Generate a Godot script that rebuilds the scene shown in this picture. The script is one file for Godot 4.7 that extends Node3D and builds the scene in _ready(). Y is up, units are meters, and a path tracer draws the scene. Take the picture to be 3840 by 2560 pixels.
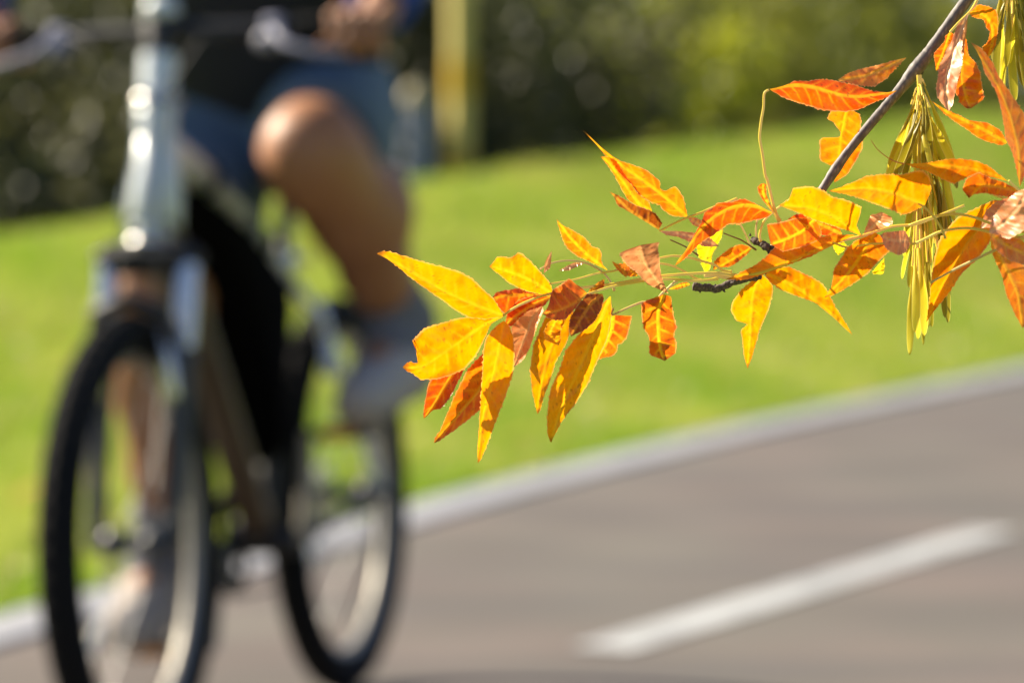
extends Node3D
# A cyclist on a park path, out of focus behind a sharp ash branch in autumn colours.

var M := {}
var rng := RandomNumberGenerator.new()
var noise := FastNoiseLite.new()
var fine := FastNoiseLite.new()


# ---------------------------------------------------------------- mesh helpers
class Shape:
	var v := PackedVector3Array()
	var c := PackedColorArray()
	var i := PackedInt32Array()

	func grid(rows: int, cols: int, pts: PackedVector3Array, col: PackedColorArray, closed := false) -> void:
		var o := v.size()
		v.append_array(pts)
		c.append_array(col)
		var last := cols if closed else cols - 1
		for r in rows - 1:
			for k in last:
				var a := o + r * cols + k
				var b := o + r * cols + (k + 1) % cols
				var d := a + cols
				var e := b + cols
				i.append_array(PackedInt32Array([a, b, e, a, e, d]))

	func tube(p: Array, r: Array, segs := 10, col := Color.WHITE, squash := 1.0) -> void:
		var n := p.size()
		var pts := PackedVector3Array()
		var cs := PackedColorArray()
		var up := Vector3(0.03, 0.99, 0.11)
		var t0: Vector3 = (p[1] - p[0]).normalized()
		if absf(t0.dot(up)) > 0.9:
			up = Vector3(0.99, 0.05, 0.08)
		var side := t0.cross(up).normalized()
		for q in range(-1, n + 1):
			var k := clampi(q, 0, n - 1)
			var t: Vector3 = (p[mini(k + 1, n - 1)] - p[maxi(k - 1, 0)]).normalized()
			side = (side - t * side.dot(t)).normalized()
			var other := side.cross(t)
			var rad: float = r[mini(k, r.size() - 1)]
			if q < 0 or q >= n:
				rad *= 0.02
			for s in segs:
				var a := TAU * s / segs
				pts.append(p[k] + (side * cos(a) + other * sin(a) * squash) * rad)
				cs.append(col)
		grid(n + 2, segs, pts, cs, true)

	# profile of (radius, along) turned round an axis
	func lathe(at: Vector3, axis: Vector3, prof: Array, segs := 24, col := Color.WHITE, closed_profile := false) -> void:
		var up := Vector3.UP if absf(axis.y) < 0.9 else Vector3.RIGHT
		var x := axis.cross(up).normalized()
		var y := x.cross(axis).normalized()
		var pr := prof.duplicate()
		if closed_profile:
			pr.append(prof[0])
		var pts := PackedVector3Array()
		var cs := PackedColorArray()
		for q in pr:
			for s in segs:
				var a := TAU * s / segs
				pts.append(at + axis * q.y + (x * cos(a) + y * sin(a)) * q.x)
				cs.append(col)
		grid(pr.size(), segs, pts, cs, true)

	# box with chamfered edges
	func box(t: Transform3D, size: Vector3, ch := 0.004, col := Color.WHITE) -> void:
		var h := size / 2.0
		ch = minf(ch, minf(h.x, minf(h.y, h.z)) * 0.9)
		var pts := PackedVector3Array()
		var cs := PackedColorArray()
		for ring in [[0.0, -h.y, ch], [1.0, -h.y, ch], [1.0, -h.y + ch, 0.0], [1.0, h.y - ch, 0.0], [1.0, h.y, ch], [0.0, h.y, ch]]:
			var x: float = (h.x - ring[2]) * ring[0]
			var z: float = (h.z - ring[2]) * ring[0]
			var e: float = ch * ring[0]
			for q in [Vector2(x, z - e), Vector2(x - e, z), Vector2(-x + e, z), Vector2(-x, z - e), Vector2(-x, -z + e), Vector2(-x + e, -z), Vector2(x - e, -z), Vector2(x, -z + e)]:
				pts.append(t * Vector3(q.x, ring[1], q.y))
				cs.append(col)
		var o := v.size()
		grid(6, 8, pts, cs, true)
		flat_from.append([o, v.size()])

	var flat_from := []

	func ball(at: Vector3, r: Vector3, col := Color.WHITE, n := 12) -> void:
		var pts := PackedVector3Array()
		var cs := PackedColorArray()
		for a in n + 1:
			for b in n * 2:
				var th := PI * clampf(a, 0.02, n - 0.02) / n
				var ph := TAU * b / (n * 2)
				pts.append(at + Vector3(sin(th) * cos(ph) * r.x, cos(th) * r.y, sin(th) * sin(ph) * r.z))
				cs.append(col)
		grid(n + 1, n * 2, pts, cs, true)

	func mesh(flat := false) -> ArrayMesh:
		var a := []
		a.resize(Mesh.ARRAY_MAX)
		a[Mesh.ARRAY_VERTEX] = v
		a[Mesh.ARRAY_COLOR] = c
		a[Mesh.ARRAY_INDEX] = i
		var nn := PackedVector3Array()
		nn.resize(v.size())
		if not flat:
			for k in range(0, i.size(), 3):
				var p0 := v[i[k]]
				var n := (v[i[k + 2]] - p0).cross(v[i[k + 1]] - p0)
				nn[i[k]] += n
				nn[i[k + 1]] += n
				nn[i[k + 2]] += n
			for k in nn.size():
				nn[k] = nn[k].normalized() if nn[k].length_squared() > 1e-30 else Vector3.UP
			a[Mesh.ARRAY_NORMAL] = nn
		var m := ArrayMesh.new()
		m.add_surface_from_arrays(Mesh.PRIMITIVE_TRIANGLES, a)
		return m


func obj(called: String, s, mat: Material, parent: Node = self) -> MeshInstance3D:
	var o := MeshInstance3D.new()
	o.mesh = s.mesh() if s is Shape else s
	o.material_override = mat
	o.name = called
	parent.add_child(o, true)
	return o


func tag(o: Node, label := "", category := "", group := "", kind := "") -> Node:
	if label: o.set_meta("label", label)
	if category: o.set_meta("category", category)
	if group: o.set_meta("group", group)
	if kind: o.set_meta("kind", kind)
	return o


func base(called: String, at: Vector3) -> Node3D:
	var o := Node3D.new()
	o.name = called
	add_child(o, true)
	o.position = at
	return o


func mat(col: Color, rough := 0.6, metal := 0.0, vertex := false) -> StandardMaterial3D:
	var m := StandardMaterial3D.new()
	m.albedo_color = Color.WHITE if vertex else col.linear_to_srgb()
	m.vertex_color_use_as_albedo = vertex
	m.roughness = rough
	m.metallic = metal
	return m


func noise_map(freq: float, seed_: int, lo: float, hi: float, as_normal := false, size := 512) -> NoiseTexture2D:
	var n := FastNoiseLite.new()
	n.seed = seed_
	n.frequency = freq
	n.fractal_octaves = 5
	var t := NoiseTexture2D.new()
	t.width = size
	t.height = size
	t.seamless = true
	t.noise = n
	if as_normal:
		t.as_normal_map = true
		t.bump_strength = 6.0
	else:
		var g := Gradient.new()
		g.set_color(0, Color(lo, lo, lo))
		g.set_color(1, Color(hi, hi, hi))
		t.color_ramp = g
	return t


# ---------------------------------------------------------------- the lie of the land
const KERB := [Vector2(-3.9, -4.0), Vector2(-2.9, 0.0), Vector2(-0.956, 7.678), Vector2(-0.27, 10.38), Vector2(0.03, 11.59), Vector2(0.45, 13.11), Vector2(0.986, 14.95), Vector2(1.662, 17.03), Vector2(2.396, 19.29), Vector2(5.9, 30.0), Vector2(12.5, 50.0), Vector2(22.0, 80.0)]
const PATH_WIDE := 2.35


func kerb_x(d: float) -> float:   # where the kerb's road edge runs, d metres ahead of the origin
	for k in KERB.size() - 1:
		if d <= KERB[k + 1].y or k == KERB.size() - 2:
			return lerpf(KERB[k].x, KERB[k + 1].x, (d - KERB[k].y) / (KERB[k + 1].y - KERB[k].y))
	return 0.0


func height(x: float, z: float) -> float:
	var d := -z
	var off := (kerb_x(clampf(d, -4.0, 80.0)) - x) * 0.962 - 0.2
	if off <= 0.0:
		return 0.0
	var along := d - 0.26 * off
	var top := clampf(0.72 + 0.05 * (along - 18.4), 0.25, 1.65)
	var t := clampf(off / 4.0, 0.0, 1.0)
	var g := top * lerpf(t, smoothstep(0.0, 1.0, t), 0.35)
	if off > 4.0:
		g -= 0.17 * minf(off - 4.0, 5.0)
	g *= 0.955
	return g + 0.03 * fine.get_noise_2d(x * 18.0, z * 18.0) * t


# ---------------------------------------------------------------- bodies: tapered capsules joined by a smooth minimum, meshed as surface nets
func body(bones: Array, cell: float, k: float, cuts := []) -> Shape:
	var lo := Vector3(1e9, 1e9, 1e9)
	var hi := -lo
	for b in bones:
		var r := maxf(b[2], b[3]) + cell * 3.0 + k * 0.3
		for p in [b[0], b[1]]:
			lo = lo.min(p - Vector3(r, r, r))
			hi = hi.max(p + Vector3(r, r, r))
	var n := Vector3i(((hi - lo) / cell).ceil()) + Vector3i(2, 2, 2)
	var f := PackedFloat32Array()
	f.resize(n.x * n.y * n.z)
	f.fill(1.0)
	for b in bones:
		var a: Vector3 = b[0]
		var e: Vector3 = b[1]
		var ra: float = b[2]
		var rb: float = b[3]
		var pad := maxf(ra, rb) + k + cell * 2.0
		var i0 := Vector3i((((a.min(e) - Vector3(pad, pad, pad)) - lo) / cell).floor()).clamp(Vector3i.ZERO, n - Vector3i.ONE)
		var i1 := Vector3i((((a.max(e) + Vector3(pad, pad, pad)) - lo) / cell).ceil()).clamp(Vector3i.ZERO, n - Vector3i.ONE)
		var ab := e - a
		var l2 := maxf(ab.length_squared(), 1e-9)
		for z in range(i0.z, i1.z + 1):
			for y in range(i0.y, i1.y + 1):
				var row := (z * n.y + y) * n.x
				for x in range(i0.x, i1.x + 1):
					var p := lo + Vector3(x, y, z) * cell
					var h := clampf((p - a).dot(ab) / l2, 0.0, 1.0)
					var d := (p - a - ab * h).length() - lerpf(ra, rb, h)
					var old := f[row + x]
					var m := maxf(k - absf(old - d), 0.0) / k
					f[row + x] = minf(old, d) - m * m * k * 0.25
	for cut in cuts:
		var rr: float = cut[2]
		var q: Vector3 = cut[0]
		var j0 := Vector3i(((q - Vector3(rr, rr, rr) - lo) / cell).floor()).clamp(Vector3i.ZERO, n - Vector3i.ONE)
		var j1 := Vector3i(((q + Vector3(rr, rr, rr) - lo) / cell).ceil()).clamp(Vector3i.ZERO, n - Vector3i.ONE)
		for z in range(j0.z, j1.z + 1):
			for y in range(j0.y, j1.y + 1):
				for x in range(j0.x, j1.x + 1):
					var p := lo + Vector3(x, y, z) * cell
					if p.distance_to(q) < rr:
						var at := (z * n.y + y) * n.x + x
						f[at] = maxf(f[at], (p - q).dot(cut[1]))
	var s := Shape.new()
	var id := PackedInt32Array()
	id.resize(f.size())
	id.fill(-1)
	var step := [0, 1, n.x, n.x + 1, n.x * n.y, n.x * n.y + 1, n.x * n.y + n.x, n.x * n.y + n.x + 1]
	var corner := [Vector3(0, 0, 0), Vector3(1, 0, 0), Vector3(0, 1, 0), Vector3(1, 1, 0), Vector3(0, 0, 1), Vector3(1, 0, 1), Vector3(0, 1, 1), Vector3(1, 1, 1)]
	var edges := [[0, 1], [2, 3], [4, 5], [6, 7], [0, 2], [1, 3], [4, 6], [5, 7], [0, 4], [1, 5], [2, 6], [3, 7]]
	for z in n.z - 1:
		for y in n.y - 1:
			for x in n.x - 1:
				var at := (z * n.y + y) * n.x + x
				var inside := 0
				if f[at] > 0.9:
					continue
				for q in 8:
					if f[at + step[q]] < 0.0:
						inside += 1
				if inside == 0 or inside == 8:
					continue
				var sum := Vector3.ZERO
				var cnt := 0
				for e in edges:
					var fa := f[at + step[e[0]]]
					var fb := f[at + step[e[1]]]
					if (fa < 0.0) != (fb < 0.0):
						sum += corner[e[0]].lerp(corner[e[1]], fa / (fa - fb))
						cnt += 1
				id[at] = s.v.size()
				s.v.append(lo + (Vector3(x, y, z) + sum / cnt) * cell)
				s.c.append(Color.WHITE)
	var strides := [1, n.x, n.x * n.y]
	for at in range(n.x * n.y + n.x + 1, f.size() - n.x * n.y - n.x - 1):
		if id[at] < 0:
			continue
		for ax in 3:
			var fa := f[at]
			var fb := f[at + strides[ax]]
			if (fa < 0.0) == (fb < 0.0):
				continue
			var u: int = strides[(ax + 1) % 3]
			var w: int = strides[(ax + 2) % 3]
			var q := [id[at], id[at - u], id[at - u - w], id[at - w]]
			if q.min() < 0:
				continue
			if fa < 0.0:
				s.i.append_array(PackedInt32Array([q[0], q[2], q[1], q[0], q[3], q[2]]))
			else:
				s.i.append_array(PackedInt32Array([q[0], q[1], q[2], q[0], q[2], q[3]]))
	return s


# ---------------------------------------------------------------- leaves
# for each kind of leaf: blade, blotch, vein, how much blotch, brown specks
const LEAF := {
	"Y": [Color(0.90, 0.33, 0.002), Color(0.88, 0.205, 0.002), Color(0.92, 0.40, 0.006), -0.10, 0.3],
	"Y2": [Color(0.90, 0.34, 0.002), Color(0.88, 0.195, 0.002), Color(0.92, 0.42, 0.006), 0.04, 0.3],
	"Y3": [Color(0.88, 0.345, 0.003), Color(0.86, 0.25, 0.003), Color(0.9, 0.44, 0.01), -0.05, 0.3],
	"YO": [Color(0.90, 0.29, 0.003), Color(0.86, 0.18, 0.003), Color(0.9, 0.37, 0.008), 0.0, 0.2],
	"L": [Color(0.92, 0.72, 0.008), Color(0.92, 0.62, 0.008), Color(0.92, 0.75, 0.02), -0.3, 0.0],
	"O2": [Color(0.87, 0.235, 0.004), Color(0.82, 0.13, 0.004), Color(0.92, 0.40, 0.008), 0.05, 0.3],
	"O": [Color(0.84, 0.195, 0.004), Color(0.76, 0.10, 0.004), Color(0.9, 0.36, 0.01), 0.05, 0.3],
	"OP": [Color(0.83, 0.24, 0.02), Color(0.78, 0.14, 0.014), Color(0.9, 0.4, 0.03), 0.0, 0.2],
	"RO": [Color(0.74, 0.10, 0.004), Color(0.55, 0.045, 0.004), Color(0.9, 0.36, 0.012), 0.05, 0.4],
	"RO2": [Color(0.80, 0.15, 0.006), Color(0.42, 0.06, 0.005), Color(0.9, 0.46, 0.012), 0.1, 0.5],
	"RB": [Color(0.55, 0.12, 0.012), Color(0.42, 0.06, 0.008), Color(0.7, 0.3, 0.02), 0.0, 0.4],
	"BR": [Color(0.30, 0.075, 0.008), Color(0.2, 0.04, 0.006), Color(0.5, 0.22, 0.02), 0.0, 0.4],
	"PB": [Color(0.56, 0.23, 0.085), Color(0.44, 0.13, 0.04), Color(0.64, 0.32, 0.12), 0.0, 0.4],
	"PK": [Color(0.76, 0.29, 0.10), Color(0.70, 0.20, 0.06), Color(0.82, 0.42, 0.17), 0.0, 0.2],
}


# A leaflet from its midrib (millimetres from the branch's node) and the widths of its two halves; each half is folded about the midrib
func leaflet(parent: Node, kind: String, tilt: float, fold_a: float, fold_b: float, cup: float, seed_: int, turn: float, mid: Array, wa: Array, wb: Array) -> void:
	var ns := wa.size()
	var pal: Array = LEAF[kind]
	var rows := 79
	var half := 13
	var pts := PackedVector3Array()
	var cs := PackedColorArray()
	var m := []
	for k in ns:
		m.append(Vector3(mid[k * 3], mid[k * 3 + 1], mid[k * 3 + 2]))
	var long := 0.0
	var widest := 0.5
	for k in ns - 1:
		long += m[k].distance_to(m[k + 1])
		widest = maxf(widest, maxf(wa[k], wb[k]))
	var veins := maxf(5.0, roundf(long / 6.5))
	var ta := tan(deg_to_rad(fold_a))
	var tb := tan(deg_to_rad(fold_b))
	var oz := seed_ * 37.3
	var lift := tan(deg_to_rad(tilt))   # the whole blade leans, its upper left nearer the viewer
	var heart: Vector3 = (m[0] + m[ns - 1]) * 0.5
	for r in rows:
		var t := float(r) / (rows - 1)
		var s := t * (ns - 1)
		var k := mini(int(s), ns - 2)
		var fr := s - k
		var p: Vector3 = m[k].cubic_interpolate(m[k + 1], m[maxi(k - 1, 0)], m[mini(k + 2, ns - 1)], fr)
		var tg: Vector3 = (m[mini(k + 2, ns - 1)] - m[maxi(k - 1, 0)])
		var side := Vector3(tg.y, -tg.x, 0.0).normalized() * turn
		var wl: float = lerpf(wa[k], wa[k + 1], fr)
		var wr: float = lerpf(wb[k], wb[k + 1], fr)
		for j in range(-half, half + 1):
			var left := j < 0
			var u := absf(j) / half
			var w := wl if left else wr
			var e := 1.0
			if absi(j) == half and w > 1.0:
				e = 1.0 + (0.30 / w * (1.0 if r % 3 == 0 else (-0.6 if r % 3 == 2 else 0.2))) * clampf(0.5 + 1.6 * fine.get_noise_2d(r * 23.0, oz + j), 0.0, 1.2) + 0.5 / w * fine.get_noise_2d(r * 31.0, oz * 3.0 + j)
			var x := u * w * e
			var tan_f := ta if left else tb
			# the fold eases in near the midrib and the blade cups, waves at the rim and swells between the veins
			var z := x * tan_f * (0.75 + 0.25 * u) - cup * x * x / widest * signf(tan_f + 0.001) * 0.6
			z += 0.10 * w * u * u * sin(t * 11.0 + oz + (0.0 if left else 2.0)) * (1.0 + 2.0 * cup)
			var ph := (t - 0.11 * u) * veins + (0.0 if left else 0.42)
			var vf := ph - floorf(ph)
			var vd := minf(vf, 1.0 - vf)
			z -= 0.4 * (1.0 - smoothstep(0.0, 0.33, vd)) * u * (1.0 - u) * minf(w / 8.0, 1.0) * 1.6
			z -= 0.35 * (1.0 - smoothstep(0.0, 1.3, x))
			z += 0.8 * fine.get_noise_2d(p.x * 5.0 + oz + x * 6.0 * (1.0 if left else -1.0), t * 260.0)
			var at := p + side * (-x if not left else x)
			z += lift * (-0.82 * (at.x - heart.x) + 0.57 * (at.y - heart.y))
			pts.append((at + Vector3(0, 0, z)) * 0.001)
			# colour
			var nx := x * (1.0 if left else -1.0)
			var nz := noise.get_noise_3d(nx * 3.2, t * long * 2.0, oz)
			var n2 := fine.get_noise_3d(nx * 9.0, t * long * 9.0, oz + 50.0)
			var blot := smoothstep(-0.25, 0.75, nz * 1.5 + n2 * 0.2 + pal[3] + (0.12 if kind.begins_with("Y") else 0.25) * smoothstep(0.05, 0.4, vd) - 0.1)
			var c: Color = pal[0].lerp(pal[1], blot * lerpf(0.5, 1.0, fposmod(oz * 0.173, 1.0)))
			var mm := vd * long / veins
			var on := (1.0 - smoothstep(0.15, 1.0, mm)) * (1.0 - 0.75 * u) * 0.75
			on = maxf(on, 1.0 - smoothstep(0.28, 0.95, x - 0.25 * (1.0 - t)))
			c = c.lerp(pal[2], on)
			var tert := fine.get_noise_3d(nx * 34.0, t * long * 34.0, oz)
			c = c * (1.0 + 0.10 * tert)
			c = c * (1.0 + 0.08 * n2)
			var brown := smoothstep(0.93, 1.0, t + 0.04 * n2) * 0.8 + smoothstep(0.9, 1.0, u + 0.12 * nz) * 0.3 * smoothstep(0.0, 0.4, nz + 0.2)
			var speck := fine.get_noise_3d(nx * 20.0 + 99.0, t * long * 20.0, oz)
			brown = maxf(brown, smoothstep(0.50, 0.58, speck) * pal[4] * 1.6)
			c = c.lerp(Color(0.2, 0.045, 0.012), clampf(brown, 0.0, 0.85))
			# a thin paler margin, and a net of the finest veins
			if absi(j) == half:
				c = c.lerp(Color(0.95, 0.72, 0.3), 0.35)
			var net := 1.0 - smoothstep(0.0, 0.09, absf(fine.get_noise_3d(nx * 22.0 + 7.0, t * long * 22.0, oz + 9.0)))
			c = c.lerp(pal[2], 0.22 * net * (1.0 - on))
			c.a = 1.0
			cs.append(c)
	var sh := Shape.new()
	sh.grid(rows, half * 2 + 1, pts, cs)
	obj("leaflet", sh, M.shiny_leaf if kind == "PK" or kind == "OP" else M.leaf, parent)


func stalk(called: String, parent: Node, m: Material, r0: float, r1: float, p: Array) -> MeshInstance3D:
	var pts := []
	for k in range(0, p.size(), 3):
		pts.append(Vector3(p[k], p[k + 1], p[k + 2]) * 0.001)
	var fineline := []
	var rad := []
	var n := pts.size()
	for k in n - 1:
		for q in 5:
			fineline.append(pts[k].cubic_interpolate(pts[k + 1], pts[maxi(k - 1, 0)], pts[mini(k + 2, n - 1)], q / 5.0))
			rad.append(lerpf(r0, r1, (k + q / 5.0) / (n - 1)) * 0.001 * (1.35 if k == 0 and q < 2 else 1.0))
	fineline.append(pts[n - 1])
	rad.append(r1 * 0.001)
	var s := Shape.new()
	s.tube(fineline, rad, 8)
	return obj(called, s, m, parent)


func _ready() -> void:
	# --- camera: a long lens wide open, focused on the branch two metres away
	var cam := Camera3D.new()
	cam.name = "camera"
	add_child(cam)
	cam.position = Vector3(0.0, 0.845, 0.0)
	cam.rotation_degrees = Vector3(-2.019, 0.0, 0.0)
	cam.keep_aspect = Camera3D.KEEP_HEIGHT
	var lens := CameraAttributesPhysical.new()
	lens.frustum_focal_length = 145.03
	lens.frustum_focus_distance = 1.985
	lens.frustum_near = 0.1
	lens.frustum_far = 900.0
	lens.exposure_aperture = 8.0
	cam.attributes = lens
	cam.near = 0.1
	cam.far = 900.0
	cam.fov = 9.4604
	cam.current = true
	# --- sky, sun, exposure
	var env := Environment.new()
	env.background_mode = Environment.BG_SKY
	var sky := ProceduralSkyMaterial.new()
	sky.sky_top_color = Color(0.40, 0.53, 0.76)
	sky.sky_horizon_color = Color(0.76, 0.81, 0.87)
	sky.sky_curve = 0.16
	sky.ground_bottom_color = Color(0.20, 0.20, 0.16)
	sky.ground_horizon_color = Color(0.55, 0.57, 0.55)
	sky.sky_energy_multiplier = 0.62
	sky.sun_angle_max = 12.0
	env.sky = Sky.new()
	env.sky.sky_material = sky
	env.tonemap_mode = Environment.TONE_MAPPER_LINEAR
	env.tonemap_exposure = 3.2
	env.sdfgi_enabled = true
	env.ssao_enabled = true
	env.ssil_enabled = true
	var world := WorldEnvironment.new()
	world.name = "world_environment"
	world.environment = env
	add_child(world)
	var sun := DirectionalLight3D.new()
	sun.name = "sun"
	add_child(sun)
	sun.light_color = Color(1.0, 0.95, 0.86)
	sun.light_energy = 1.5
	sun.light_angular_distance = 0.5
	sun.shadow_enabled = true
	sun.look_at_from_position(Vector3(-0.757, 0.545, -0.360) * 50.0, Vector3.ZERO)

	rng.seed = 7
	noise.seed = 3
	noise.frequency = 0.03
	noise.fractal_octaves = 3
	fine.seed = 11
	fine.frequency = 0.02
	fine.fractal_octaves = 2
	materials()
	ground()
	litter()
	hedge()
	park_posts()
	bicycle_and_rider()
	branch()


func materials() -> void:
	M.leaf = mat(Color.WHITE, 0.36, 0.0, true)
	M.leaf.metallic_specular = 0.45
	M.leaf.backlight_enabled = true
	M.leaf.backlight = Color.WHITE
	M.shiny_leaf = mat(Color.WHITE, 0.36, 0.0, true)
	M.shiny_leaf.metallic_specular = 0.55
	M.shiny_leaf.backlight_enabled = true
	M.shiny_leaf.backlight = Color(0.7, 0.7, 0.7)
	M.seed = mat(Color.WHITE, 0.42, 0.0, true)
	M.seed.backlight_enabled = true
	M.seed.backlight = Color.WHITE
	M.petiole = mat(Color(0.80, 0.58, 0.035), 0.45)
	M.pale_petiole = mat(Color(0.60, 0.44, 0.09), 0.45)
	for q in [M.petiole, M.pale_petiole]:
		q.backlight_enabled = true
		q.backlight = Color(0.7, 0.7, 0.7)
		q.metallic_specular = 0.35
	M.rusty = mat(Color(0.42, 0.15, 0.02), 0.5)
	M.twig = mat(Color(0.2, 0.085, 0.03), 0.6)
	M.bark = mat(Color.WHITE, 0.62, 0.0, true)
	M.spur = mat(Color.WHITE, 0.9, 0.0, true)
	M.grass = mat(Color.WHITE, 0.5, 0.0, true)
	M.grass.backlight_enabled = true
	M.grass.backlight = Color.WHITE
	M.grass.metallic_specular = 0.25
	M.soil = mat(Color.WHITE, 0.95, 0.0, true)
	M.soil.metallic_specular = 0.1
	M.asphalt = mat(Color.WHITE, 0.85, 0.0, true)
	M.asphalt.albedo_texture = noise_map(0.09, 5, 0.72, 1.0)
	M.asphalt.uv1_triplanar = true
	M.asphalt.uv1_world_triplanar = true
	M.asphalt.uv1_scale = Vector3(1.7, 1.7, 1.7)
	M.kerb = mat(Color.WHITE, 0.8, 0.0, true)
	M.kerb.albedo_texture = M.asphalt.albedo_texture
	M.kerb.uv1_triplanar = true
	M.kerb.uv1_world_triplanar = true
	M.kerb.uv1_scale = Vector3(2.3, 2.3, 2.3)
	M.paint = mat(Color.WHITE, 0.7, 0.0, true)
	M.hedge_leaf = mat(Color.WHITE, 0.45, 0.0, true)
	M.hedge_leaf.backlight_enabled = true
	M.hedge_leaf.backlight = Color.WHITE
	M.wood = mat(Color(0.10, 0.075, 0.05), 0.9)
	M.yellow = mat(Color.WHITE, 0.55, 0.0, true)
	M.grey = mat(Color.WHITE, 0.7, 0.0, true)
	M.silver = mat(Color(0.54, 0.59, 0.61), 0.42, 0.1)
	M.silver.clearcoat_enabled = true
	M.silver.clearcoat = 0.3
	M.silver.clearcoat_roughness = 0.15
	M.steel = mat(Color(0.62, 0.61, 0.58), 0.27, 1.0)
	M.spoke = mat(Color(0.22, 0.22, 0.22), 0.4, 0.9)
	M.alloy = mat(Color(0.30, 0.28, 0.24), 0.5, 0.35)
	M.dark_steel = mat(Color(0.10, 0.10, 0.10), 0.4, 0.8)
	M.bronze = mat(Color(0.075, 0.048, 0.028), 0.35, 0.1)
	M.black = mat(Color(0.008, 0.008, 0.009), 0.55)
	M.rubber = mat(Color(0.010, 0.010, 0.010), 0.85)
	M.rubber.metallic_specular = 0.2
	M.fork = mat(Color(0.018, 0.018, 0.018), 0.4)
	M.lever = mat(Color(0.20, 0.20, 0.26), 0.5)
	M.bag = mat(Color(0.003, 0.003, 0.003), 0.95)
	M.bag.metallic_specular = 0.1
	M.reflector = mat(Color(0.85, 0.83, 0.76), 0.18)
	M.orange_reflector = mat(Color(0.8, 0.3, 0.02), 0.2)
	M.skin = mat(Color(0.31, 0.135, 0.06), 0.55)
	M.skin.subsurf_scatter_enabled = true
	M.skin.subsurf_scatter_strength = 0.05
	M.denim = mat(Color(0.085, 0.125, 0.16), 0.85)
	M.blue_cloth = mat(Color(0.006, 0.04, 0.24), 0.85)
	M.dark_cloth = mat(Color(0.010, 0.011, 0.016), 0.9)
	M.sock = mat(Color(0.13, 0.13, 0.15), 0.9)
	M.shoe = mat(Color(0.36, 0.31, 0.27), 0.7)
	M.sole = mat(Color(0.22, 0.20, 0.17), 0.8)
	M.hair = mat(Color(0.03, 0.018, 0.01), 0.6)
	M.eye = mat(Color(0.6, 0.58, 0.55), 0.2)
	M.iris = mat(Color(0.02, 0.015, 0.01), 0.2)
	M.lips = mat(Color(0.35, 0.10, 0.07), 0.5)


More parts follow.
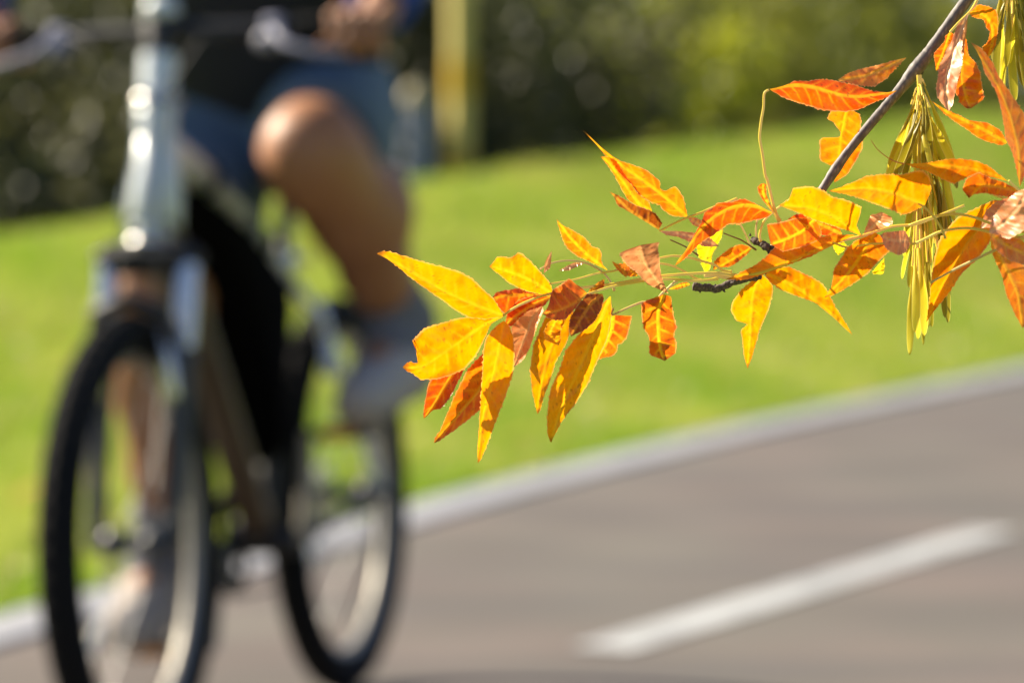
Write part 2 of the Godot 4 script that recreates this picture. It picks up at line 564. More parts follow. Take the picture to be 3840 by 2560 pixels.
# ---------------------------------------------------------------- ground, path, kerb, grass
func ground() -> void:
	var xs := PackedFloat32Array([-400, -200, -100, -60, -40, -28, -20, -15, -12])
	var x := -10.0
	while x < 16.0:
		xs.append(x)
		x += 0.2
	xs.append_array(PackedFloat32Array([17, 19, 22, 28, 40, 60, 100, 200, 400]))
	var ds := PackedFloat32Array([-400, -200, -100, -50, -25, -12, -6])
	var d := -4.0
	while d < 62.0:
		ds.append(d)
		d += 0.25 if d < 40.0 else 0.6
	ds.append_array(PackedFloat32Array([66, 72, 80, 95, 120, 160, 250, 400, 800]))
	var s := Shape.new()
	var pts := PackedVector3Array()
	var cs := PackedColorArray()
	for dd in ds:
		for xx in xs:
			pts.append(Vector3(xx, height(xx, -dd), -dd))
			var n := noise.get_noise_2d(xx * 26.0, dd * 14.0)
			var c := Color(0.16, 0.25, 0.012).lerp(Color(0.30, 0.31, 0.04), clampf(0.5 + n, 0.0, 1.0))
			cs.append(c)
	s.grid(ds.size(), xs.size(), pts, cs)
	tag(obj("lawn", s, M.soil), "sunlit green lawn rising gently from the path to the bushes", "lawn", "", "structure")

	# the path: 4 mm over the lawn's sheet, patched and worn asphalt
	s = Shape.new()
	pts = PackedVector3Array()
	cs = PackedColorArray()
	var rows := 0
	d = -4.0
	while d < 60.0:
		for k in 25:
			var w := k / 24.0 * PATH_WIDE
			var xx := kerb_x(d) + 0.01 + w * 1.035
			pts.append(Vector3(xx, 0.004, -d))
			var n := noise.get_noise_2d(xx * 34.0 + 70.0, d * 22.0)
			var n2 := fine.get_noise_2d(xx * 60.0, d * 40.0 + 33.0)
			var c := Color(0.122, 0.105, 0.080).lerp(Color(0.138, 0.106, 0.083), clampf(0.5 + n * 1.4, 0.0, 1.0)) * (1.0 + 0.30 * n2)
			c = c.lerp(Color(0.088, 0.078, 0.066), 0.6 * smoothstep(0.02, 0.38, noise.get_noise_2d(xx * 10.0 + 215.0, d * 42.0)))
			c.a = 1.0
			cs.append(c)
		rows += 1
		d += 0.12 if d < 24.0 else 0.5
	s.grid(rows, 25, pts, cs)
	tag(obj("path", s, M.asphalt), "grey brown asphalt cycle path curving away to the right", "path", "", "structure")

	# kerb: flat pale edging stones along both sides, chamfered, with open joints
	for side in 2:
		s = Shape.new()
		d = -4.0
		var q := 0
		while d < 50.0:
			var e := d + 0.97
			var x0 := kerb_x(d) + (0.0 if side == 0 else PATH_WIDE * 1.035 + 0.03)
			var x1 := kerb_x(e) + (0.0 if side == 0 else PATH_WIDE * 1.035 + 0.03)
			var wide := -0.2 if side == 0 else 0.2
			var a := Vector3(x0 + wide * 0.5, 0.0, -d)
			var b := Vector3(x1 + wide * 0.5, 0.0, -e)
			var along := (b - a).normalized()
			var basis_ := Basis(along.cross(Vector3.UP), Vector3.UP, -along)
			var tone := 0.94 + 0.1 * rng.randf()
			s.box(Transform3D(basis_, (a + b) / 2.0 + Vector3(0, -0.05, 0)), Vector3(0.195, 0.13, a.distance_to(b)), 0.008, Color(0.37, 0.37, 0.38) * tone)
			d = e + 0.01 if q % 6 == 0 else e + 0.004
			q += 1
		tag(obj("kerb", s, M.kerb), ["pale grey stone kerb between the asphalt path and the lawn", "pale grey kerb on the camera's side of the path"][side], "kerb", "", "structure")

	# one painted dash of the lane line
	s = Shape.new()
	pts = PackedVector3Array()
	cs = PackedColorArray()
	var from := Vector3(0.165, 0.008, -7.62)
	var to := Vector3(1.21, 0.008, -10.32)
	var across := (to - from).normalized().cross(Vector3.UP) * 0.062
	for k in 61:
		for j in 7:
			var p := from.lerp(to, k / 60.0) + across * (j / 3.0 - 1.0) * (1.0 + 0.05 * fine.get_noise_2d(k * 9.0, j * 3.0))
			pts.append(p)
			cs.append(Color(0.33, 0.335, 0.32) * (1.0 + 0.5 * noise.get_noise_2d(p.x * 90.0, p.z * 90.0)))
	s.grid(61, 7, pts, cs)
	tag(obj("lane_marking", s, M.paint), "single white painted dash in the middle of the asphalt path", "lane marking", "", "structure")

	# grass: tufts of bent blades
	s = Shape.new()
	for b in 7:
		var a := b * 2.4
		var lean := Vector3(cos(a), 0, sin(a))
		var h := 0.045 + 0.03 * fmod(b * 0.37, 1.0)
		var wd := lean.cross(Vector3.UP) * 0.0035
		var r0 := lean * 0.018 * fmod(b * 0.61, 1.0)
		var pp := PackedVector3Array()
		var cc := PackedColorArray()
		for k in 4:
			var t := k / 3.0
			var c := r0 + Vector3.UP * h * t + lean * 0.035 * t * t
			pp.append(c - wd * (1.02 - t))
			pp.append(c + wd * (1.02 - t))
			cc.append(Color.WHITE)
			cc.append(Color.WHITE)
		s.grid(4, 2, pp, cc)
	var spots := []
	for k in 150000:
		var dd := lerpf(2.5, 40.0, pow(rng.randf(), 0.8))
		var off := 0.22 + 7.0 * pow(rng.randf(), 1.2)
		spots.append(Vector2(kerb_x(dd) - off, dd))
	for k in 16000:
		var dd := lerpf(-2.0, 16.0, rng.randf())
		spots.append(Vector2(kerb_x(dd) + PATH_WIDE * 1.035 + 0.26 + 3.5 * rng.randf(), dd))
	var mm := MultiMesh.new()
	mm.transform_format = MultiMesh.TRANSFORM_3D
	mm.use_colors = true
	mm.mesh = s.mesh()
	mm.instance_count = spots.size()
	for k in spots.size():
		var p: Vector2 = spots[k]
		var sc := lerpf(0.7, 1.25, rng.randf())
		mm.set_instance_transform(k, Transform3D(Basis(Vector3.UP, rng.randf() * TAU).scaled(Vector3(sc, sc * lerpf(0.7, 1.3, rng.randf()), sc)), Vector3(p.x, height(p.x, -p.y) - 0.004, -p.y)))
		var n := noise.get_noise_2d(p.x * 30.0, p.y * 15.0) * 0.8 + 0.8 * (rng.randf() - 0.5)
		var c := Color(0.205, 0.335, 0.016).lerp(Color(0.45, 0.475, 0.085), clampf(0.45 + n, 0.0, 1.0))
		if rng.randf() < 0.05:
			c = Color(0.42, 0.36, 0.16)
		mm.set_instance_color(k, c)
	var g := MultiMeshInstance3D.new()
	g.multimesh = mm
	g.material_override = M.grass
	g.name = "grass"
	add_child(g, true)
	tag(g, "short bright green grass covering the lawn", "grass", "", "stuff")


# ---------------------------------------------------------------- fallen leaves, a scatter of small dry ones
func litter() -> void:
	var s := Shape.new()
	var pp := PackedVector3Array()
	var cc := PackedColorArray()
	for k in 6:
		var t := k / 5.0
		var w := sin(PI * clampf(t, 0.03, 0.98)) * 0.22
		for j in 3:
			pp.append(Vector3((j - 1.0) * w, 0.12 * absf(j - 1.0) + 0.1 * sin(t * 3.0), t - 0.5))
			cc.append(Color.WHITE)
	s.grid(6, 3, pp, cc)
	var mm := MultiMesh.new()
	mm.transform_format = MultiMesh.TRANSFORM_3D
	mm.use_colors = true
	mm.mesh = s.mesh()
	mm.instance_count = 520
	rng.seed = 77
	for k in mm.instance_count:
		var d := lerpf(4.0, 34.0, rng.randf())
		var x := kerb_x(d) - 0.25 - 4.2 * pow(rng.randf(), 1.3)
		var y := height(x, -d) + (0.05 if x < kerb_x(d) - 0.2 else 0.012)
		var sc := lerpf(0.04, 0.085, rng.randf())
		var b := Basis.from_euler(Vector3(rng.randf_range(-0.5, 0.5), rng.randf() * TAU, rng.randf_range(-0.6, 0.6)))
		mm.set_instance_transform(k, Transform3D(b.scaled(Vector3(sc, sc, sc)), Vector3(x, y, -d)))
		mm.set_instance_color(k, [Color(0.60, 0.50, 0.22), Color(0.55, 0.40, 0.10), Color(0.42, 0.26, 0.08), Color(0.66, 0.60, 0.40)][k % 4])
	var g := MultiMeshInstance3D.new()
	g.multimesh = mm
	g.material_override = M.leaf
	g.name = "fallen_leaves"
	add_child(g, true)
	tag(g, "scattered small dry yellow leaves lying on the lawn", "leaves", "", "stuff")


# ---------------------------------------------------------------- the bushes behind the lawn
func hedge() -> void:
	var s := Shape.new()
	var pp := PackedVector3Array()
	var cc := PackedColorArray()
	for k in 5:
		var t := k / 4.0
		var w := sin(PI * clampf(t, 0.04, 0.98)) * 0.42
		for j in 3:
			pp.append(Vector3((j - 1.0) * w, t - 0.5, absf(j - 1.0) * w * 0.5 + 0.2 * t * t))
			cc.append(Color.WHITE)
	s.grid(5, 3, pp, cc)
	var leaf_mesh := s.mesh()
	# distance along, how far behind the kerb, size, tone
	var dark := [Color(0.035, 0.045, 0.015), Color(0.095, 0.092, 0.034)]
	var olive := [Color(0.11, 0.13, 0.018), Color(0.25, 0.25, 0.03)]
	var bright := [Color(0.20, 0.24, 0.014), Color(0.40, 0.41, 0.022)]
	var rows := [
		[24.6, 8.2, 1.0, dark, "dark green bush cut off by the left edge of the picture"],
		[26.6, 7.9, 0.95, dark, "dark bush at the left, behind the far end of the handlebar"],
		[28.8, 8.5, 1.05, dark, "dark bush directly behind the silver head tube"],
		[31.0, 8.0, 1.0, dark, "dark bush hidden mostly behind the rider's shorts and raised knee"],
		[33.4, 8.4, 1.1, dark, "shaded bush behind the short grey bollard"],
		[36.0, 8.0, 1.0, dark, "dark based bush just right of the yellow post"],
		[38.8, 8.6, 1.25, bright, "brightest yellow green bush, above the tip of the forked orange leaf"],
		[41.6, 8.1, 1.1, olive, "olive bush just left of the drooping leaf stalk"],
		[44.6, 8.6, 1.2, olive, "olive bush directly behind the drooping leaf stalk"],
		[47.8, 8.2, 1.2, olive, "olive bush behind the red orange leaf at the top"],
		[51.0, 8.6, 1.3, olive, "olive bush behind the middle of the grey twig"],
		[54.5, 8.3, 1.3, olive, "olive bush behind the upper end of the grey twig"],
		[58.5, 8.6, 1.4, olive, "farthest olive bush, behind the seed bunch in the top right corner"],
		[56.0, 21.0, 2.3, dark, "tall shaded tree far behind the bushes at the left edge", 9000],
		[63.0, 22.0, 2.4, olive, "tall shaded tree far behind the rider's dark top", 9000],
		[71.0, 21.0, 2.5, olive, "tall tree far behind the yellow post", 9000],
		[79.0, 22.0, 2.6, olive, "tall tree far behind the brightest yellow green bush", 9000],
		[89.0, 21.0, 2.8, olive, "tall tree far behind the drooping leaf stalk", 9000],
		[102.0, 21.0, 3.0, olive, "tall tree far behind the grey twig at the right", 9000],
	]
	var q := 0
	for e in rows:
		var d: float = e[0]
		var off: float = e[1]
		# step off square to the path
		var ahead := Vector2(kerb_x(d + 1.0) - kerb_x(d - 1.0), 2.0).normalized()
		var px := kerb_x(d - off * ahead.x) - off * ahead.y
		px = kerb_x(d) - off * 0.962
		var at := Vector3(px, height(px, -d), -d)
		var o := base("tree" if off > 15.0 else "bush", at)
		tag(o, e[4], "tree" if off > 15.0 else "bush", "trees behind the bushes" if off > 15.0 else "bushes along the top of the lawn")
		rng.seed = 100 + q
		var size: float = e[2]
		var stems := Shape.new()
		for k in 6:
			var a := TAU * k / 6.0 + rng.randf()
			var out := Vector3(cos(a), 0, sin(a))
			stems.tube([out * 0.08, out * 0.25 + Vector3.UP * 0.5, out * 0.6 + Vector3.UP * (1.2 + 0.5 * rng.randf())], [0.03 * size, 0.022, 0.008], 6)
		obj("trunk" if off > 15.0 else "stems", stems, M.wood, o)
		var clumps := []
		for k in 26:
			var a := rng.randf() * TAU
			var r := sqrt(rng.randf()) * 1.25 * size
			var y := (0.16 + 2.1 * pow(rng.randf(), 1.15) * (1.0 - 0.3 * r / 1.25)) * size
			clumps.append([Vector3(cos(a) * r, y, sin(a) * r), (0.34 + 0.25 * rng.randf()) * size, rng.randf()])
		var mm := MultiMesh.new()
		mm.transform_format = MultiMesh.TRANSFORM_3D
		mm.use_colors = true
		mm.mesh = leaf_mesh
		mm.instance_count = e[5] if e.size() > 5 else 3600
		var tones: Array = e[3]
		for k in mm.instance_count:
			var cl: Array = clumps[k % clumps.size()]
			var dir := Vector3(rng.randfn(), rng.randfn(), rng.randfn()).normalized()
			var p: Vector3 = cl[0] + dir * cl[1] * pow(rng.randf(), 0.35)
			p.y = maxf(p.y, 0.05)
			var sc := lerpf(0.07, 0.13, rng.randf()) * size
			var b := Basis.from_euler(Vector3(rng.randf_range(-1.0, 1.0), rng.randf() * TAU, rng.randf_range(-1.2, 1.2)))
			mm.set_instance_transform(k, Transform3D(b.scaled(Vector3(sc, sc, sc)), p))
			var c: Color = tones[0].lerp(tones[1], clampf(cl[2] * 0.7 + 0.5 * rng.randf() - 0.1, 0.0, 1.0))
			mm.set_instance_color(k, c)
		var g := MultiMeshInstance3D.new()
		g.multimesh = mm
		g.material_override = M.hedge_leaf
		g.name = "foliage"
		o.add_child(g, true)
		g.set_meta("kind", "stuff")
		q += 1


func park_posts() -> void:
	# yellow post with darker bands
	var at := Vector3(-0.335, 0.0, -26.3)
	at.y = height(at.x, at.z)
	var o := base("yellow_post", at)
	tag(o, "tall yellow painted post standing at the edge of the lawn", "post")
	var s := Shape.new()
	s.box(Transform3D(Basis(Vector3.UP, 0.3), Vector3(0, 1.25, 0)), Vector3(0.135, 2.6, 0.135), 0.01, Color(0.52, 0.43, 0.12))
	obj("shaft", s, M.yellow, o)
	for b in [[0.0, 0.22], [0.54, 0.26]]:
		s = Shape.new()
		s.box(Transform3D(Basis(Vector3.UP, 0.3), Vector3(0, b[0] + b[1] / 2.0, 0)), Vector3(0.143, b[1], 0.143), 0.01, Color(0.45, 0.30, 0.014))
		obj("band", s, M.yellow, o)
	# grey bollard beside it
	at = Vector3(-0.605, 0.0, -26.0)
	at.y = height(at.x, at.z)
	o = base("grey_bollard", at)
	tag(o, "short grey bollard with a pale sunlit top left of the yellow post", "bollard")
	s = Shape.new()
	s.lathe(Vector3.ZERO, Vector3.UP, [Vector2(0.0, -0.1), Vector2(0.105, -0.1), Vector2(0.10, 0.25), Vector2(0.095, 0.54), Vector2(0.0, 0.54)], 20, Color(0.24, 0.25, 0.275))
	obj("shaft", s, M.grey, o)
	s = Shape.new()
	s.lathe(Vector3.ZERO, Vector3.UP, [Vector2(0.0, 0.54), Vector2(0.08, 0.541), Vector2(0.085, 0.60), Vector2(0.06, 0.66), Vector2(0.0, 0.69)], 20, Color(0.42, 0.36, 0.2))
	obj("cap", s, M.grey, o)


# ---------------------------------------------------------------- bicycle
func wheel(parent: Node3D, axle: Vector3, rear: bool) -> void:
	var w := Shape.new()
	var prof := []
	for k in 14:
		var a := TAU * k / 14.0
		prof.append(Vector2(0.3025 + 0.031 * cos(a), 0.031 * sin(a)))
	w.lathe(axle, Vector3.BACK, prof, 72, Color.WHITE, true)
	# tread blocks
	for k in 56:
		for j in 3:
			var a := TAU * (k + 0.5 * (j % 2)) / 56.0
			var out := Vector3(cos(a), sin(a), 0)
			var t := Transform3D(Basis(Vector3(-sin(a), cos(a), 0), out, Vector3.BACK).orthonormalized(), axle + out * (0.333 if j == 1 else 0.327) + Vector3(0, 0, (j - 1) * 0.014))
			w.box(t, Vector3(0.018, 0.008, 0.009), 0.001)
	var whole := obj("wheel", w, M.rubber, parent)
	var s := Shape.new()
	s.lathe(axle, Vector3.BACK, [Vector2(0.279, -0.012), Vector2(0.281, 0.0), Vector2(0.279, 0.012), Vector2(0.274, 0.0125), Vector2(0.264, 0.010), Vector2(0.261, 0.0), Vector2(0.264, -0.010), Vector2(0.274, -0.0125)], 96, Color.WHITE, true)
	obj("rim", s, M.alloy, whole)
	s = Shape.new()
	var hw := 0.066 if rear else 0.05
	s.lathe(axle, Vector3.BACK, [Vector2(0.0, -hw - 0.02), Vector2(0.009, -hw - 0.02), Vector2(0.010, -hw), Vector2(0.016, -hw + 0.004), Vector2(0.027, -hw + 0.018), Vector2(0.027, -hw + 0.022), Vector2(0.017, -hw + 0.026), Vector2(0.014, 0.0), Vector2(0.017, hw - 0.026), Vector2(0.027, hw - 0.022), Vector2(0.027, hw - 0.018), Vector2(0.016, hw - 0.004), Vector2(0.010, hw), Vector2(0.009, hw + 0.02), Vector2(0.0, hw + 0.02)], 24)
	obj("hub", s, M.dark_steel, whole)
	for k in 32:
		s = Shape.new()
		var a := TAU * k / 32.0
		var lean := 0.5 if k % 4 < 2 else -0.5
		var z := (hw - 0.02) * (1.0 if k % 2 == 0 else -1.0)
		s.tube([axle + Vector3(cos(a + lean) * 0.026, sin(a + lean) * 0.026, z), axle + Vector3(cos(a) * 0.263, sin(a) * 0.263, 0)], [0.0010], 5)
		obj("spoke", s, M.spoke, whole)
	s = Shape.new()
	var ra := -0.62 if not rear else -0.45
	for q in 1:
		var out := Vector3(cos(ra), sin(ra), 0)
		s.box(Transform3D(Basis(out, Vector3(-sin(ra), cos(ra), 0), Vector3.BACK), axle + out * 0.205), Vector3(0.075, 0.022, 0.014), 0.006)
	obj("reflector", s, M.reflector, whole)


func bicycle_and_rider() -> void:
	# both stand in the bicycle's own axes: x ahead, y up, z to the rider's right
	var yaw := deg_to_rad(14.5)
	var ahead := Vector3(-sin(yaw), 0, cos(yaw))
	var right0 := ahead.cross(Vector3.UP)
	var roll := deg_to_rad(1.6)
	var up := Vector3.UP * cos(roll) + right0 * sin(roll)
	var frame_axes := Basis(ahead, up, ahead.cross(up))
	var stand := Vector3(-0.3905, 0.005, -6.575)

	var bike := base("bicycle", stand)
	bike.basis = frame_axes
	tag(bike, "silver and dark mountain bicycle ridden along the path towards the camera", "bicycle")
	var V := func(x, y, z = 0.0): return Vector3(x, y, z)
	var bb := Vector3(0, 0.29, 0)
	var rear := Vector3(-0.43, 0.335, 0)
	var front := Vector3(0.61, 0.335, 0)
	var head_low := Vector3(0.492, 0.775, 0)
	var head_top := Vector3(0.448, 0.975, 0)
	var seat_top := Vector3(-0.15, 0.735, 0)
	wheel(bike, front, false)
	wheel(bike, rear, true)
	var s := Shape.new()
	s.tube([head_low, head_low.lerp(head_top, 0.08), head_low.lerp(head_top, 0.5), head_low.lerp(head_top, 0.92), head_top], [0.034, 0.030, 0.027, 0.029, 0.031], 20)
	obj("head_tube", s, M.silver, bike)
	s = Shape.new()
	s.tube([V.call(0.475, 0.93), V.call(0.30, 0.885), V.call(0.05, 0.80), V.call(-0.14, 0.715)], [0.026, 0.023, 0.021, 0.019], 16)
	obj("top_tube", s, M.silver, bike)
	s = Shape.new()
	s.tube([V.call(0.485, 0.815), V.call(0.44, 0.77), V.call(0.24, 0.56), V.call(0.03, 0.32)], [0.036, 0.034, 0.030, 0.028], 16)
	obj("down_tube", s, M.bronze, bike)
	# gusset plate where the two tubes leave the head
	s = Shape.new()
	s.tube([V.call(0.478, 0.80), V.call(0.455, 0.87), V.call(0.448, 0.93)], [0.040, 0.036, 0.030], 16, Color.WHITE, 1.25)
	obj("gusset", s, M.silver, bike)
	s = Shape.new()
	s.tube([bb, seat_top], [0.019, 0.017], 14)
	obj("seat_tube", s, M.black, bike)
	s = Shape.new()
	s.tube([seat_top - Vector3(-0.004, 0.02, 0), Vector3(-0.2, 0.905, 0)], [0.0145], 14)
	obj("seat_post", s, M.alloy, bike)
	s = Shape.new()
	s.lathe(seat_top - Vector3(0, 0.012, 0), Vector3(-0.28, 0.96, 0).normalized(), [Vector2(0.017, 0), Vector2(0.022, 0.001), Vector2(0.022, 0.024), Vector2(0.016, 0.026)], 18)
	s.tube([seat_top + Vector3(-0.02, 0, -0.01), seat_top + Vector3(-0.03, 0, -0.035), seat_top + Vector3(0.0, 0.002, -0.042)], [0.007, 0.006, 0.005], 8)
	obj("seat_clamp", s, M.steel, bike)
	for z in [-1.0, 1.0]:
		s = Shape.new()
		s.tube([bb + Vector3(-0.02, 0, 0.025 * z), Vector3(-0.16, 0.30, 0.045 * z), Vector3(-0.30, 0.318, 0.06 * z), rear + Vector3(0, 0, 0.069 * z)], [0.013, 0.012, 0.011, 0.009], 10)
		obj("chain_stay", s, M.black, bike)
		s = Shape.new()
		s.tube([seat_top + Vector3(0.0, -0.035, 0.014 * z), Vector3(-0.21, 0.64, 0.04 * z), Vector3(-0.32, 0.50, 0.056 * z), rear + Vector3(0, 0.01, 0.071 * z)], [0.010, 0.010, 0.009, 0.008], 10)
		obj("seat_stay", s, M.silver, bike)
		# fork legs: bright stanchion over a thicker lower leg
		s = Shape.new()
		s.tube([Vector3(0.507, 0.745, 0.062 * z), Vector3(0.541, 0.60, 0.062 * z)], [0.0165], 14)
		obj("fork_stanchion", s, M.steel, bike)
		s = Shape.new()
		s.tube([Vector3(0.539, 0.615, 0.062 * z), Vector3(0.542, 0.60, 0.062 * z), Vector3(0.575, 0.46, 0.062 * z), Vector3(0.606, 0.35, 0.06 * z), Vector3(0.612, 0.325, 0.058 * z)], [0.020, 0.020, 0.0165, 0.014, 0.013], 14)
		obj("fork_leg", s, M.fork, bike)
		# rim brakes
		s = Shape.new()
		s.tube([Vector3(0.575, 0.545, 0.055 * z), Vector3(0.572, 0.60, 0.050 * z), Vector3(0.565, 0.665, 0.036 * z)], [0.011, 0.010, 0.007], 10)
		obj("brake_arm", s, M.steel, bike)
		s = Shape.new()
		s.box(Transform3D(Basis(Vector3.BACK, -0.2), Vector3(0.572, 0.607, 0.024 * z)), Vector3(0.055, 0.012, 0.014), 0.004)
		obj("brake_pad", s, M.black, bike)
		s = Shape.new()
		s.tube([Vector3(-0.215, 0.545, 0.05 * z), Vector3(-0.235, 0.60, 0.046 * z), Vector3(-0.235, 0.665, 0.034 * z)], [0.011, 0.010, 0.007], 10)
		obj("brake_arm", s, M.steel, bike)
		# handlebar furniture
		s = Shape.new()
		s.tube([Vector3(0.392, 1.085, 0.20 * z), Vector3(0.381, 1.085, 0.25 * z), Vector3(0.367, 1.08, 0.335 * z)], [0.0165, 0.017, 0.0175], 14)
		obj("grip", s, M.rubber, bike)
		s = Shape.new()
		s.tube([Vector3(0.398, 1.085, 0.172 * z), Vector3(0.415, 1.077, 0.178 * z), Vector3(0.436, 1.058, 0.20 * z), Vector3(0.440, 1.045, 0.25 * z), Vector3(0.432, 1.042, 0.29 * z)], [0.012, 0.010, 0.007, 0.006, 0.005], 10)
		s.lathe(Vector3(0.398, 1.085, 0.17 * z), Vector3.BACK, [Vector2(0.012, -0.012), Vector2(0.0185, -0.012), Vector2(0.0185, 0.012), Vector2(0.012, 0.012)], 14)
		s.box(Transform3D(Basis(Vector3.BACK, -0.6), Vector3(0.412, 1.068, 0.165 * z)), Vector3(0.036, 0.028, 0.034), 0.008)
		obj("brake_lever", s, M.lever, bike)
		# cables loop from the levers to the frame
		s = Shape.new()
		s.tube([Vector3(0.43, 1.088, 0.15 * z), Vector3(0.50, 1.07, 0.09 * z), Vector3(0.525, 0.98, 0.03 * z), Vector3(0.52, 0.88, 0.02 * z), Vector3(0.535, 0.78, 0.03 * z), Vector3(0.565, 0.675, 0.034 * z)], [0.0028], 6)
		obj("cable", s, M.black, bike)
		# cranks and pedals: left up, right down
		var pz := 0.19 if z > 0 else 0.17
		var tip := Vector3(0.015, 0.29 + 0.172 * -z, 0.085 * z)
		s = Shape.new()
		s.tube([bb + Vector3(0, 0, 0.062 * z), bb + Vector3(0.004, 0.03 * -z, 0.072 * z), tip], [0.017, 0.014, 0.012], 10, Color.WHITE, 0.7)
		obj("crank_arm", s, M.alloy, bike)
		s = Shape.new()
		s.tube([tip, tip + Vector3(0, 0, 0.03 * z)], [0.006], 8)
		s.box(Transform3D(Basis(), Vector3(0.015, tip.y, (pz - 0.02) * z)), Vector3(0.095, 0.022, 0.085), 0.006)
		var ped := obj("pedal", s, M.black, bike)
		s = Shape.new()
		s.box(Transform3D(Basis(), Vector3(0.064, tip.y, (pz - 0.02) * z)), Vector3(0.006, 0.014, 0.05), 0.002)
		obj("reflector", s, M.orange_reflector, ped)
	s = Shape.new()
	s.box(Transform3D(Basis(Vector3.BACK, 0.22), Vector3(0.504, 0.748, 0)), Vector3(0.06, 0.05, 0.165), 0.018)
	s.tube([head_low - Vector3(0.004, -0.01, 0), Vector3(0.502, 0.745, 0)], [0.03, 0.032], 16)
	obj("fork_crown", s, M.black, bike)
	s = Shape.new()
	s.tube([Vector3(0.575, 0.625, -0.062), Vector3(0.592, 0.672, -0.05), Vector3(0.600, 0.692, 0.0), Vector3(0.592, 0.672, 0.05), Vector3(0.575, 0.625, 0.062)], [0.013], 10)
	obj("fork_brace", s, M.black, bike)
	for e in [[head_low, -0.012], [head_top, 0.0]]:
		s = Shape.new()
		s.lathe(e[0], (head_top - head_low).normalized(), [Vector2(0.0, e[1]), Vector2(0.033, e[1]), Vector2(0.036, e[1] + 0.004), Vector2(0.034, e[1] + 0.014), Vector2(0.0, e[1] + 0.015)], 20)
		obj("headset_cup", s, M.steel, bike)
	# stem with its spacers and face plate
	s = Shape.new()
	var ax := (head_top - head_low).normalized()
	s.lathe(head_top, ax, [Vector2(0.027, 0.014), Vector2(0.027, 0.076), Vector2(0.022, 0.078)], 18)
	obj("spacer", s, M.silver, bike)
	s = Shape.new()
	s.lathe(head_top, ax, [Vector2(0.021, 0.076), Vector2(0.024, 0.079), Vector2(0.024, 0.128), Vector2(0.018, 0.131), Vector2(0.0, 0.131)], 18)
	s.tube([head_top + ax * 0.105, Vector3(0.414, 1.087, 0)], [0.021, 0.020], 14)
	s.lathe(Vector3(0.412, 1.087, 0), Vector3.BACK, [Vector2(0.0, -0.026), Vector2(0.024, -0.026), Vector2(0.027, -0.02), Vector2(0.027, 0.02), Vector2(0.024, 0.026), Vector2(0.0, 0.026)], 18)
	obj("stem", s, M.black, bike)
	s = Shape.new()
	s.lathe(head_top + ax * 0.131, ax, [Vector2(0.0, 0.0), Vector2(0.017, 0.0), Vector2(0.026, 0.008), Vector2(0.028, 0.018), Vector2(0.022, 0.030), Vector2(0.010, 0.036), Vector2(0.0, 0.037)], 20)
	obj("bell", s, M.silver, bike)
	s = Shape.new()
	var bar := []
	for k in 21:
		var z := (k - 10) / 10.0 * 0.34
		bar.append(Vector3(0.412 - 0.045 * absf(z) / 0.34, 1.087 - 0.012 * absf(z), z))
	s.tube(bar, [0.0125], 12)
	obj("handlebar", s, M.black, bike)
	s = Shape.new()
	s.tube([Vector3(-0.335, 0.952, 0), Vector3(-0.30, 0.958, 0), Vector3(-0.24, 0.954, 0), Vector3(-0.16, 0.950, 0), Vector3(-0.08, 0.948, 0), Vector3(-0.055, 0.942, 0)], [0.04, 0.068, 0.062, 0.034, 0.022, 0.016], 16, Color.WHITE, 0.4)
	var saddle := obj("saddle", s, M.black, bike)
	s = Shape.new()
	for z in [-0.022, 0.022]:
		s.tube([Vector3(-0.30, 0.93, z), Vector3(-0.25, 0.908, z), Vector3(-0.15, 0.908, z), Vector3(-0.08, 0.935, z)], [0.0035], 6)
	s.box(Transform3D(Basis(), Vector3(-0.2, 0.908, 0)), Vector3(0.035, 0.022, 0.055), 0.005)
	obj("saddle_rail", s, M.steel, saddle)
	# chainrings, cassette, chain, derailleur
	s = Shape.new()
	var ring := []
	for e in [[0.088, 0.050], [0.066, 0.042]]:
		var pts := PackedVector3Array()
		var cs := PackedColorArray()
		for q in [[0.75, 0.0], [1.0, 0.0], [1.0, 0.003], [0.75, 0.003], [0.75, 0.0]]:
			for k in 88:
				var a := TAU * k / 88.0
				var r: float = e[0] * q[0] * (1.0 + (0.025 if k % 2 == 0 and q[0] > 0.9 else 0.0))
				pts.append(bb + Vector3(cos(a) * r, sin(a) * r, e[1] + q[1]))
				cs.append(Color.WHITE)
		s.grid(5, 88, pts, cs, true)
	for k in 5:
		var a := TAU * k / 5.0
		s.tube([bb + Vector3(0, 0, 0.052), bb + Vector3(cos(a) * 0.074, sin(a) * 0.074, 0.052)], [0.011, 0.007], 8, Color.WHITE, 0.4)
	obj("chainring", s, M.dark_steel, bike)
	s = Shape.new()
	s.lathe(bb, Vector3.BACK, [Vector2(0.0, -0.06), Vector2(0.021, -0.06), Vector2(0.021, -0.036), Vector2(0.024, -0.034), Vector2(0.024, 0.034), Vector2(0.021, 0.036), Vector2(0.021, 0.06), Vector2(0.0, 0.06)], 18)
	obj("bottom_bracket", s, M.black, bike)
	s = Shape.new()
	for k in 7:
		var r := 0.026 + 0.0045 * k
		s.lathe(rear + Vector3(0, 0, 0.056 - 0.0048 * k), Vector3.BACK, [Vector2(0.01, 0.0), Vector2(r, 0.0), Vector2(r, 0.002), Vector2(0.01, 0.002)], 30)
	obj("cassette", s, M.steel, bike)
	s = Shape.new()
	var loop := []
	for k in 9:
		var a := -PI / 2 + PI * k / 8.0
		loop.append(bb + Vector3(cos(a) * 0.088, sin(a) * 0.088, 0.051))
	for k in 6:
		var a := PI / 2 + PI * 0.7 * k / 5.0
		loop.append(rear + Vector3(cos(a) * 0.04, sin(a) * 0.04, 0.046))
	loop.append(rear + Vector3(0.01, -0.075, 0.046))
	loop.append(rear + Vector3(0.035, -0.135, 0.046))
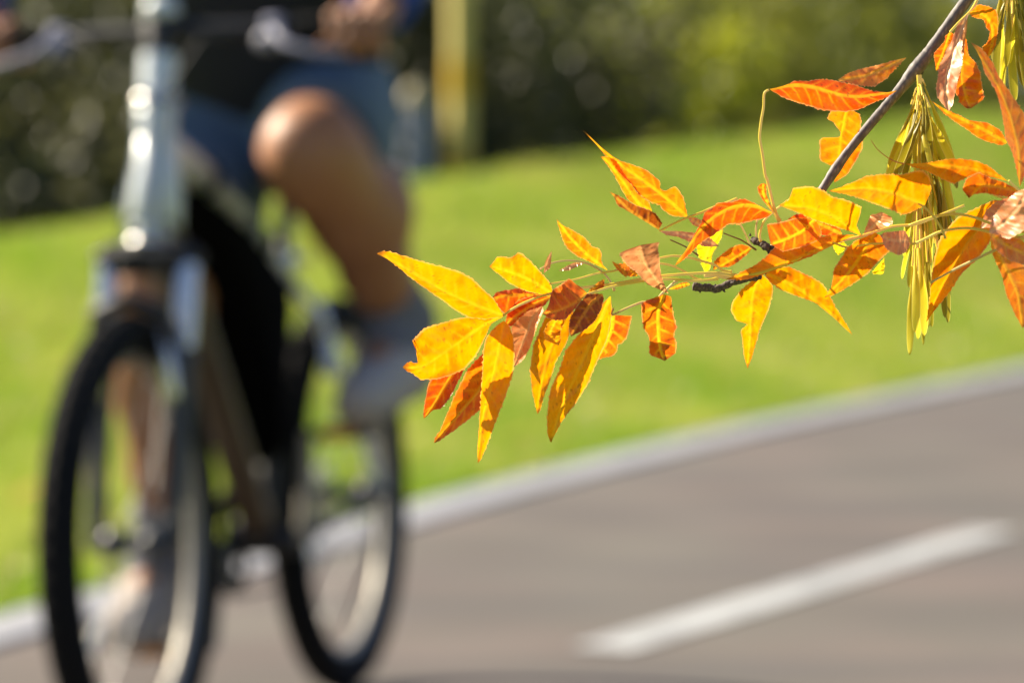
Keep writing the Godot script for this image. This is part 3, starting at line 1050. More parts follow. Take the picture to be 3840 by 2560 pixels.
	loop.append(rear + Vector3(0.07, -0.14, 0.047))
	loop.append(loop[0])
	s.tube(loop, [0.0042], 6)
	obj("chain", s, M.dark_steel, bike)
	s = Shape.new()
	s.box(Transform3D(Basis(Vector3.BACK, 0.35), rear + Vector3(0.03, -0.10, 0.058)), Vector3(0.026, 0.11, 0.012), 0.005)
	s.tube([rear + Vector3(0, -0.01, 0.072), rear + Vector3(0.0, -0.05, 0.082), rear + Vector3(0.02, -0.06, 0.064)], [0.012, 0.014, 0.011], 10)
	obj("derailleur", s, M.dark_steel, bike)

	# black bag strapped into the frame's triangle
	var bag := base("frame_bag", stand)
	bag.basis = frame_axes
	tag(bag, "black wedge shaped fabric bag hanging inside the bicycle frame", "bag")
	s = Shape.new()
	var rim_ := [Vector3(0.34, 0.855, 0), Vector3(0.14, 0.805, 0), Vector3(-0.10, 0.70, 0), Vector3(-0.105, 0.66, 0), Vector3(-0.05, 0.47, 0), Vector3(-0.02, 0.41, 0), Vector3(0.0, 0.43, 0), Vector3(0.14, 0.625, 0), Vector3(0.27, 0.765, 0), Vector3(0.335, 0.83, 0)]
	var mid_ := Vector3.ZERO
	for p in rim_: mid_ += p / rim_.size()
	var bp := PackedVector3Array()
	var bc := PackedColorArray()
	for q in [[0.02, -0.047], [0.5, -0.046], [0.86, -0.038], [0.98, -0.02], [1.0, 0.0], [0.98, 0.02], [0.86, 0.038], [0.5, 0.046], [0.02, 0.047]]:
		for p in rim_:
			bp.append(mid_ + (p - mid_) * q[0] + Vector3(0, 0, q[1]))
			bc.append(Color.WHITE)
	s.grid(9, rim_.size(), bp, bc, true)
	obj("pouch", s, M.bag, bag)
	for p in [[Vector3(0.25, 0.868, 0), 0.027], [Vector3(-0.02, 0.768, 0), 0.025]]:
		s = Shape.new()
		s.lathe(p[0], Vector3(0.95, 0.3, 0).normalized(), [Vector2(p[1], -0.012), Vector2(p[1] + 0.003, -0.012), Vector2(p[1] + 0.003, 0.012), Vector2(p[1], 0.012)], 20, Color.WHITE, true)
		obj("strap", s, M.bag, bag)
	rider(stand, frame_axes)


func rider(stand: Vector3, axes: Basis) -> void:
	var man := base("person", stand)
	man.basis = axes
	tag(man, "cyclist in blue denim shorts and dark top riding with the left knee raised", "person")
	var hip := [Vector3(-0.14, 0.965, -0.09), Vector3(-0.14, 0.965, 0.09)]
	var knee := [Vector3(0.245, 0.905, -0.175), Vector3(0.215, 0.70, 0.085)]
	var ankle := [Vector3(-0.07, 0.635, -0.222), Vector3(-0.03, 0.285, 0.172)]
	var toe := [Vector3(0.115, 0.515, -0.205), Vector3(0.125, 0.165, 0.185)]
	var heel := [Vector3(-0.105, 0.550, -0.22), Vector3(-0.07, 0.20, 0.175)]
	var wrist := [Vector3(0.312, 1.114, -0.312), Vector3(0.305, 1.14, 0.335)]
	var elbow := [Vector3(0.07, 1.19, -0.255), Vector3(-0.02, 1.22, 0.48)]
	var shoulder := [Vector3(0.04, 1.455, -0.195), Vector3(0.04, 1.455, 0.195)]
	var neck := Vector3(0.065, 1.535, 0)
	var head := Vector3(0.115, 1.675, 0)
	# the whole body in one skin
	var b := []
	b.append([Vector3(-0.15, 1.0, 0), Vector3(-0.085, 1.2, 0), 0.125, 0.12])
	b.append([Vector3(-0.085, 1.2, 0), Vector3(0.01, 1.40, 0), 0.12, 0.13])
	b.append([shoulder[0], shoulder[1], 0.062, 0.062])
	b.append([Vector3(0.04, 1.46, 0), head - Vector3(0.01, 0.05, 0), 0.06, 0.055])
	for k in 2:
		b.append([hip[k], hip[k].lerp(knee[k], 0.55), 0.098, 0.084])
		b.append([hip[k].lerp(knee[k], 0.55), knee[k], 0.084, 0.066])
		b.append([knee[k], knee[k].lerp(ankle[k], 0.10) + Vector3(0.006, 0, 0), 0.074, 0.074])
		var calf: Vector3 = knee[k].lerp(ankle[k], 0.34) + Vector3(-0.03, -0.002, -0.018 if k == 0 else 0.012)
		b.append([knee[k].lerp(ankle[k], 0.06), calf, 0.070, 0.080])
		b.append([calf, knee[k].lerp(ankle[k], 0.7), 0.078, 0.054])
		b.append([knee[k].lerp(ankle[k], 0.7), ankle[k], 0.050, 0.040])
		b.append([ankle[k], toe[k], 0.036, 0.026])
		b.append([ankle[k], heel[k], 0.036, 0.03])
		b.append([shoulder[k], elbow[k], 0.054, 0.042])
		b.append([elbow[k], wrist[k], 0.042, 0.030])
	var skin := body(b, 0.013, 0.035)
	# hands: palm behind the grip, fingers curled over and under it, thumb along the inside
	for k in 2:
		var sgn := -1.0 if k == 0 else 1.0
		var g := Vector3(0.372, 1.076, 0.295 * sgn)
		var h := []
		h.append([wrist[k], g + Vector3(-0.042, 0.022, 0.008 * sgn), 0.028, 0.025])
		for q in 4:
			var z: float = (0.038 - 0.0235 * q) * sgn
			var r: float = [0.0085, 0.0093, 0.0095, 0.009][q]
			var reach: float = [0.9, 1.0, 1.05, 0.97][q]
			var k0 := g + Vector3(-0.016, 0.030, z)
			var k1 := g + Vector3(0.020 * reach, 0.022, z * 0.98)
			var k2 := g + Vector3(0.027 * reach, -0.010, z * 0.96)
			var k3 := g + Vector3(0.006, -0.029 * reach, z * 0.95)
			h.append([g + Vector3(-0.045, 0.020, z * 0.6), k0, 0.016, 0.012])
			h.append([k0, k1, r + 0.0015, r + 0.001])
			h.append([k1, k2, r + 0.001, r])
			h.append([k2, k3, r, r - 0.001])
		h.append([g + Vector3(-0.045, 0.008, -0.025 * sgn), g + Vector3(-0.020, -0.012, -0.052 * sgn), 0.014, 0.011])
		h.append([g + Vector3(-0.020, -0.012, -0.052 * sgn), g + Vector3(0.010, -0.026, -0.060 * sgn), 0.011, 0.009])
		var hs := body(h, 0.004, 0.006)
		skin.grid(0, 0, PackedVector3Array(), PackedColorArray())
		var o := skin.v.size()
		skin.v.append_array(hs.v)
		skin.c.append_array(hs.c)
		for q in hs.i:
			skin.i.append(q + o)
	# head: skull, jaw, brow, nose, ears
	var hb := [
		[head + Vector3(-0.02, 0.035, 0), head + Vector3(0.02, 0.04, 0), 0.082, 0.078], [head + Vector3(0.03, -0.01, 0), head + Vector3(0.05, -0.075, 0), 0.062, 0.038],
		[head + Vector3(0.06, -0.085, 0), head + Vector3(0.07, -0.088, 0), 0.026, 0.022], [head + Vector3(0.086, 0.022, -0.03), head + Vector3(0.086, 0.022, 0.03), 0.014, 0.014],
		[head + Vector3(0.09, 0.015, 0), head + Vector3(0.113, -0.026, 0), 0.010, 0.014], [head + Vector3(0.098, -0.03, -0.010), head + Vector3(0.098, -0.03, 0.010), 0.010, 0.010],
		[head + Vector3(0.0, 0.012, -0.08), head + Vector3(-0.008, -0.025, -0.078), 0.013, 0.009], [head + Vector3(0.0, 0.012, 0.08), head + Vector3(-0.008, -0.025, 0.078), 0.013, 0.009],
		[head + Vector3(0.082, -0.055, -0.014), head + Vector3(0.082, -0.055, 0.014), 0.012, 0.012],
		[neck, head + Vector3(-0.01, -0.05, 0), 0.054, 0.052],
	]
	var hm := body(hb, 0.0055, 0.02)
	var o2 := skin.v.size()
	skin.v.append_array(hm.v)
	skin.c.append_array(hm.c)
	for q in hm.i:
		skin.i.append(q + o2)
	obj("body", skin, M.skin, man)
	var s := Shape.new()
	for z in [-1.0, 1.0]:
		s = Shape.new()
		s.ball(head + Vector3(0.080, 0.002, 0.031 * z), Vector3(0.012, 0.011, 0.013), Color.WHITE, 8)
		var eye := obj("eye", s, M.eye, man)
		s = Shape.new()
		s.ball(head + Vector3(0.090, 0.001, 0.031 * z), Vector3(0.003, 0.0055, 0.0055), Color.WHITE, 6)
		obj("iris", s, M.iris, eye)
		s = Shape.new()
		s.tube([head + Vector3(0.098, 0.024, 0.014 * z), head + Vector3(0.099, 0.030, 0.03 * z), head + Vector3(0.088, 0.026, 0.048 * z)], [0.003, 0.004, 0.002], 6)
		obj("eyebrow", s, M.hair, man)
	s = Shape.new()
	s.tube([head + Vector3(0.086, -0.056, -0.024), head + Vector3(0.096, -0.054, -0.008), head + Vector3(0.096, -0.054, 0.008), head + Vector3(0.086, -0.056, 0.024)], [0.003, 0.006, 0.006, 0.003], 8)
	obj("mouth", s, M.lips, man)
	var hair := body([[head + Vector3(-0.03, 0.05, 0), head + Vector3(0.012, 0.068, 0), 0.086, 0.078], [head + Vector3(-0.055, 0.02, 0), head + Vector3(-0.045, -0.03, 0), 0.07, 0.055], [head + Vector3(-0.01, 0.05, -0.03), head + Vector3(-0.01, 0.05, 0.03), 0.075, 0.075]], 0.009, 0.02, [[head + Vector3(0.07, 0.0, 0), Vector3(0.6, -0.8, 0).normalized(), 0.12]])
	obj("hair", hair, M.hair, man)
	# loose knee-length shorts, cut off square at the hems
	var sb := [[Vector3(-0.16, 0.985, -0.05), Vector3(-0.16, 0.985, 0.05), 0.135, 0.135], [Vector3(-0.15, 1.0, 0), Vector3(-0.10, 1.1, 0), 0.135, 0.13]]
	var hem := []
	for k in 2:
		var dir: Vector3 = (knee[k] - hip[k]).normalized()
		var stop: Vector3 = hip[k].lerp(knee[k], 0.80 if k == 0 else 0.62)
		var droop := Vector3(0, -0.004, -0.010) if k == 0 else Vector3(0, -0.01, 0)
		sb.append([hip[k], hip[k].lerp(knee[k], 0.5) + droop, 0.112, 0.104])
		sb.append([hip[k].lerp(knee[k], 0.5) + droop, knee[k] + droop * 1.4, 0.103, 0.094])
		var tilt: Vector3 = (dir + Vector3(0, 0.1, 0.32)).normalized() if k == 0 else dir
		hem.append([stop, tilt, 0.26])
	obj("shorts", body(sb, 0.013, 0.04, hem), M.denim, man)
	var tb := [[Vector3(-0.09, 1.18, 0), Vector3(0.02, 1.42, 0), 0.155, 0.14], [Vector3(-0.14, 1.02, -0.02), Vector3(-0.14, 1.02, 0.02), 0.145, 0.145], [Vector3(-0.12, 1.08, -0.03), Vector3(-0.12, 1.08, 0.03), 0.145, 0.145], [Vector3(-0.12, 1.08, 0), Vector3(-0.07, 1.25, 0), 0.145, 0.145], [Vector3(-0.07, 1.25, -0.04), Vector3(0.02, 1.42, -0.06), 0.125, 0.115], [Vector3(-0.07, 1.25, 0.04), Vector3(0.02, 1.42, 0.06), 0.125, 0.115], [shoulder[0], shoulder[1], 0.076, 0.076]]
	obj("top", body(tb, 0.016, 0.05), M.dark_cloth, man)
	for k in 2:
		var arm := body([[shoulder[k], elbow[k], 0.076, 0.066], [elbow[k], wrist[k].lerp(elbow[k], 0.08), 0.066, 0.052]], 0.012, 0.03, [[wrist[k].lerp(elbow[k], 0.12), (wrist[k] - elbow[k]).normalized(), 0.12]])
		obj("sleeve", arm, M.blue_cloth, man)
		var sock := body([[knee[k].lerp(ankle[k], 0.86), ankle[k], 0.056, 0.053], [ankle[k], ankle[k].lerp(toe[k], 0.3), 0.052, 0.05]], 0.009, 0.02)
		obj("sock", sock, M.sock, man)
		var fwd: Vector3 = (toe[k] - heel[k]).normalized()
		var shoe := body([[heel[k] + Vector3(0, 0.012, 0), heel[k].lerp(toe[k], 0.45) + Vector3(0, 0.022, 0), 0.050, 0.054], [heel[k].lerp(toe[k], 0.45) + Vector3(0, 0.018, 0), toe[k], 0.053, 0.043], [ankle[k] - Vector3(0.0, 0.015, 0), heel[k].lerp(toe[k], 0.35) + Vector3(0, 0.03, 0), 0.05, 0.05], [heel[k].lerp(toe[k], 0.7) + Vector3(0, 0, -0.014), heel[k].lerp(toe[k], 0.7) + Vector3(0, 0, 0.014), 0.036, 0.036]], 0.009, 0.02)
		var sh := obj("shoe", shoe, M.shoe, man)
		s = Shape.new()
		s.tube([heel[k] + Vector3(-0.03, -0.03, 0), heel[k] + Vector3(-0.01, -0.032, 0), heel[k].lerp(toe[k], 0.4) + Vector3(0, -0.030, 0), heel[k].lerp(toe[k], 0.75) + Vector3(0, -0.028, 0), toe[k] + Vector3(0.015, -0.022, 0), toe[k] + Vector3(0.036, -0.016, 0)], [0.028, 0.038, 0.036, 0.046, 0.038, 0.02], 14, Color.WHITE, 0.3)
		obj("sole", s, M.sole, sh)
		s = Shape.new()
		for q in 4:
			var m: Vector3 = heel[k].lerp(toe[k], 0.45 + 0.11 * q) + Vector3(0.0, 0.064 - 0.008 * q, 0)
			s.tube([m + Vector3(0, -0.008, -0.022), m + Vector3(0, 0.003, 0), m + Vector3(0, -0.008, 0.022)], [0.003], 6)
		obj("lace", s, M.sole, sh)


# ---------------------------------------------------------------- the branch
func samara_mesh(seed_: int) -> ArrayMesh:   # an ash key of unit length hanging from its stalk at the origin: a slim seed, then a long flat wing
	var s := Shape.new()
	var pts := PackedVector3Array()
	var cs := PackedColorArray()
	var rows := 34
	var cols := 9
	for r in rows:
		var t := float(r) / (rows - 1)
		var w := lerpf(0.013, 0.052, smoothstep(0.12, 0.55, t)) * sqrt(maxf(0.0, 1.0 - pow(clampf((t - 0.74) / 0.26, 0.0, 1.0), 2.2)))
		w = 0.009 if t < 0.06 else maxf(w, 0.003)
		var full := 1.0 - smoothstep(0.35, 0.6, t)   # the plump seed in the upper part
		for k in cols:
			var u := (k - (cols - 1) * 0.5) / ((cols - 1) * 0.5)
			var bend := 0.05 * sin(t * 2.6 + seed_ * 1.7)
			pts.append(Vector3(u * w + bend * 0.6, -t, (1.0 - u * u) * (0.020 * full + 0.006) + 0.35 * w * u * sin(t * 2.0 + seed_) + bend * 0.8))
			var ridge := 0.5 + 0.5 * fine.get_noise_2d(u * 260.0 + seed_ * 50.0, t * 50.0)
			var c := Color(0.60, 0.50, 0.018).lerp(Color(0.78, 0.67, 0.05), ridge)
			c = c.lerp(Color(0.52, 0.40, 0.02), 0.7 * full * (1.0 - 0.5 * absf(u)))
			c = c * [1.0, 0.62, 1.15, 0.42, 0.8][seed_ % 5]
			if absf(u) > 0.9:
				c = c.lerp(Color(0.86, 0.76, 0.24), 0.6)
			c = c.lerp(Color(0.30, 0.15, 0.02), 0.6 * smoothstep(0.965, 1.0, t))
			c.a = 1.0
			cs.append(c)
	s.grid(rows, cols, pts, cs)
	return s.mesh()



func key_bunch(root: Node3D, top: Vector3, spread: Array, seed_: int) -> void:
	# spread: rows of [how many, y of bases, y of tips, x of bases from/to, x of tips from/to, z] in millimetres
	rng.seed = seed_
	var stem := Shape.new()
	var low := top
	for e in spread:
		low = Vector3((e[3] + e[4]) * 0.5, e[1], e[7])
	stem.tube([top * 0.001, top.lerp(low, 0.3) * 0.001 + Vector3(0.0012, 0, 0), top.lerp(low, 0.65) * 0.001, low * 0.001], [0.0013, 0.0010, 0.0008, 0.0005], 7)
	var bunch := obj("seed_bunch", stem, M.petiole, root)
	var meshes := []
	for k in 5:
		meshes.append(samara_mesh(seed_ + k))
	for e in spread:
		for k in e[0]:
			var t: float = (k + 0.5 * rng.randf()) / e[0]
			var jig := rng.randf()
			var from := Vector3(lerpf(e[3], e[4], t), e[1] + rng.randf_range(-9, 9), e[7] + rng.randf_range(-9, 9)) * 0.001
			var to := Vector3(lerpf(e[5], e[6], t) + rng.randf_range(-1.5, 1.5), e[2] + rng.randf_range(-7, 7), e[7] + rng.randf_range(-13, 13)) * 0.001
			var long := clampf(from.distance_to(to), 0.026, 0.043)
			var y := (from - to).normalized()
			from = to + y * long
			var x := y.cross(Vector3(sin(jig * 1.3 - 0.8), 0, cos(jig * 1.3 - 0.8))).normalized()
			var key := obj("seed", meshes[(k * 3 + int(jig * 5.0)) % 5], M.seed, bunch)
			key.transform = Transform3D(Basis(x, y, x.cross(y)).scaled_local(Vector3(long * 0.95, long, long)), from)
			# its own thread-like stalk back to the stem
			var root_y := lerpf(from.y, top.y * 0.001, 0.55)
			var st := Vector3(lerpf(top.x, low.x, clampf((top.y * 0.001 - root_y) / maxf(0.001, (top.y - low.y) * 0.001), 0.0, 1.0)), 0, 0) * 0.001
			st.y = root_y
			st.z = lerpf(top.z, low.z, 0.4) * 0.001
			var thread := Shape.new()
			thread.tube([st, st.lerp(from, 0.5) + Vector3(0, 0.002, 0), from], [0.0005, 0.00042, 0.0005], 5)
			obj("seed_stalk", thread, M.petiole, bunch)


func branch() -> void:
	var root := base("ash_branch", Vector3(0.1961, 0.9062, -2.0034))
	tag(root, "sharp grey twig with orange and yellow autumn leaves and hanging ash seeds", "branch")
	bark(root, [99,124.2,-24.4,79.5,100.6,-21.7,60.1,77.1,-19,42.9,55.7,-16.4,26.1,34.4,-13.8,12.7,16.2,-11.3,2.4,2.4,-9,-8.8,-11.4,-6.7,-21.7,-26.3,-4.3,-34.6,-42.2,-1.9,-45.7,-58.4,0.5,-58.1,-75.9,3,-66.6,-84.4,5.1,-72,-88.5,7.1])
	spur(root, [-71,-87,9.1,-74.4,-84.6,7,-77.8,-83.1,4.9,-79.9,-82,2.9], 1.9, 1.6)
	spur(root, [-75.1,-99.9,9.5,-79.9,-100.6,9.3,-85.6,-101.9,9.1,-90.4,-103.3,8.9,-93.9,-105,8.7,-97.4,-106.3,8.5,-100.9,-105.5,8.2,-104.4,-105.5,8,-109.2,-104.6,7.7], 1.6, 2.0)
	spur(root, [-71,-87,9.1,-69.2,-89.4,9.2,-71,-92.9,9.3,-76.3,-96.8,9.4,-78.9,-99.5,9.5], 1.7, 1.5)
	var s1 := stalk("leaf_stalk", root, M.petiole, 0.75, 0.6, [-88,-99.5,19.5,-96.8,-98.2,18,-111.4,-98.7,16.5,-128.1,-100.2,15,-144.8,-103.2,13.6,-163.7,-105.7,12.2,-180.5,-109.1,10.9,-193.1,-114.2,9.5,-200.5,-119.1,8.2])
	var s2 := stalk("leaf_stalk", root, M.petiole, 0.7, 0.5, [-96.6,-101,15.6,-107.2,-102,16.9,-124,-101.2,18.2,-145,-104.1,19.7,-159.7,-108.2,21.2,-170.2,-111.3,22.6,-177.5,-109.8,23.9])
	var s3 := stalk("leaf_stalk", root, M.pale_petiole, 0.6, 0.4, [-146.4,-107.1,7.8,-149.3,-101.2,7.2,-154.2,-96.6,6.7,-161.1,-93.4,6.3,-168.9,-92.4,5.9,-176.7,-93.6,5.6,-182.6,-96.6,5.4])
	var s4 := stalk("leaf_stalk", root, M.petiole, 0.55, 0.4, [-132.1,-92.7,9.3,-140.5,-95.1,8.6,-146.8,-97.4,7.8,-155.2,-98.7,7.1,-165.7,-101.6,6.4,-178,-103.7,5.7])
	var s5 := stalk("leaf_stalk", root, M.petiole, 0.7, 0.45, [-86.6,-62.6,2.2,-99,-67,3.2,-104.3,-69.2,4,-110.9,-71.5,4.9,-118,-74.7,5.8,-124.8,-78.2,6.8])
	var s6 := stalk("leaf_stalk", root, M.petiole, 0.7, 0.5, [-89.6,-97.9,9.5,-94,-97.1,9.1,-98.3,-94.4,8.8,-105.3,-92.3,8.4,-111.5,-90.7,8.1,-118,-90.1,7.7,-124.6,-91.2,7.5,-129,-92.7,7.3])
	var s7 := stalk("leaf_stalk", root, M.petiole, 0.6, 0.5, [-104.4,-101.9,7.6,-107.9,-100.6,7.5,-111.4,-98.4,7.5,-118,-95.1,7.4,-124.6,-93.8,7.3,-131.2,-94.5,7.3])
	var s8 := stalk("leaf_stalk", root, M.pale_petiole, 0.7, 0.5, [-116.6,-101.8,15.6,-120.4,-105.3,14,-123.4,-108,12.4,-126.9,-111.7,10.8,-133.4,-112.6,9.1,-141.3,-115.8,7.5,-147.4,-118.7,5.9,-146.9,-115.6,4.1])
	var s10 := stalk("leaf_stalk", root, M.petiole, 0.8, 0.55, [-67.9,-73.4,28.6,-70.6,-66.9,29.3,-73.7,-54.3,29.7,-75,-50.8,30.5,-76.4,-40.9,31,-77.7,-33.5,31.6,-77.1,-25.7,32.3,-76,-18.8,32.9,-75.7,-12.4,33.6,-73.6,-10.6,34.4])
	var s11 := stalk("leaf_stalk", root, M.petiole, 0.8, 0.6, [-88.1,-99.4,33.5,-76.2,-97.4,36.6,-58.2,-90.5,39.5,-45.5,-84.2,42.4,-29,-79.8,45.3,-15.9,-75.7,48.3,-5.5,-74.6,51.4,2.8,-71.6,54.4,17.4,-65.6,57.3])
	var s12 := stalk("leaf_stalk", root, M.petiole, 0.75, 0.6, [46.1,-81.4,77.9,29.1,-78.4,74.2,25.1,-77.3,70.6,16.7,-76.2,67,6.1,-77.8,63.5,-0.1,-80.7,60,-6.8,-83.8,56.6,-7.8,-80.8,52.9])
	var s13 := stalk("leaf_stalk", root, M.petiole, 0.75, 0.6, [45.5,-78.3,82.8,28.8,-74.3,76.7,20.7,-71.2,70.6,12.6,-69.7,64.5,3.5,-70.8,58.5,-8.2,-75,52.7])
	var s14 := stalk("leaf_stalk", root, M.petiole, 0.6, 0.5, [6.9,-81,72.9,5.4,-76.7,70.2,2.2,-71.4,67.6,-2,-66.6,64.9,-4.8,-64.9,62.3])
	var s15 := stalk("leaf_stalk", root, M.pale_petiole, 0.7, 0.5, [44.8,-78.7,87.8,27.3,-87.2,81.9,20.2,-91,75.8,12.1,-95.3,69.7,0.9,-102,63.6])
	var s16 := stalk("leaf_stalk", root, M.petiole, 0.6, 0.5, [-60.4,-76.1,32.7,-53.8,-78.2,37.8,-45.6,-82,42.9,-37.8,-85.4,48,-29.2,-84.1,53,-20.6,-83.4,58])
	var s17 := stalk("leaf_stalk", root, M.petiole, 0.6, 0.45, [-79.7,-86,-3,-81.8,-82.4,5.6,-84,-78.4,14.1,-86.9,-74,22.6])
	var s18 := stalk("leaf_stalk", root, M.pale_petiole, 0.55, 0.4, [-77.4,-82.4,2.9,-77.9,-78.5,6.1,-77.8,-74.1,9.3,-76.9,-71.8,12.5])
	var s19 := stalk("leaf_stalk", root, M.petiole, 0.7, 0.45, [-75.5,-83.3,6.9,-76.2,-79.8,8.4,-74.6,-74,9.8,-71.8,-70.5,11.3,-67.8,-67,12.8,-61.3,-62.2,14.2])
	var s20 := stalk("leaf_stalk", root, M.twig, 0.4, 0.3, [-77.7,-87.3,3.1,-84.6,-82.8,9.6,-90.2,-80.6,16.2,-94.3,-79.1,22.8])
	var s21 := stalk("leaf_stalk", root, M.twig, 0.35, 0.3, [-105.5,-90.1,3.2,-112.1,-85.7,3,-119.4,-82.4,2.9])
	var s22 := stalk("leaf_stalk", root, M.rusty, 0.3, 0.15, [-10.2,-46,46.7,-15.4,-44.6,50.4,-20.2,-41.9,54,-24,-38.9,57.7,-27,-35,61.3])
	var s23 := stalk("leaf_stalk", root, M.petiole, 0.8, 0.6, [31.4,38,-1.3,29,32.9,1.2,27,29.7,3.8,24.6,26.9,6.3,19.4,22.1,8.8,15.3,17.8,11.4])
	var s24 := stalk("leaf_stalk", root, M.petiole, 0.9, 0.6, [62.1,-47.5,71.7,48.1,-59.4,75.5,41.9,-59.4,78.8,35.4,-54,82])
	var s25 := stalk("leaf_stalk", root, M.petiole, 0.8, 0.8, [-70.6,-86,3,-64.9,-80.6,8.8,-64.6,-76.6,14.7,-67.4,-73.5,20.6,-70.4,-69.2,26.5,-75.1,-63.1,32.2])
	var s26 := stalk("leaf_stalk", root, M.petiole, 1.2, 0.9, [-85.8,-102,3.6,-91.5,-100.7,3.5,-98.1,-99.6,3.5,-102.9,-99.8,3.5])
	var s27 := stalk("leaf_stalk", root, M.petiole, 0.7, 0.5, [46.7,-69.6,72.5,38.8,-65.7,65.7,37.4,-63.1,58.9,31.6,-60.5,52.2])
	leaflet(s1, "Y", 20, 8, 3, 0.1, 1, 1.0, [-200,-119.6,8.2,-202.3,-118.7,8.5,-204.6,-117.8,8.7,-206.8,-116.9,9,-209.1,-116,9.2,-211.4,-115.1,9.5,-213.7,-114.1,9.7,-215.9,-113.1,10,-218.1,-112.1,10.2,-220.3,-111.1,10.5,-222.6,-110,10.7,-224.7,-109,11,-226.9,-107.8,11.2,-229.1,-106.7,11.5,-231.2,-105.5,11.7,-233.3,-104.3,12,-235.4,-103,12.2,-237.6,-101.8,12.5,-239.7,-100.6,12.7,-241.7,-99.3,12.9,-243.8,-98,13.2,-245.9,-96.7,13.4,-248,-95.4,13.7,-250.1,-94.2,13.9,-252.2,-93,14.1,-254.3,-91.9,14.4,-256.5,-90.8,14.6,-258.7,-89.8,14.9,-261,-88.8,15.1], [0.1,2,4.1,5.9,6.9,7.8,8.6,9.5,10.4,11.2,11.4,11.6,11.4,11,10.6,10.1,9.4,8.7,8,7.3,6.7,6,5.4,4.8,4.3,3.8,3.4,2.6,0], [0.1,1.5,3,4.5,5.2,6,6.9,6.7,6.5,6.2,5.7,5.1,4.6,4.3,4.1,3.9,3.6,3.4,3.1,2.8,2.5,2.2,1.9,1.4,1,0.6,0.2,0.1,0])
	leaflet(s1, "Y2", 24, -10, -6, 0.1, 2, 1.0, [-200.9,-120.2,-1.8,-202.7,-120.9,-1.8,-204.6,-121.7,-1.9,-206.3,-122.5,-1.9,-208.1,-123.4,-1.9,-209.8,-124.4,-2,-211.5,-125.5,-2,-213.2,-126.5,-2,-214.8,-127.6,-2.1,-216.5,-128.7,-2.1,-218.2,-129.8,-2.1,-219.8,-130.9,-2.2,-221.4,-132,-2.2,-223.1,-133.1,-2.2,-224.7,-134.3,-2.3,-226.4,-135.4,-2.3,-228,-136.5,-2.3,-229.6,-137.7,-2.4,-231.2,-138.8,-2.4,-232.9,-140,-2.4,-234.5,-141.1,-2.5,-236.1,-142.1,-2.5,-237.9,-143.1,-2.5,-239.6,-143.8,-2.6,-241.5,-144.3,-2.6,-243.4,-144.6,-2.7,-245.3,-144.6,-2.8,-247.3,-144.5,-2.8,-249.2,-144.3,-2.9], [0.1,0.6,1.3,2.2,3.4,4.8,6.2,7.7,8.9,9.7,10.5,11.2,11.9,12.7,13.4,14,14.7,15.3,15.1,14.8,14.4,14.2,13.8,13.5,2.5,2.2,3.2,2.6,0], [0.1,0.3,0.6,0.8,1.9,3.4,4.8,6,7.2,8.3,9.4,10.4,10.9,11.4,11.9,12.4,12.1,11.7,11.3,10.7,10,9.2,8.2,7.1,6.5,3.8,2.3,1.6,0])
	leaflet(s1, "Y", 22, 12, -8, 0.1, 3, 1.0, [-200,-121.3,12.3,-200.4,-123.7,12.8,-200.8,-126.2,13.3,-201.2,-128.7,13.8,-201.7,-131.1,14.3,-202.1,-133.6,14.9,-202.6,-136,15.4,-203.1,-138.5,15.9,-203.5,-140.9,16.4,-204.1,-143.4,16.9,-204.6,-145.8,17.4,-205.2,-148.2,17.9,-205.8,-150.6,18.5,-206.4,-153.1,19,-207,-155.5,19.5,-207.6,-157.9,20,-208.2,-160.3,20.5,-208.7,-162.7,21,-209.3,-165.1,21.5,-209.7,-167.6,22.1,-210.2,-170,22.6,-210.6,-172.5,23.1,-211,-174.9,23.6,-211.3,-177.4,24.1,-211.6,-179.8,24.6,-211.8,-182.3,25.2,-212.1,-184.7,25.7,-212.3,-187.2,26.2,-212.6,-189.7,26.7], [0.1,2.6,4.8,6.2,7.1,7.3,7.4,7.1,6.7,6.3,5.9,5.4,5,4.5,4.1,3.6,3.2,2.7,2.3,2,1.6,1.3,1.1,1,0.9,0.9,0.7,0.4,0], [0.1,3.3,4.6,5.9,6.6,7.2,7.7,8.2,8.5,8.8,9,8.7,8.5,8.3,8.1,7.9,7.6,7.3,6.9,6.5,6,5.6,5,4.4,3.8,3.1,2.3,1.6,0])
	leaflet(s1, "O", 18, -6, 48, 0.1, 4, 1.0, [-200.5,-124.3,-7.6,-201.1,-126.7,-7.6,-201.7,-129,-7.6,-202.3,-131.4,-7.6,-202.9,-133.7,-7.6,-203.5,-136.1,-7.6,-204.2,-138.4,-7.6,-204.9,-140.7,-7.5,-205.8,-143,-7.5,-206.7,-145.2,-7.5,-207.7,-147.4,-7.5,-208.7,-149.6,-7.5,-209.8,-151.8,-7.5,-211,-153.9,-7.5,-212.3,-155.9,-7.5,-213.8,-157.8,-7.5,-215.3,-159.7,-7.5,-216.9,-161.5,-7.5,-218.5,-163.4,-7.5,-220.1,-165.2,-7.5,-221.6,-167.1,-7.5,-223.2,-168.9,-7.6,-224.8,-170.7,-7.6,-226.4,-172.6,-7.6,-228,-174.4,-7.6,-229.6,-176.3,-7.6,-231.2,-178.1,-7.6,-232.8,-180,-7.6,-234.3,-181.8,-7.6], [0.1,0.9,1.7,2.6,3.4,4.2,5.2,6.4,7.5,8.4,9.1,9.8,9.9,9.8,9.5,9.2,8.7,8.1,7.4,6.7,5.9,5.1,4.3,3.4,2.5,1.6,1.4,1.2,0], [0.1,0.4,0.8,1.3,1.7,2.2,2.7,3.3,4,4.8,5.7,6.7,6.4,6.1,6.1,6.1,6.3,6.4,5.9,5.5,5.1,4.6,4.2,3.8,3.1,2.5,1.8,1.2,0])
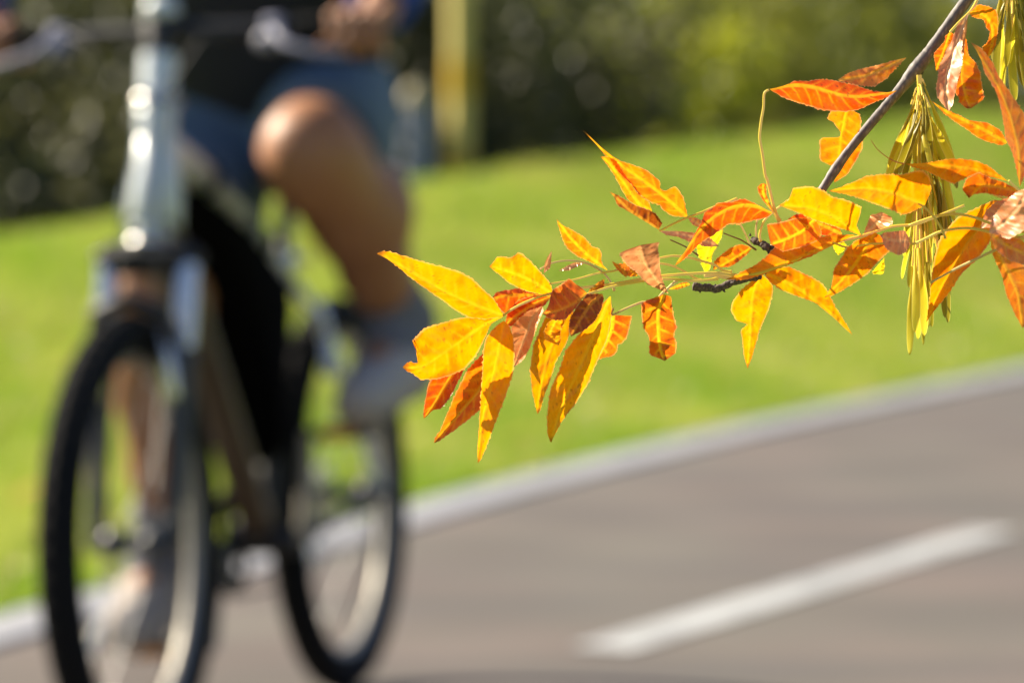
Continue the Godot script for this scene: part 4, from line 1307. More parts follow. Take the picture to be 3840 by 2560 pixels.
	leaflet(s1, "RO", 20, -10, 56, 0.1, 5, 1.0, [-215.1,-129,-15.5,-215.8,-130.6,-15.5,-216.5,-132.2,-15.5,-217.1,-133.7,-15.5,-217.8,-135.3,-15.5,-218.5,-136.9,-15.5,-219.2,-138.4,-15.6,-220,-140,-15.6,-220.8,-141.5,-15.6,-221.7,-143,-15.6,-222.6,-144.4,-15.6,-223.5,-145.9,-15.7,-224.4,-147.3,-15.7,-225.3,-148.7,-15.7,-226.3,-150.2,-15.7,-227.2,-151.6,-15.7,-228.1,-153.1,-15.8,-229,-154.6,-15.8,-229.9,-156,-15.8,-230.8,-157.5,-15.8,-231.7,-159,-15.8,-232.5,-160.4,-15.9,-233.4,-161.9,-15.9,-234.4,-163.4,-15.9,-235.3,-164.8,-15.9,-236.3,-166.2,-15.9,-237.3,-167.6,-16,-238.3,-168.9,-16,-239.4,-170.3,-16], [0.1,0.7,1.5,2.2,2.9,3.6,4.2,4.8,5.3,5.7,6.1,6.4,6.7,6.9,7.2,7.4,7.6,7.5,7.4,7.3,6.9,6.3,5.7,5.1,4.3,3.5,2.6,1.7,0], [0.1,0.6,1.1,1.7,2.3,2.9,3.4,3.3,3.3,3.3,3.4,3.5,3.8,4,4.2,4.4,4.6,4.7,4.8,4.8,4.6,4.3,4,3.6,1.5,0.8,0.6,0.4,0])
	leaflet(s2, "Y3", 24, 6, -10, 0.1, 6, 1.0, [-148.3,-109.8,-0.1,-149.3,-112.3,0.2,-150.4,-114.9,0.6,-151.4,-117.4,1,-152.5,-120,1.4,-153.6,-122.5,1.7,-154.7,-125,2.1,-155.9,-127.5,2.5,-157,-130,2.9,-158.2,-132.5,3.2,-159.3,-135,3.6,-160.4,-137.5,4,-161.6,-140,4.4,-162.7,-142.5,4.7,-163.8,-145,5.1,-164.9,-147.5,5.5,-166,-150,5.9,-167.2,-152.5,6.2,-168.3,-155,6.6,-169.4,-157.5,7,-170.4,-160,7.4,-171.5,-162.5,7.7,-172.5,-165.1,8.1,-173.5,-167.6,8.5,-174.3,-170.2,8.9,-175.1,-172.8,9.2,-175.8,-175.5,9.6,-176.5,-178.1,10,-177.1,-180.8,10.4], [0.1,1.3,2.6,3.8,4.4,5,5.5,6,6.6,7.5,8.3,9.1,9.5,9.3,9,8.8,8.6,8.6,8.5,8.5,8.2,7.4,6.5,5.8,5.1,4.1,3.2,2.1,0], [0.1,1.4,2.9,4.1,4.7,5.4,6.1,6.7,6.9,6.9,6.9,7,7,7.1,7.1,7.2,7.1,6.7,6.4,6,5.5,4.8,4,3.2,2.3,1.7,1.1,0.5,0])
	leaflet(s2, "Y", 22, -14, 16, 0.1, 7, 1.0, [-166.6,-112.1,-6.1,-167.5,-113.9,-5.8,-168.5,-115.8,-5.6,-169.4,-117.7,-5.4,-170.4,-119.5,-5.2,-171.3,-121.4,-5,-172.2,-123.3,-4.8,-173,-125.2,-4.6,-173.8,-127.1,-4.4,-174.6,-129,-4.2,-175.4,-131,-4,-176.1,-132.9,-3.7,-176.9,-134.9,-3.5,-177.6,-136.8,-3.3,-178.3,-138.8,-3.1,-178.9,-140.8,-2.9,-179.4,-142.8,-2.7,-179.9,-144.8,-2.5,-180.4,-146.9,-2.3,-180.9,-148.9,-2,-181.3,-150.9,-1.8,-181.7,-153,-1.6,-182.1,-155,-1.4,-182.4,-157.1,-1.2,-182.6,-159.1,-1,-182.9,-161.2,-0.8,-183.1,-163.3,-0.5,-183.4,-165.3,-0.3,-183.6,-167.4,-0.1], [0.1,1.5,3,4.5,6,7.5,8.4,8.4,8.4,8.5,8.5,8.6,8.8,8.7,8.3,7.9,7.7,7.4,7.2,6.5,5.8,5.1,4.5,4,3.2,2.4,1.7,0.9,0], [0.1,1.2,2.4,3.6,4.8,5.4,5.6,5.8,5.9,6,6,5.7,5.4,5.1,4.7,4.3,4.1,4,3.9,3.8,3.7,3.3,2.9,2.4,2,1.7,1.3,1,0])
	leaflet(s2, "BR", 8, -12, 20, 0.2, 8, 1.0, [-152.6,-108.2,21.8,-153.3,-108.8,22.1,-154,-109.3,22.4,-154.7,-109.9,22.7,-155.4,-110.5,23.1,-156.1,-111.1,23.4,-156.8,-111.7,23.7,-157.4,-112.3,24,-158.1,-113,24.3,-158.7,-113.6,24.6,-159.3,-114.3,24.9,-159.8,-115.1,25.2,-160.3,-115.8,25.5,-160.8,-116.6,25.8,-161.3,-117.3,26.2,-161.8,-118.1,26.5,-162.3,-118.9,26.8,-162.8,-119.6,27.1,-163.3,-120.4,27.4,-163.8,-121.2,27.7,-164.2,-122,28,-164.7,-122.7,28.3,-165.1,-123.5,28.7,-165.6,-124.3,29,-166,-125.1,29.3,-166.5,-125.9,29.6,-166.9,-126.7,29.9,-167.4,-127.5,30.2,-167.8,-128.3,30.5], [0.1,0.8,1.6,2.4,3.2,4,4.8,4.7,4.6,4.6,4.6,4.7,4.8,5,5,4.9,4.8,4.8,4.7,4.7,4.6,4.3,3.9,3.5,3.2,2.8,2,1,0], [0.1,2.3,3,3.6,4.2,4.8,5.2,5.5,5.7,5.9,6,6.1,6.2,6.3,6.4,6.2,6,5.7,5.4,5.1,4.8,4.5,4,3.4,2.7,2,1.3,0.7,0])
	leaflet(s2, "RB", 8, -15, 40, 0.25, 9, 1.0, [-160,-107.9,23.8,-160.7,-108.4,24.2,-161.4,-108.9,24.6,-162,-109.4,24.9,-162.7,-109.9,25.3,-163.4,-110.5,25.7,-164.1,-111,26.1,-164.8,-111.5,26.4,-165.5,-112,26.8,-166.2,-112.4,27.2,-166.9,-112.8,27.6,-167.7,-113.2,27.9,-168.4,-113.6,28.3,-169.2,-113.9,28.7,-170,-114.3,29,-170.8,-114.6,29.4,-171.6,-114.9,29.8,-172.3,-115.3,30.2,-173.1,-115.6,30.5,-173.9,-115.8,30.9,-174.8,-116.1,31.3,-175.6,-116.3,31.6,-176.4,-116.5,32,-177.2,-116.6,32.3,-178.1,-116.8,32.7,-178.9,-117,33.1,-179.7,-117.2,33.4,-180.6,-117.3,33.8,-181.4,-117.5,34.2], [0.1,4.8,7.1,11,11,11,11,11,11,11,11,10.9,10.9,10.8,10.7,10.6,10.5,10.4,10.1,9.6,9,8.2,7.1,5.2,3.2,2.3,1.5,0.8,0], [0.1,0.1,0.3,0.4,0.6,0.8,1.1,1.4,1.7,2,2.5,2.8,3.2,3.5,3.9,4.3,4.7,5.1,4.9,4.7,4.5,4.3,4.1,3.5,2.9,2.4,1.7,0.8,0])
	leaflet(s4, "Y", 24, 0, -26, 0.1, 10, 1.0, [-175.4,-109.5,7.9,-176.4,-108.8,8.2,-177.5,-108.1,8.5,-178.5,-107.3,8.9,-179.5,-106.6,9.2,-180.6,-105.9,9.5,-181.6,-105.2,9.9,-182.6,-104.5,10.2,-183.7,-103.8,10.5,-184.8,-103.2,10.9,-185.9,-102.6,11.2,-187,-102,11.5,-188.1,-101.5,11.9,-189.3,-101,12.2,-190.4,-100.4,12.5,-191.6,-99.9,12.9,-192.7,-99.4,13.2,-193.8,-98.9,13.6,-195,-98.4,13.9,-196.2,-98,14.2,-197.4,-97.6,14.6,-198.5,-97.2,14.9,-199.7,-96.8,15.3,-200.9,-96.5,15.6,-202.1,-96.1,16,-203.3,-95.8,16.3,-204.5,-95.5,16.7,-205.8,-95.2,17,-207,-94.9,17.4], [0.1,0.8,1.6,2.5,3.3,4,4.3,4.7,5.1,5.6,6.2,6.8,7.3,7.9,8.5,8.9,9.2,9.6,10.1,10.3,8.5,6.9,6.2,6.3,6.2,5.7,5.2,1.6,0], [0.1,0.8,1.6,2.4,2.9,3.5,4,4.5,4.9,5.2,5.5,5.6,5.7,5.8,5.8,5.7,5.6,5.5,5.4,5.1,4.6,4,3.5,2.9,2.4,1.9,1.4,0.7,0])
	leaflet(s1, "RO", 22, -40, 10, 0.2, 11, 1.0, [-177.1,-109.8,-2.1,-178.1,-109.7,-2.4,-179.1,-109.7,-2.7,-180.2,-109.6,-3,-181.2,-109.6,-3.3,-182.2,-109.5,-3.6,-183.2,-109.5,-3.9,-184.3,-109.5,-4.1,-185.3,-109.4,-4.4,-186.3,-109.4,-4.7,-187.3,-109.4,-5,-188.4,-109.4,-5.3,-189.4,-109.4,-5.6,-190.4,-109.4,-5.9,-191.5,-109.4,-6.1,-192.5,-109.4,-6.4,-193.5,-109.4,-6.7,-194.6,-109.4,-7,-195.6,-109.5,-7.3,-196.6,-109.6,-7.6,-197.6,-109.7,-7.9,-198.6,-109.8,-8.1,-199.7,-110,-8.4,-200.7,-110.2,-8.7,-201.7,-110.3,-9,-202.7,-110.5,-9.3,-203.7,-110.7,-9.5,-204.8,-110.9,-9.8,-205.8,-111.1,-10.1], [0.1,0.3,0.6,0.9,1.2,1.4,1.7,2,2.3,2.4,2.5,2.7,2.8,3,3.1,3.3,3.2,3.1,3,2.9,2.8,2.8,2.8,2.7,2.6,2.6,2.4,1.2,0], [0.1,0.7,1.4,2.1,2.9,3.6,4.3,4.9,5.2,5.6,5.9,6.3,6.6,7,7.5,8,8.5,9,9.4,9.7,10,10.2,9.7,8.7,7.7,6.1,4.5,2.9,0])
	leaflet(s1, "RO", 18, -5, 40, 0.2, 12, 1.0, [-177.1,-110.3,1.9,-178,-110.7,1.4,-178.9,-111.1,0.9,-179.8,-111.4,0.4,-180.7,-111.8,-0.1,-181.6,-112.2,-0.5,-182.5,-112.6,-1,-183.4,-112.9,-1.5,-184.2,-113.3,-2,-185.1,-113.7,-2.5,-186,-114.2,-3,-186.8,-114.6,-3.5,-187.7,-115.1,-3.9,-188.5,-115.6,-4.4,-189.3,-116.1,-4.9,-190.1,-116.7,-5.4,-191,-117.2,-5.9,-191.8,-117.7,-6.4,-192.6,-118.3,-6.8,-193.4,-118.8,-7.3,-194.2,-119.4,-7.8,-194.9,-120,-8.3,-195.6,-120.7,-8.8,-196.3,-121.4,-9.2,-197,-122.1,-9.7,-197.6,-122.9,-10.2,-198.3,-123.6,-10.7,-198.9,-124.3,-11.1,-199.6,-125.1,-11.6], [0.1,0.6,1.2,1.7,2.3,2.9,3.5,3.8,3.9,4.1,4.3,4.6,4.9,5.2,5.6,5.7,5.4,5.2,4.9,4.6,4.4,4.3,3.9,3.2,2.5,1.9,1.2,0.6,0], [0.1,0.5,1.1,1.6,2.1,2.5,2.8,3.1,3.4,3.7,3.9,4.1,4.3,4.4,4.5,4.6,4.7,4.8,4.9,4.9,5,4.9,4.7,4.1,3.3,2.5,1.7,0.8,0])
	leaflet(s1, "PK", -7, 20, 55, 0.15, 13, 1.0, [-181.4,-114.7,4,-182.2,-115.5,3.6,-183,-116.4,3.1,-183.8,-117.3,2.6,-184.5,-118.2,2.2,-185.2,-119.1,1.7,-185.9,-120.1,1.2,-186.4,-121.1,0.8,-186.9,-122.1,0.3,-187.4,-123.2,-0.2,-187.8,-124.3,-0.6,-188.1,-125.5,-1.1,-188.5,-126.6,-1.5,-188.9,-127.7,-2,-189.3,-128.8,-2.5,-189.7,-129.9,-2.9,-190.1,-131,-3.4,-190.5,-132.2,-3.8,-190.9,-133.3,-4.3,-191.4,-134.4,-4.8,-191.8,-135.5,-5.2,-192.2,-136.6,-5.7,-192.6,-137.7,-6.2,-193,-138.8,-6.6,-193.4,-140,-7.1,-193.8,-141.1,-7.5,-194.2,-142.2,-8,-194.6,-143.3,-8.5,-194.9,-144.5,-8.9], [0.1,0.7,1.3,2,2.7,3.6,4.1,4.6,5.2,5.9,6.6,7.2,7.8,8.2,7.6,6.9,6.2,5.4,4.7,4.2,3.7,3.1,2.6,2.1,1.6,1.2,0.8,0.4,0], [0.1,1.6,2.1,2.5,2.9,3.2,3.4,3.5,3.6,3.6,3.6,3.6,3.6,3.6,3.7,3.7,3.8,3.8,3.9,3.8,3.6,3.5,3.3,3.2,2.8,2.2,1.6,0.8,0])
	leaflet(s3, "O2", 24, 10, 6, 0.1, 14, 1.0, [-149.7,-97.2,3.4,-150.7,-96.4,3.7,-151.8,-95.6,3.9,-152.8,-94.9,4.2,-153.8,-94.1,4.5,-154.8,-93.3,4.7,-155.8,-92.6,5,-156.8,-91.8,5.2,-157.8,-91,5.5,-158.8,-90.2,5.8,-159.8,-89.4,6,-160.7,-88.6,6.3,-161.6,-87.7,6.5,-162.5,-86.8,6.8,-163.4,-85.9,7,-164.3,-85,7.3,-165.2,-84.1,7.5,-166.1,-83.2,7.8,-166.9,-82.3,8,-167.8,-81.4,8.3,-168.6,-80.4,8.6,-169.3,-79.4,8.8,-170.1,-78.4,9.1,-170.8,-77.4,9.3,-171.6,-76.4,9.6,-172.3,-75.3,9.8,-173.1,-74.3,10.1,-173.8,-73.3,10.3,-174.6,-72.3,10.6], [0.1,0.3,0.6,0.9,1.9,3.4,4.9,5.5,5.7,5.2,4.6,4.5,4.6,4.7,4.8,4.9,4.9,4.5,4.2,3.8,3.3,2.8,2.3,1.6,1,0.4,0.2,0.1,0], [0.1,0.3,0.5,0.8,1,1.3,1.6,1.9,2.2,2.5,2.9,3.3,3.8,3.9,4.1,4.3,4.5,4.6,4.2,3.9,3.6,3.2,2.7,2.3,1.9,1.5,1,0.5,0])
	leaflet(s5, "O2", 22, 6, 8, 0.15, 15, 1.0, [-110.4,-71.4,2.5,-112.2,-69.8,2.6,-113.9,-68.3,2.7,-115.7,-66.7,2.8,-117.5,-65.1,2.9,-119.3,-63.6,3,-121.1,-62,3,-123,-60.6,3.1,-124.9,-59.1,3.2,-126.8,-57.7,3.3,-128.7,-56.4,3.4,-130.7,-55,3.5,-132.6,-53.6,3.6,-134.6,-52.3,3.7,-136.5,-50.9,3.8,-138.5,-49.6,3.9,-140.4,-48.2,4,-142.3,-46.8,4.1,-144.2,-45.4,4.2,-146.1,-44,4.3,-148,-42.5,4.4,-149.8,-40.9,4.4,-151.5,-39.4,4.5,-153.3,-37.8,4.6,-155,-36.2,4.7,-156.7,-34.5,4.8,-158.5,-32.9,4.9,-160.2,-31.3,5,-161.9,-29.6,5], [0.1,1.9,3.7,5.2,6.2,7,7.2,2.2,1.6,4.5,4.9,5,5,4.9,4.3,3.7,3.1,2.1,1.2,0.9,0.6,0.5,0.4,0.2,0.2,0.1,0.1,0,0], [0.1,1.9,3.7,4.9,5.3,5.3,4.7,5.6,6.4,6.6,6.7,6.6,5.9,5.2,4.6,4.3,4,3.5,2.9,2.4,1.9,1.4,1,0.7,0.5,0.4,0.2,0.1,0])
	leaflet(s5, "O2", 18, -8, 18, 0.1, 16, -1.0, [-127.8,-68.6,-3.6,-129,-68,-3.1,-130.2,-67.4,-2.6,-131.4,-66.8,-2.1,-132.6,-66.2,-1.7,-133.6,-65.4,-1.2,-134.6,-64.5,-0.7,-135.4,-63.5,-0.3,-136.2,-62.4,0.2,-137,-61.3,0.7,-137.8,-60.2,1.1,-138.5,-59.1,1.6,-139.3,-58,2,-140.1,-56.9,2.5,-140.9,-55.8,3,-141.7,-54.8,3.4,-142.5,-53.7,3.9,-143.3,-52.6,4.4,-144.2,-51.6,4.8,-145,-50.5,5.3,-145.8,-49.4,5.7,-146.6,-48.3,6.2,-147.4,-47.3,6.7,-148.2,-46.3,7.1,-149.1,-45.3,7.6,-150.1,-44.4,8.1,-151.1,-43.6,8.5,-152.3,-42.9,9,-153.4,-42.3,9.5], [0.1,0.2,0.4,0.7,1.1,1.5,1.8,2.2,2.7,3.2,3.2,3.1,3,2.9,2.7,2.5,2.3,2.1,1.9,1.7,1.6,1.6,1.5,1.4,1.2,1.1,0.8,0.4,0], [0.1,1.3,2.5,3.5,3.6,3.6,3.5,3.3,2.9,2.5,2.3,2.3,2.3,2.3,2.4,2.4,2.5,2.6,2.7,2.8,2.9,3,3.1,3.2,2.7,2.3,1.7,0.8,0])
	leaflet(s5, "BR", 8, -10, 15, 0.2, 17, 1.0, [-125,-77.5,6.7,-126,-76.9,7,-126.9,-76.4,7.3,-127.8,-75.8,7.5,-128.7,-75.2,7.8,-129.6,-74.6,8.1,-130.6,-74,8.3,-131.5,-73.4,8.6,-132.4,-72.8,8.9,-133.3,-72.2,9.1,-134.2,-71.7,9.4,-135.1,-71.1,9.7,-136.1,-70.5,9.9,-137,-69.9,10.2,-137.8,-69.2,10.4,-138.7,-68.6,10.7,-139.5,-67.9,11,-140.3,-67.2,11.2,-141.1,-66.4,11.5,-141.9,-65.6,11.7,-142.7,-64.9,12,-143.4,-64.1,12.3,-144.2,-63.4,12.5,-145,-62.7,12.8,-145.8,-61.9,13,-146.7,-61.2,13.3,-147.5,-60.5,13.6,-148.3,-59.8,13.8,-149.1,-59.1,14.1], [3.4,4.2,4.6,5.1,5.5,5.9,5.8,5.7,5.6,5.4,5.2,4.9,4.6,4.3,4,3.8,3.6,3.3,3,2.7,2.4,2.1,1.8,1.6,1.4,1,0.7,0.3,0], [0.1,0,0,0.1,0.1,0.1,0.1,0.2,0.2,0.2,0.3,0.3,0.3,0.4,0.5,0.6,0.9,1.1,1.4,1.7,2.1,2.3,1.9,1.6,1,0.4,0.3,0.1,0])
	leaflet(s25, "RO", 24, -16, 8, 0.25, 18, 1.0, [-71.1,-69.1,28.5,-73.1,-68.3,28.6,-75.2,-67.5,28.7,-77.2,-66.7,28.8,-79.3,-66.2,28.9,-81.4,-65.8,29.1,-83.5,-65.6,29.2,-85.7,-65.7,29.3,-87.8,-66,29.5,-89.9,-66.4,29.6,-91.9,-67.1,29.8,-93.9,-68,30,-95.8,-69,30.2,-97.7,-70.1,30.3,-99.5,-71.2,30.5,-101.3,-72.5,30.7,-102.9,-73.9,30.9,-104.4,-75.4,31.1,-105.8,-77,31.3,-107.1,-78.8,31.5,-108.4,-80.5,31.7,-109.6,-82.3,31.9,-110.9,-84.1,32.1,-112.1,-85.9,32.3,-113.4,-87.7,32.5,-114.7,-89.4,32.7,-116,-91.2,32.9,-117.3,-92.9,33.2,-118.6,-94.6,33.4], [0.1,0.1,0.3,0.6,1,1.7,2.5,3.2,2.8,2.3,3.1,4.2,4.9,4.2,4.2,4.6,3.3,1.9,1.6,1.3,1.1,0.8,0.5,0.3,0.2,0.3,0.4,0.3,0], [0.1,3.6,5.1,6.3,7.1,7.8,8.2,8.5,8.6,8.6,8.1,7.3,6.5,6.7,6.9,6.9,6.8,6.5,5.8,4.8,4.1,3.5,3.1,2.7,2.2,1.8,1.3,0.7,0])
	leaflet(s25, "RO", 22, 12, -12, 0.2, 19, -1.0, [-70.8,-68.9,32.4,-71.1,-68.5,32.6,-71.4,-68,32.8,-71.7,-67.5,33,-72,-67.1,33.2,-72.4,-66.6,33.4,-72.7,-66.2,33.6,-73,-65.7,33.8,-73.3,-65.3,34,-73.6,-64.8,34.2,-73.9,-64.3,34.4,-74.2,-63.9,34.6,-74.5,-63.4,34.8,-74.8,-62.9,35,-75,-62.4,35.2,-75.3,-61.9,35.4,-75.6,-61.4,35.6,-75.8,-60.9,35.8,-76,-60.4,36,-76.2,-59.9,36.2,-76.4,-59.4,36.4,-76.5,-58.9,36.6,-76.5,-58.4,36.8,-76.5,-57.8,37,-76.5,-57.3,37.2,-76.5,-56.7,37.4,-76.4,-56.2,37.6,-76.4,-55.6,37.8,-76.3,-55.1,38], [0.1,0.1,0.2,0.3,0.4,0.5,0.6,0.7,0.8,0.9,1,1.1,1.3,1.5,1.5,1.6,1.6,1.7,1.8,1.9,2.1,2.2,2.4,2.5,2.7,2.4,2,1.2,0], [0.1,0.1,0.2,0.2,0.3,0.4,0.5,0.6,0.6,0.7,0.8,0.9,0.9,1,1,1.1,1.1,1.2,1.2,1.4,1.4,1.5,1.5,1.4,1.3,1.3,1.4,1.5,0])
	leaflet(s8, "PB", -10, 10, 40, 0.5, 20, -1.0, [-120.7,-108.1,13.8,-121.3,-107.4,14.6,-122,-106.6,15.5,-122.6,-105.8,16.3,-123.3,-105.1,17.1,-123.9,-104.3,18,-124.6,-103.5,18.8,-125.2,-102.8,19.6,-125.9,-102,20.5,-126.5,-101.2,21.3,-127.1,-100.4,22.1,-127.8,-99.6,23,-128.3,-98.8,23.8,-128.9,-98,24.6,-129.5,-97.2,25.4,-130.1,-96.4,26.3,-130.7,-95.6,27.1,-131.2,-94.7,27.9,-131.7,-93.9,28.8,-132.2,-93,29.6,-132.6,-92.1,30.4,-132.9,-91.2,31.2,-133.2,-90.3,32.1,-133.5,-89.3,32.9,-133.7,-88.4,33.7,-134,-87.4,34.5,-134.3,-86.5,35.4,-134.6,-85.5,36.2,-134.8,-84.6,37], [0.1,0.5,1,1.4,1.9,2.4,2.9,3.4,3.9,4.4,5,5.1,5.2,5.4,5.5,5.6,5.8,6.1,6.5,7.2,7.9,8.8,9.4,9.8,10.2,10.5,10.6,10.6,0], [0.1,0.3,0.5,0.8,1.1,1.4,1.6,2,2.5,2.9,3.3,3.7,4.1,4.6,5.2,5.7,6.2,6.6,6.8,7,7.1,7.3,7.4,7.5,7.7,7.9,8.5,9.4,0])
	leaflet(s8, "RO2", 20, 8, -10, 0.2, 21, 1.0, [-122.5,-108.5,9.8,-122.9,-109.6,9.7,-123.4,-110.7,9.5,-123.8,-111.8,9.3,-124.2,-112.9,9.1,-124.6,-114.1,9,-124.9,-115.2,8.8,-125.1,-116.4,8.6,-125.3,-117.6,8.4,-125.3,-118.8,8.3,-125.4,-120,8.1,-125.4,-121.2,7.9,-125.4,-122.4,7.7,-125.3,-123.6,7.6,-125.3,-124.8,7.4,-125.2,-126,7.2,-125.2,-127.2,7.1,-125.1,-128.4,6.9,-125,-129.6,6.7,-124.9,-130.8,6.5,-124.7,-132,6.4,-124.5,-133.2,6.2,-124.2,-134.4,6,-124,-135.6,5.9,-123.6,-136.7,5.7,-123.3,-137.9,5.5,-122.8,-139,5.3,-122.3,-140.1,5.2,-121.8,-141.2,5], [0.1,1.4,2.8,4.3,5.9,7.8,9.1,8.7,8.4,8.2,8,7.8,7.6,7.5,7.4,6.5,5.6,4.7,4.7,4.7,4.7,5.4,5.6,5.7,5.3,3.7,2.3,1.1,0], [3.6,4.2,4.9,5.5,6.1,6.5,6.9,7.1,7.4,7.7,8,8.3,8.6,8.9,9.2,8.9,8.3,7.7,7.6,7.8,7.9,8,8.1,8,7.7,7.4,7,6.5,0])
	leaflet(s8, "RO2", 24, -4, -14, 0.2, 22, 1.0, [-147,-119,-1.8,-147,-119.8,-2,-147.1,-120.7,-2.2,-147.1,-121.5,-2.4,-147.2,-122.4,-2.5,-147.2,-123.3,-2.7,-147.3,-124.1,-2.9,-147.4,-125,-3.1,-147.6,-125.8,-3.3,-147.8,-126.6,-3.5,-148,-127.5,-3.7,-148.3,-128.3,-3.8,-148.6,-129.1,-4,-148.9,-129.9,-4.2,-149.2,-130.7,-4.4,-149.5,-131.5,-4.6,-149.8,-132.3,-4.8,-150.1,-133.1,-5,-150.5,-133.9,-5.1,-150.9,-134.6,-5.3,-151.3,-135.4,-5.5,-151.8,-136.1,-5.7,-152.2,-136.9,-5.9,-152.7,-137.6,-6.1,-153.2,-138.3,-6.3,-153.6,-139,-6.5,-154.1,-139.8,-6.7,-154.5,-140.5,-6.8,-155,-141.2,-7], [0.1,0.4,0.7,1.1,1.5,1.8,2,2.2,2.4,2.5,2.6,2.6,2.7,2.7,2.7,2.6,2.5,2.4,2.3,2.1,1.9,1.6,1.4,1.1,0.9,0.7,0.4,0.2,0], [9.2,9.3,9.2,9,8.9,8.7,8.5,8.5,8.5,8.6,8.4,8.1,7.8,7.6,7.1,5.5,5.7,6,6.4,6.2,6,5.7,4.9,4,3,2.2,1.5,0.7,0])
	leaflet(s11, "Y", 22, 14, -6, 0.1, 23, 1.0, [-74.6,-99.3,-14.5,-75.2,-100.8,-14.4,-75.8,-102.4,-14.3,-76.4,-104,-14.1,-76.9,-105.6,-14,-77.4,-107.2,-13.9,-77.8,-108.8,-13.7,-78.1,-110.5,-13.6,-78.4,-112.2,-13.5,-78.6,-113.8,-13.4,-78.8,-115.5,-13.2,-78.9,-117.2,-13.1,-79,-118.9,-13,-79,-120.6,-12.8,-79.1,-122.2,-12.7,-79.1,-123.9,-12.6,-79.2,-125.6,-12.4,-79.2,-127.3,-12.3,-79.3,-129,-12.2,-79.4,-130.7,-12,-79.5,-132.4,-11.9,-79.6,-134,-11.8,-79.7,-135.7,-11.7,-79.9,-137.4,-11.5,-80,-139.1,-11.4,-80.1,-140.8,-11.3,-80.3,-142.5,-11.1,-80.4,-144.1,-11,-80.5,-145.8,-10.9], [0.1,1.2,2.3,3.4,4.5,5.9,7,7.9,8.9,10,10.3,10.6,9.6,8.5,7.4,1.5,3.8,5,4.6,4.1,3.8,3.5,3.1,2.8,2.4,2,1.3,0.7,0], [0.1,5.7,7.7,8.4,8.9,9,9.1,9,8.9,8.8,8.6,8.1,7.6,6.9,6.2,5.5,4.9,4.2,3.8,3.5,3.1,2.8,2.4,2.1,1.8,1.3,0.9,0.4,0])
	leaflet(s11, "Y", 18, 8, -22, 0.1, 24, -1.0, [-73.2,-98.6,-12.5,-71.4,-99.3,-12.4,-69.6,-100,-12.2,-67.8,-100.8,-12,-66,-101.5,-11.9,-64.2,-102.3,-11.7,-62.5,-103.1,-11.5,-60.7,-103.9,-11.3,-59,-104.8,-11.2,-57.4,-105.8,-11,-55.7,-106.8,-10.8,-54,-107.8,-10.6,-52.4,-108.8,-10.5,-50.8,-109.9,-10.3,-49.2,-111,-10.1,-47.7,-112.2,-9.9,-46.1,-113.3,-9.7,-44.6,-114.6,-9.5,-43.1,-115.8,-9.4,-41.6,-117,-9.2,-40.2,-118.3,-9,-38.7,-119.5,-8.8,-37.3,-120.9,-8.6,-36,-122.2,-8.4,-34.6,-123.6,-8.2,-33.2,-125,-8,-31.9,-126.3,-7.8,-30.5,-127.7,-7.6,-29.2,-129.1,-7.5], [0.1,1.9,3.9,5.2,6.4,7.6,7.6,7.6,7.7,7.9,8,8.2,8.3,8.5,8.4,7.8,7.2,6.3,5.3,4.5,3.7,3.2,2.7,2.3,1.8,1.4,0.9,0.5,0], [0.1,1.7,2.9,3.4,3.9,4.4,4.4,4.3,4.1,3.8,3.5,3.1,2.7,2.2,1.7,1.1,1,1,0.9,0.9,0.8,0.7,0.7,0.6,0.5,0.5,0.4,0.2,0])
	leaflet(s11, "O2", 20, 6, 0, 0.2, 25, 1.0, [-33.5,-79.8,52.8,-35.6,-80.6,51.9,-37.7,-81.5,51,-39.8,-82.3,50.1,-41.9,-83.2,49.2,-44,-84,48.3,-46.1,-84.9,47.4,-48.2,-85.7,46.5,-50.3,-86.6,45.7,-52.4,-87.5,44.8,-54.5,-88.4,43.9,-56.6,-89.2,43,-58.7,-90.1,42.1,-60.9,-91,41.2,-63,-91.9,40.3,-65.1,-92.7,39.4,-67.2,-93.6,38.5,-69.4,-94.4,37.6,-71.5,-95.3,36.7,-73.7,-96.1,35.8,-75.9,-96.8,34.9,-78.1,-97.5,34,-80.3,-98,33,-82.5,-98.5,32.1,-84.8,-99,31.2,-87.1,-99.5,30.3,-89.3,-100,29.4,-91.6,-100.5,28.5,-93.9,-100.9,27.6], [0.1,1.1,2.1,3.2,4.2,4.6,4.9,5.1,5.5,6.8,8.2,9.6,10.1,10.6,10.9,10.1,9.2,8.1,7,5.9,5.2,4.3,3.6,3,2.3,1.6,1.1,0.5,0], [0.1,0.1,0.3,0.4,0.5,0.7,0.9,1.1,1.2,1.4,1.6,1.6,1.6,1.5,1.5,1.5,1.5,1.5,1.5,1.5,1.6,1.7,1.7,1.9,2.1,1.9,1.3,0.6,0])
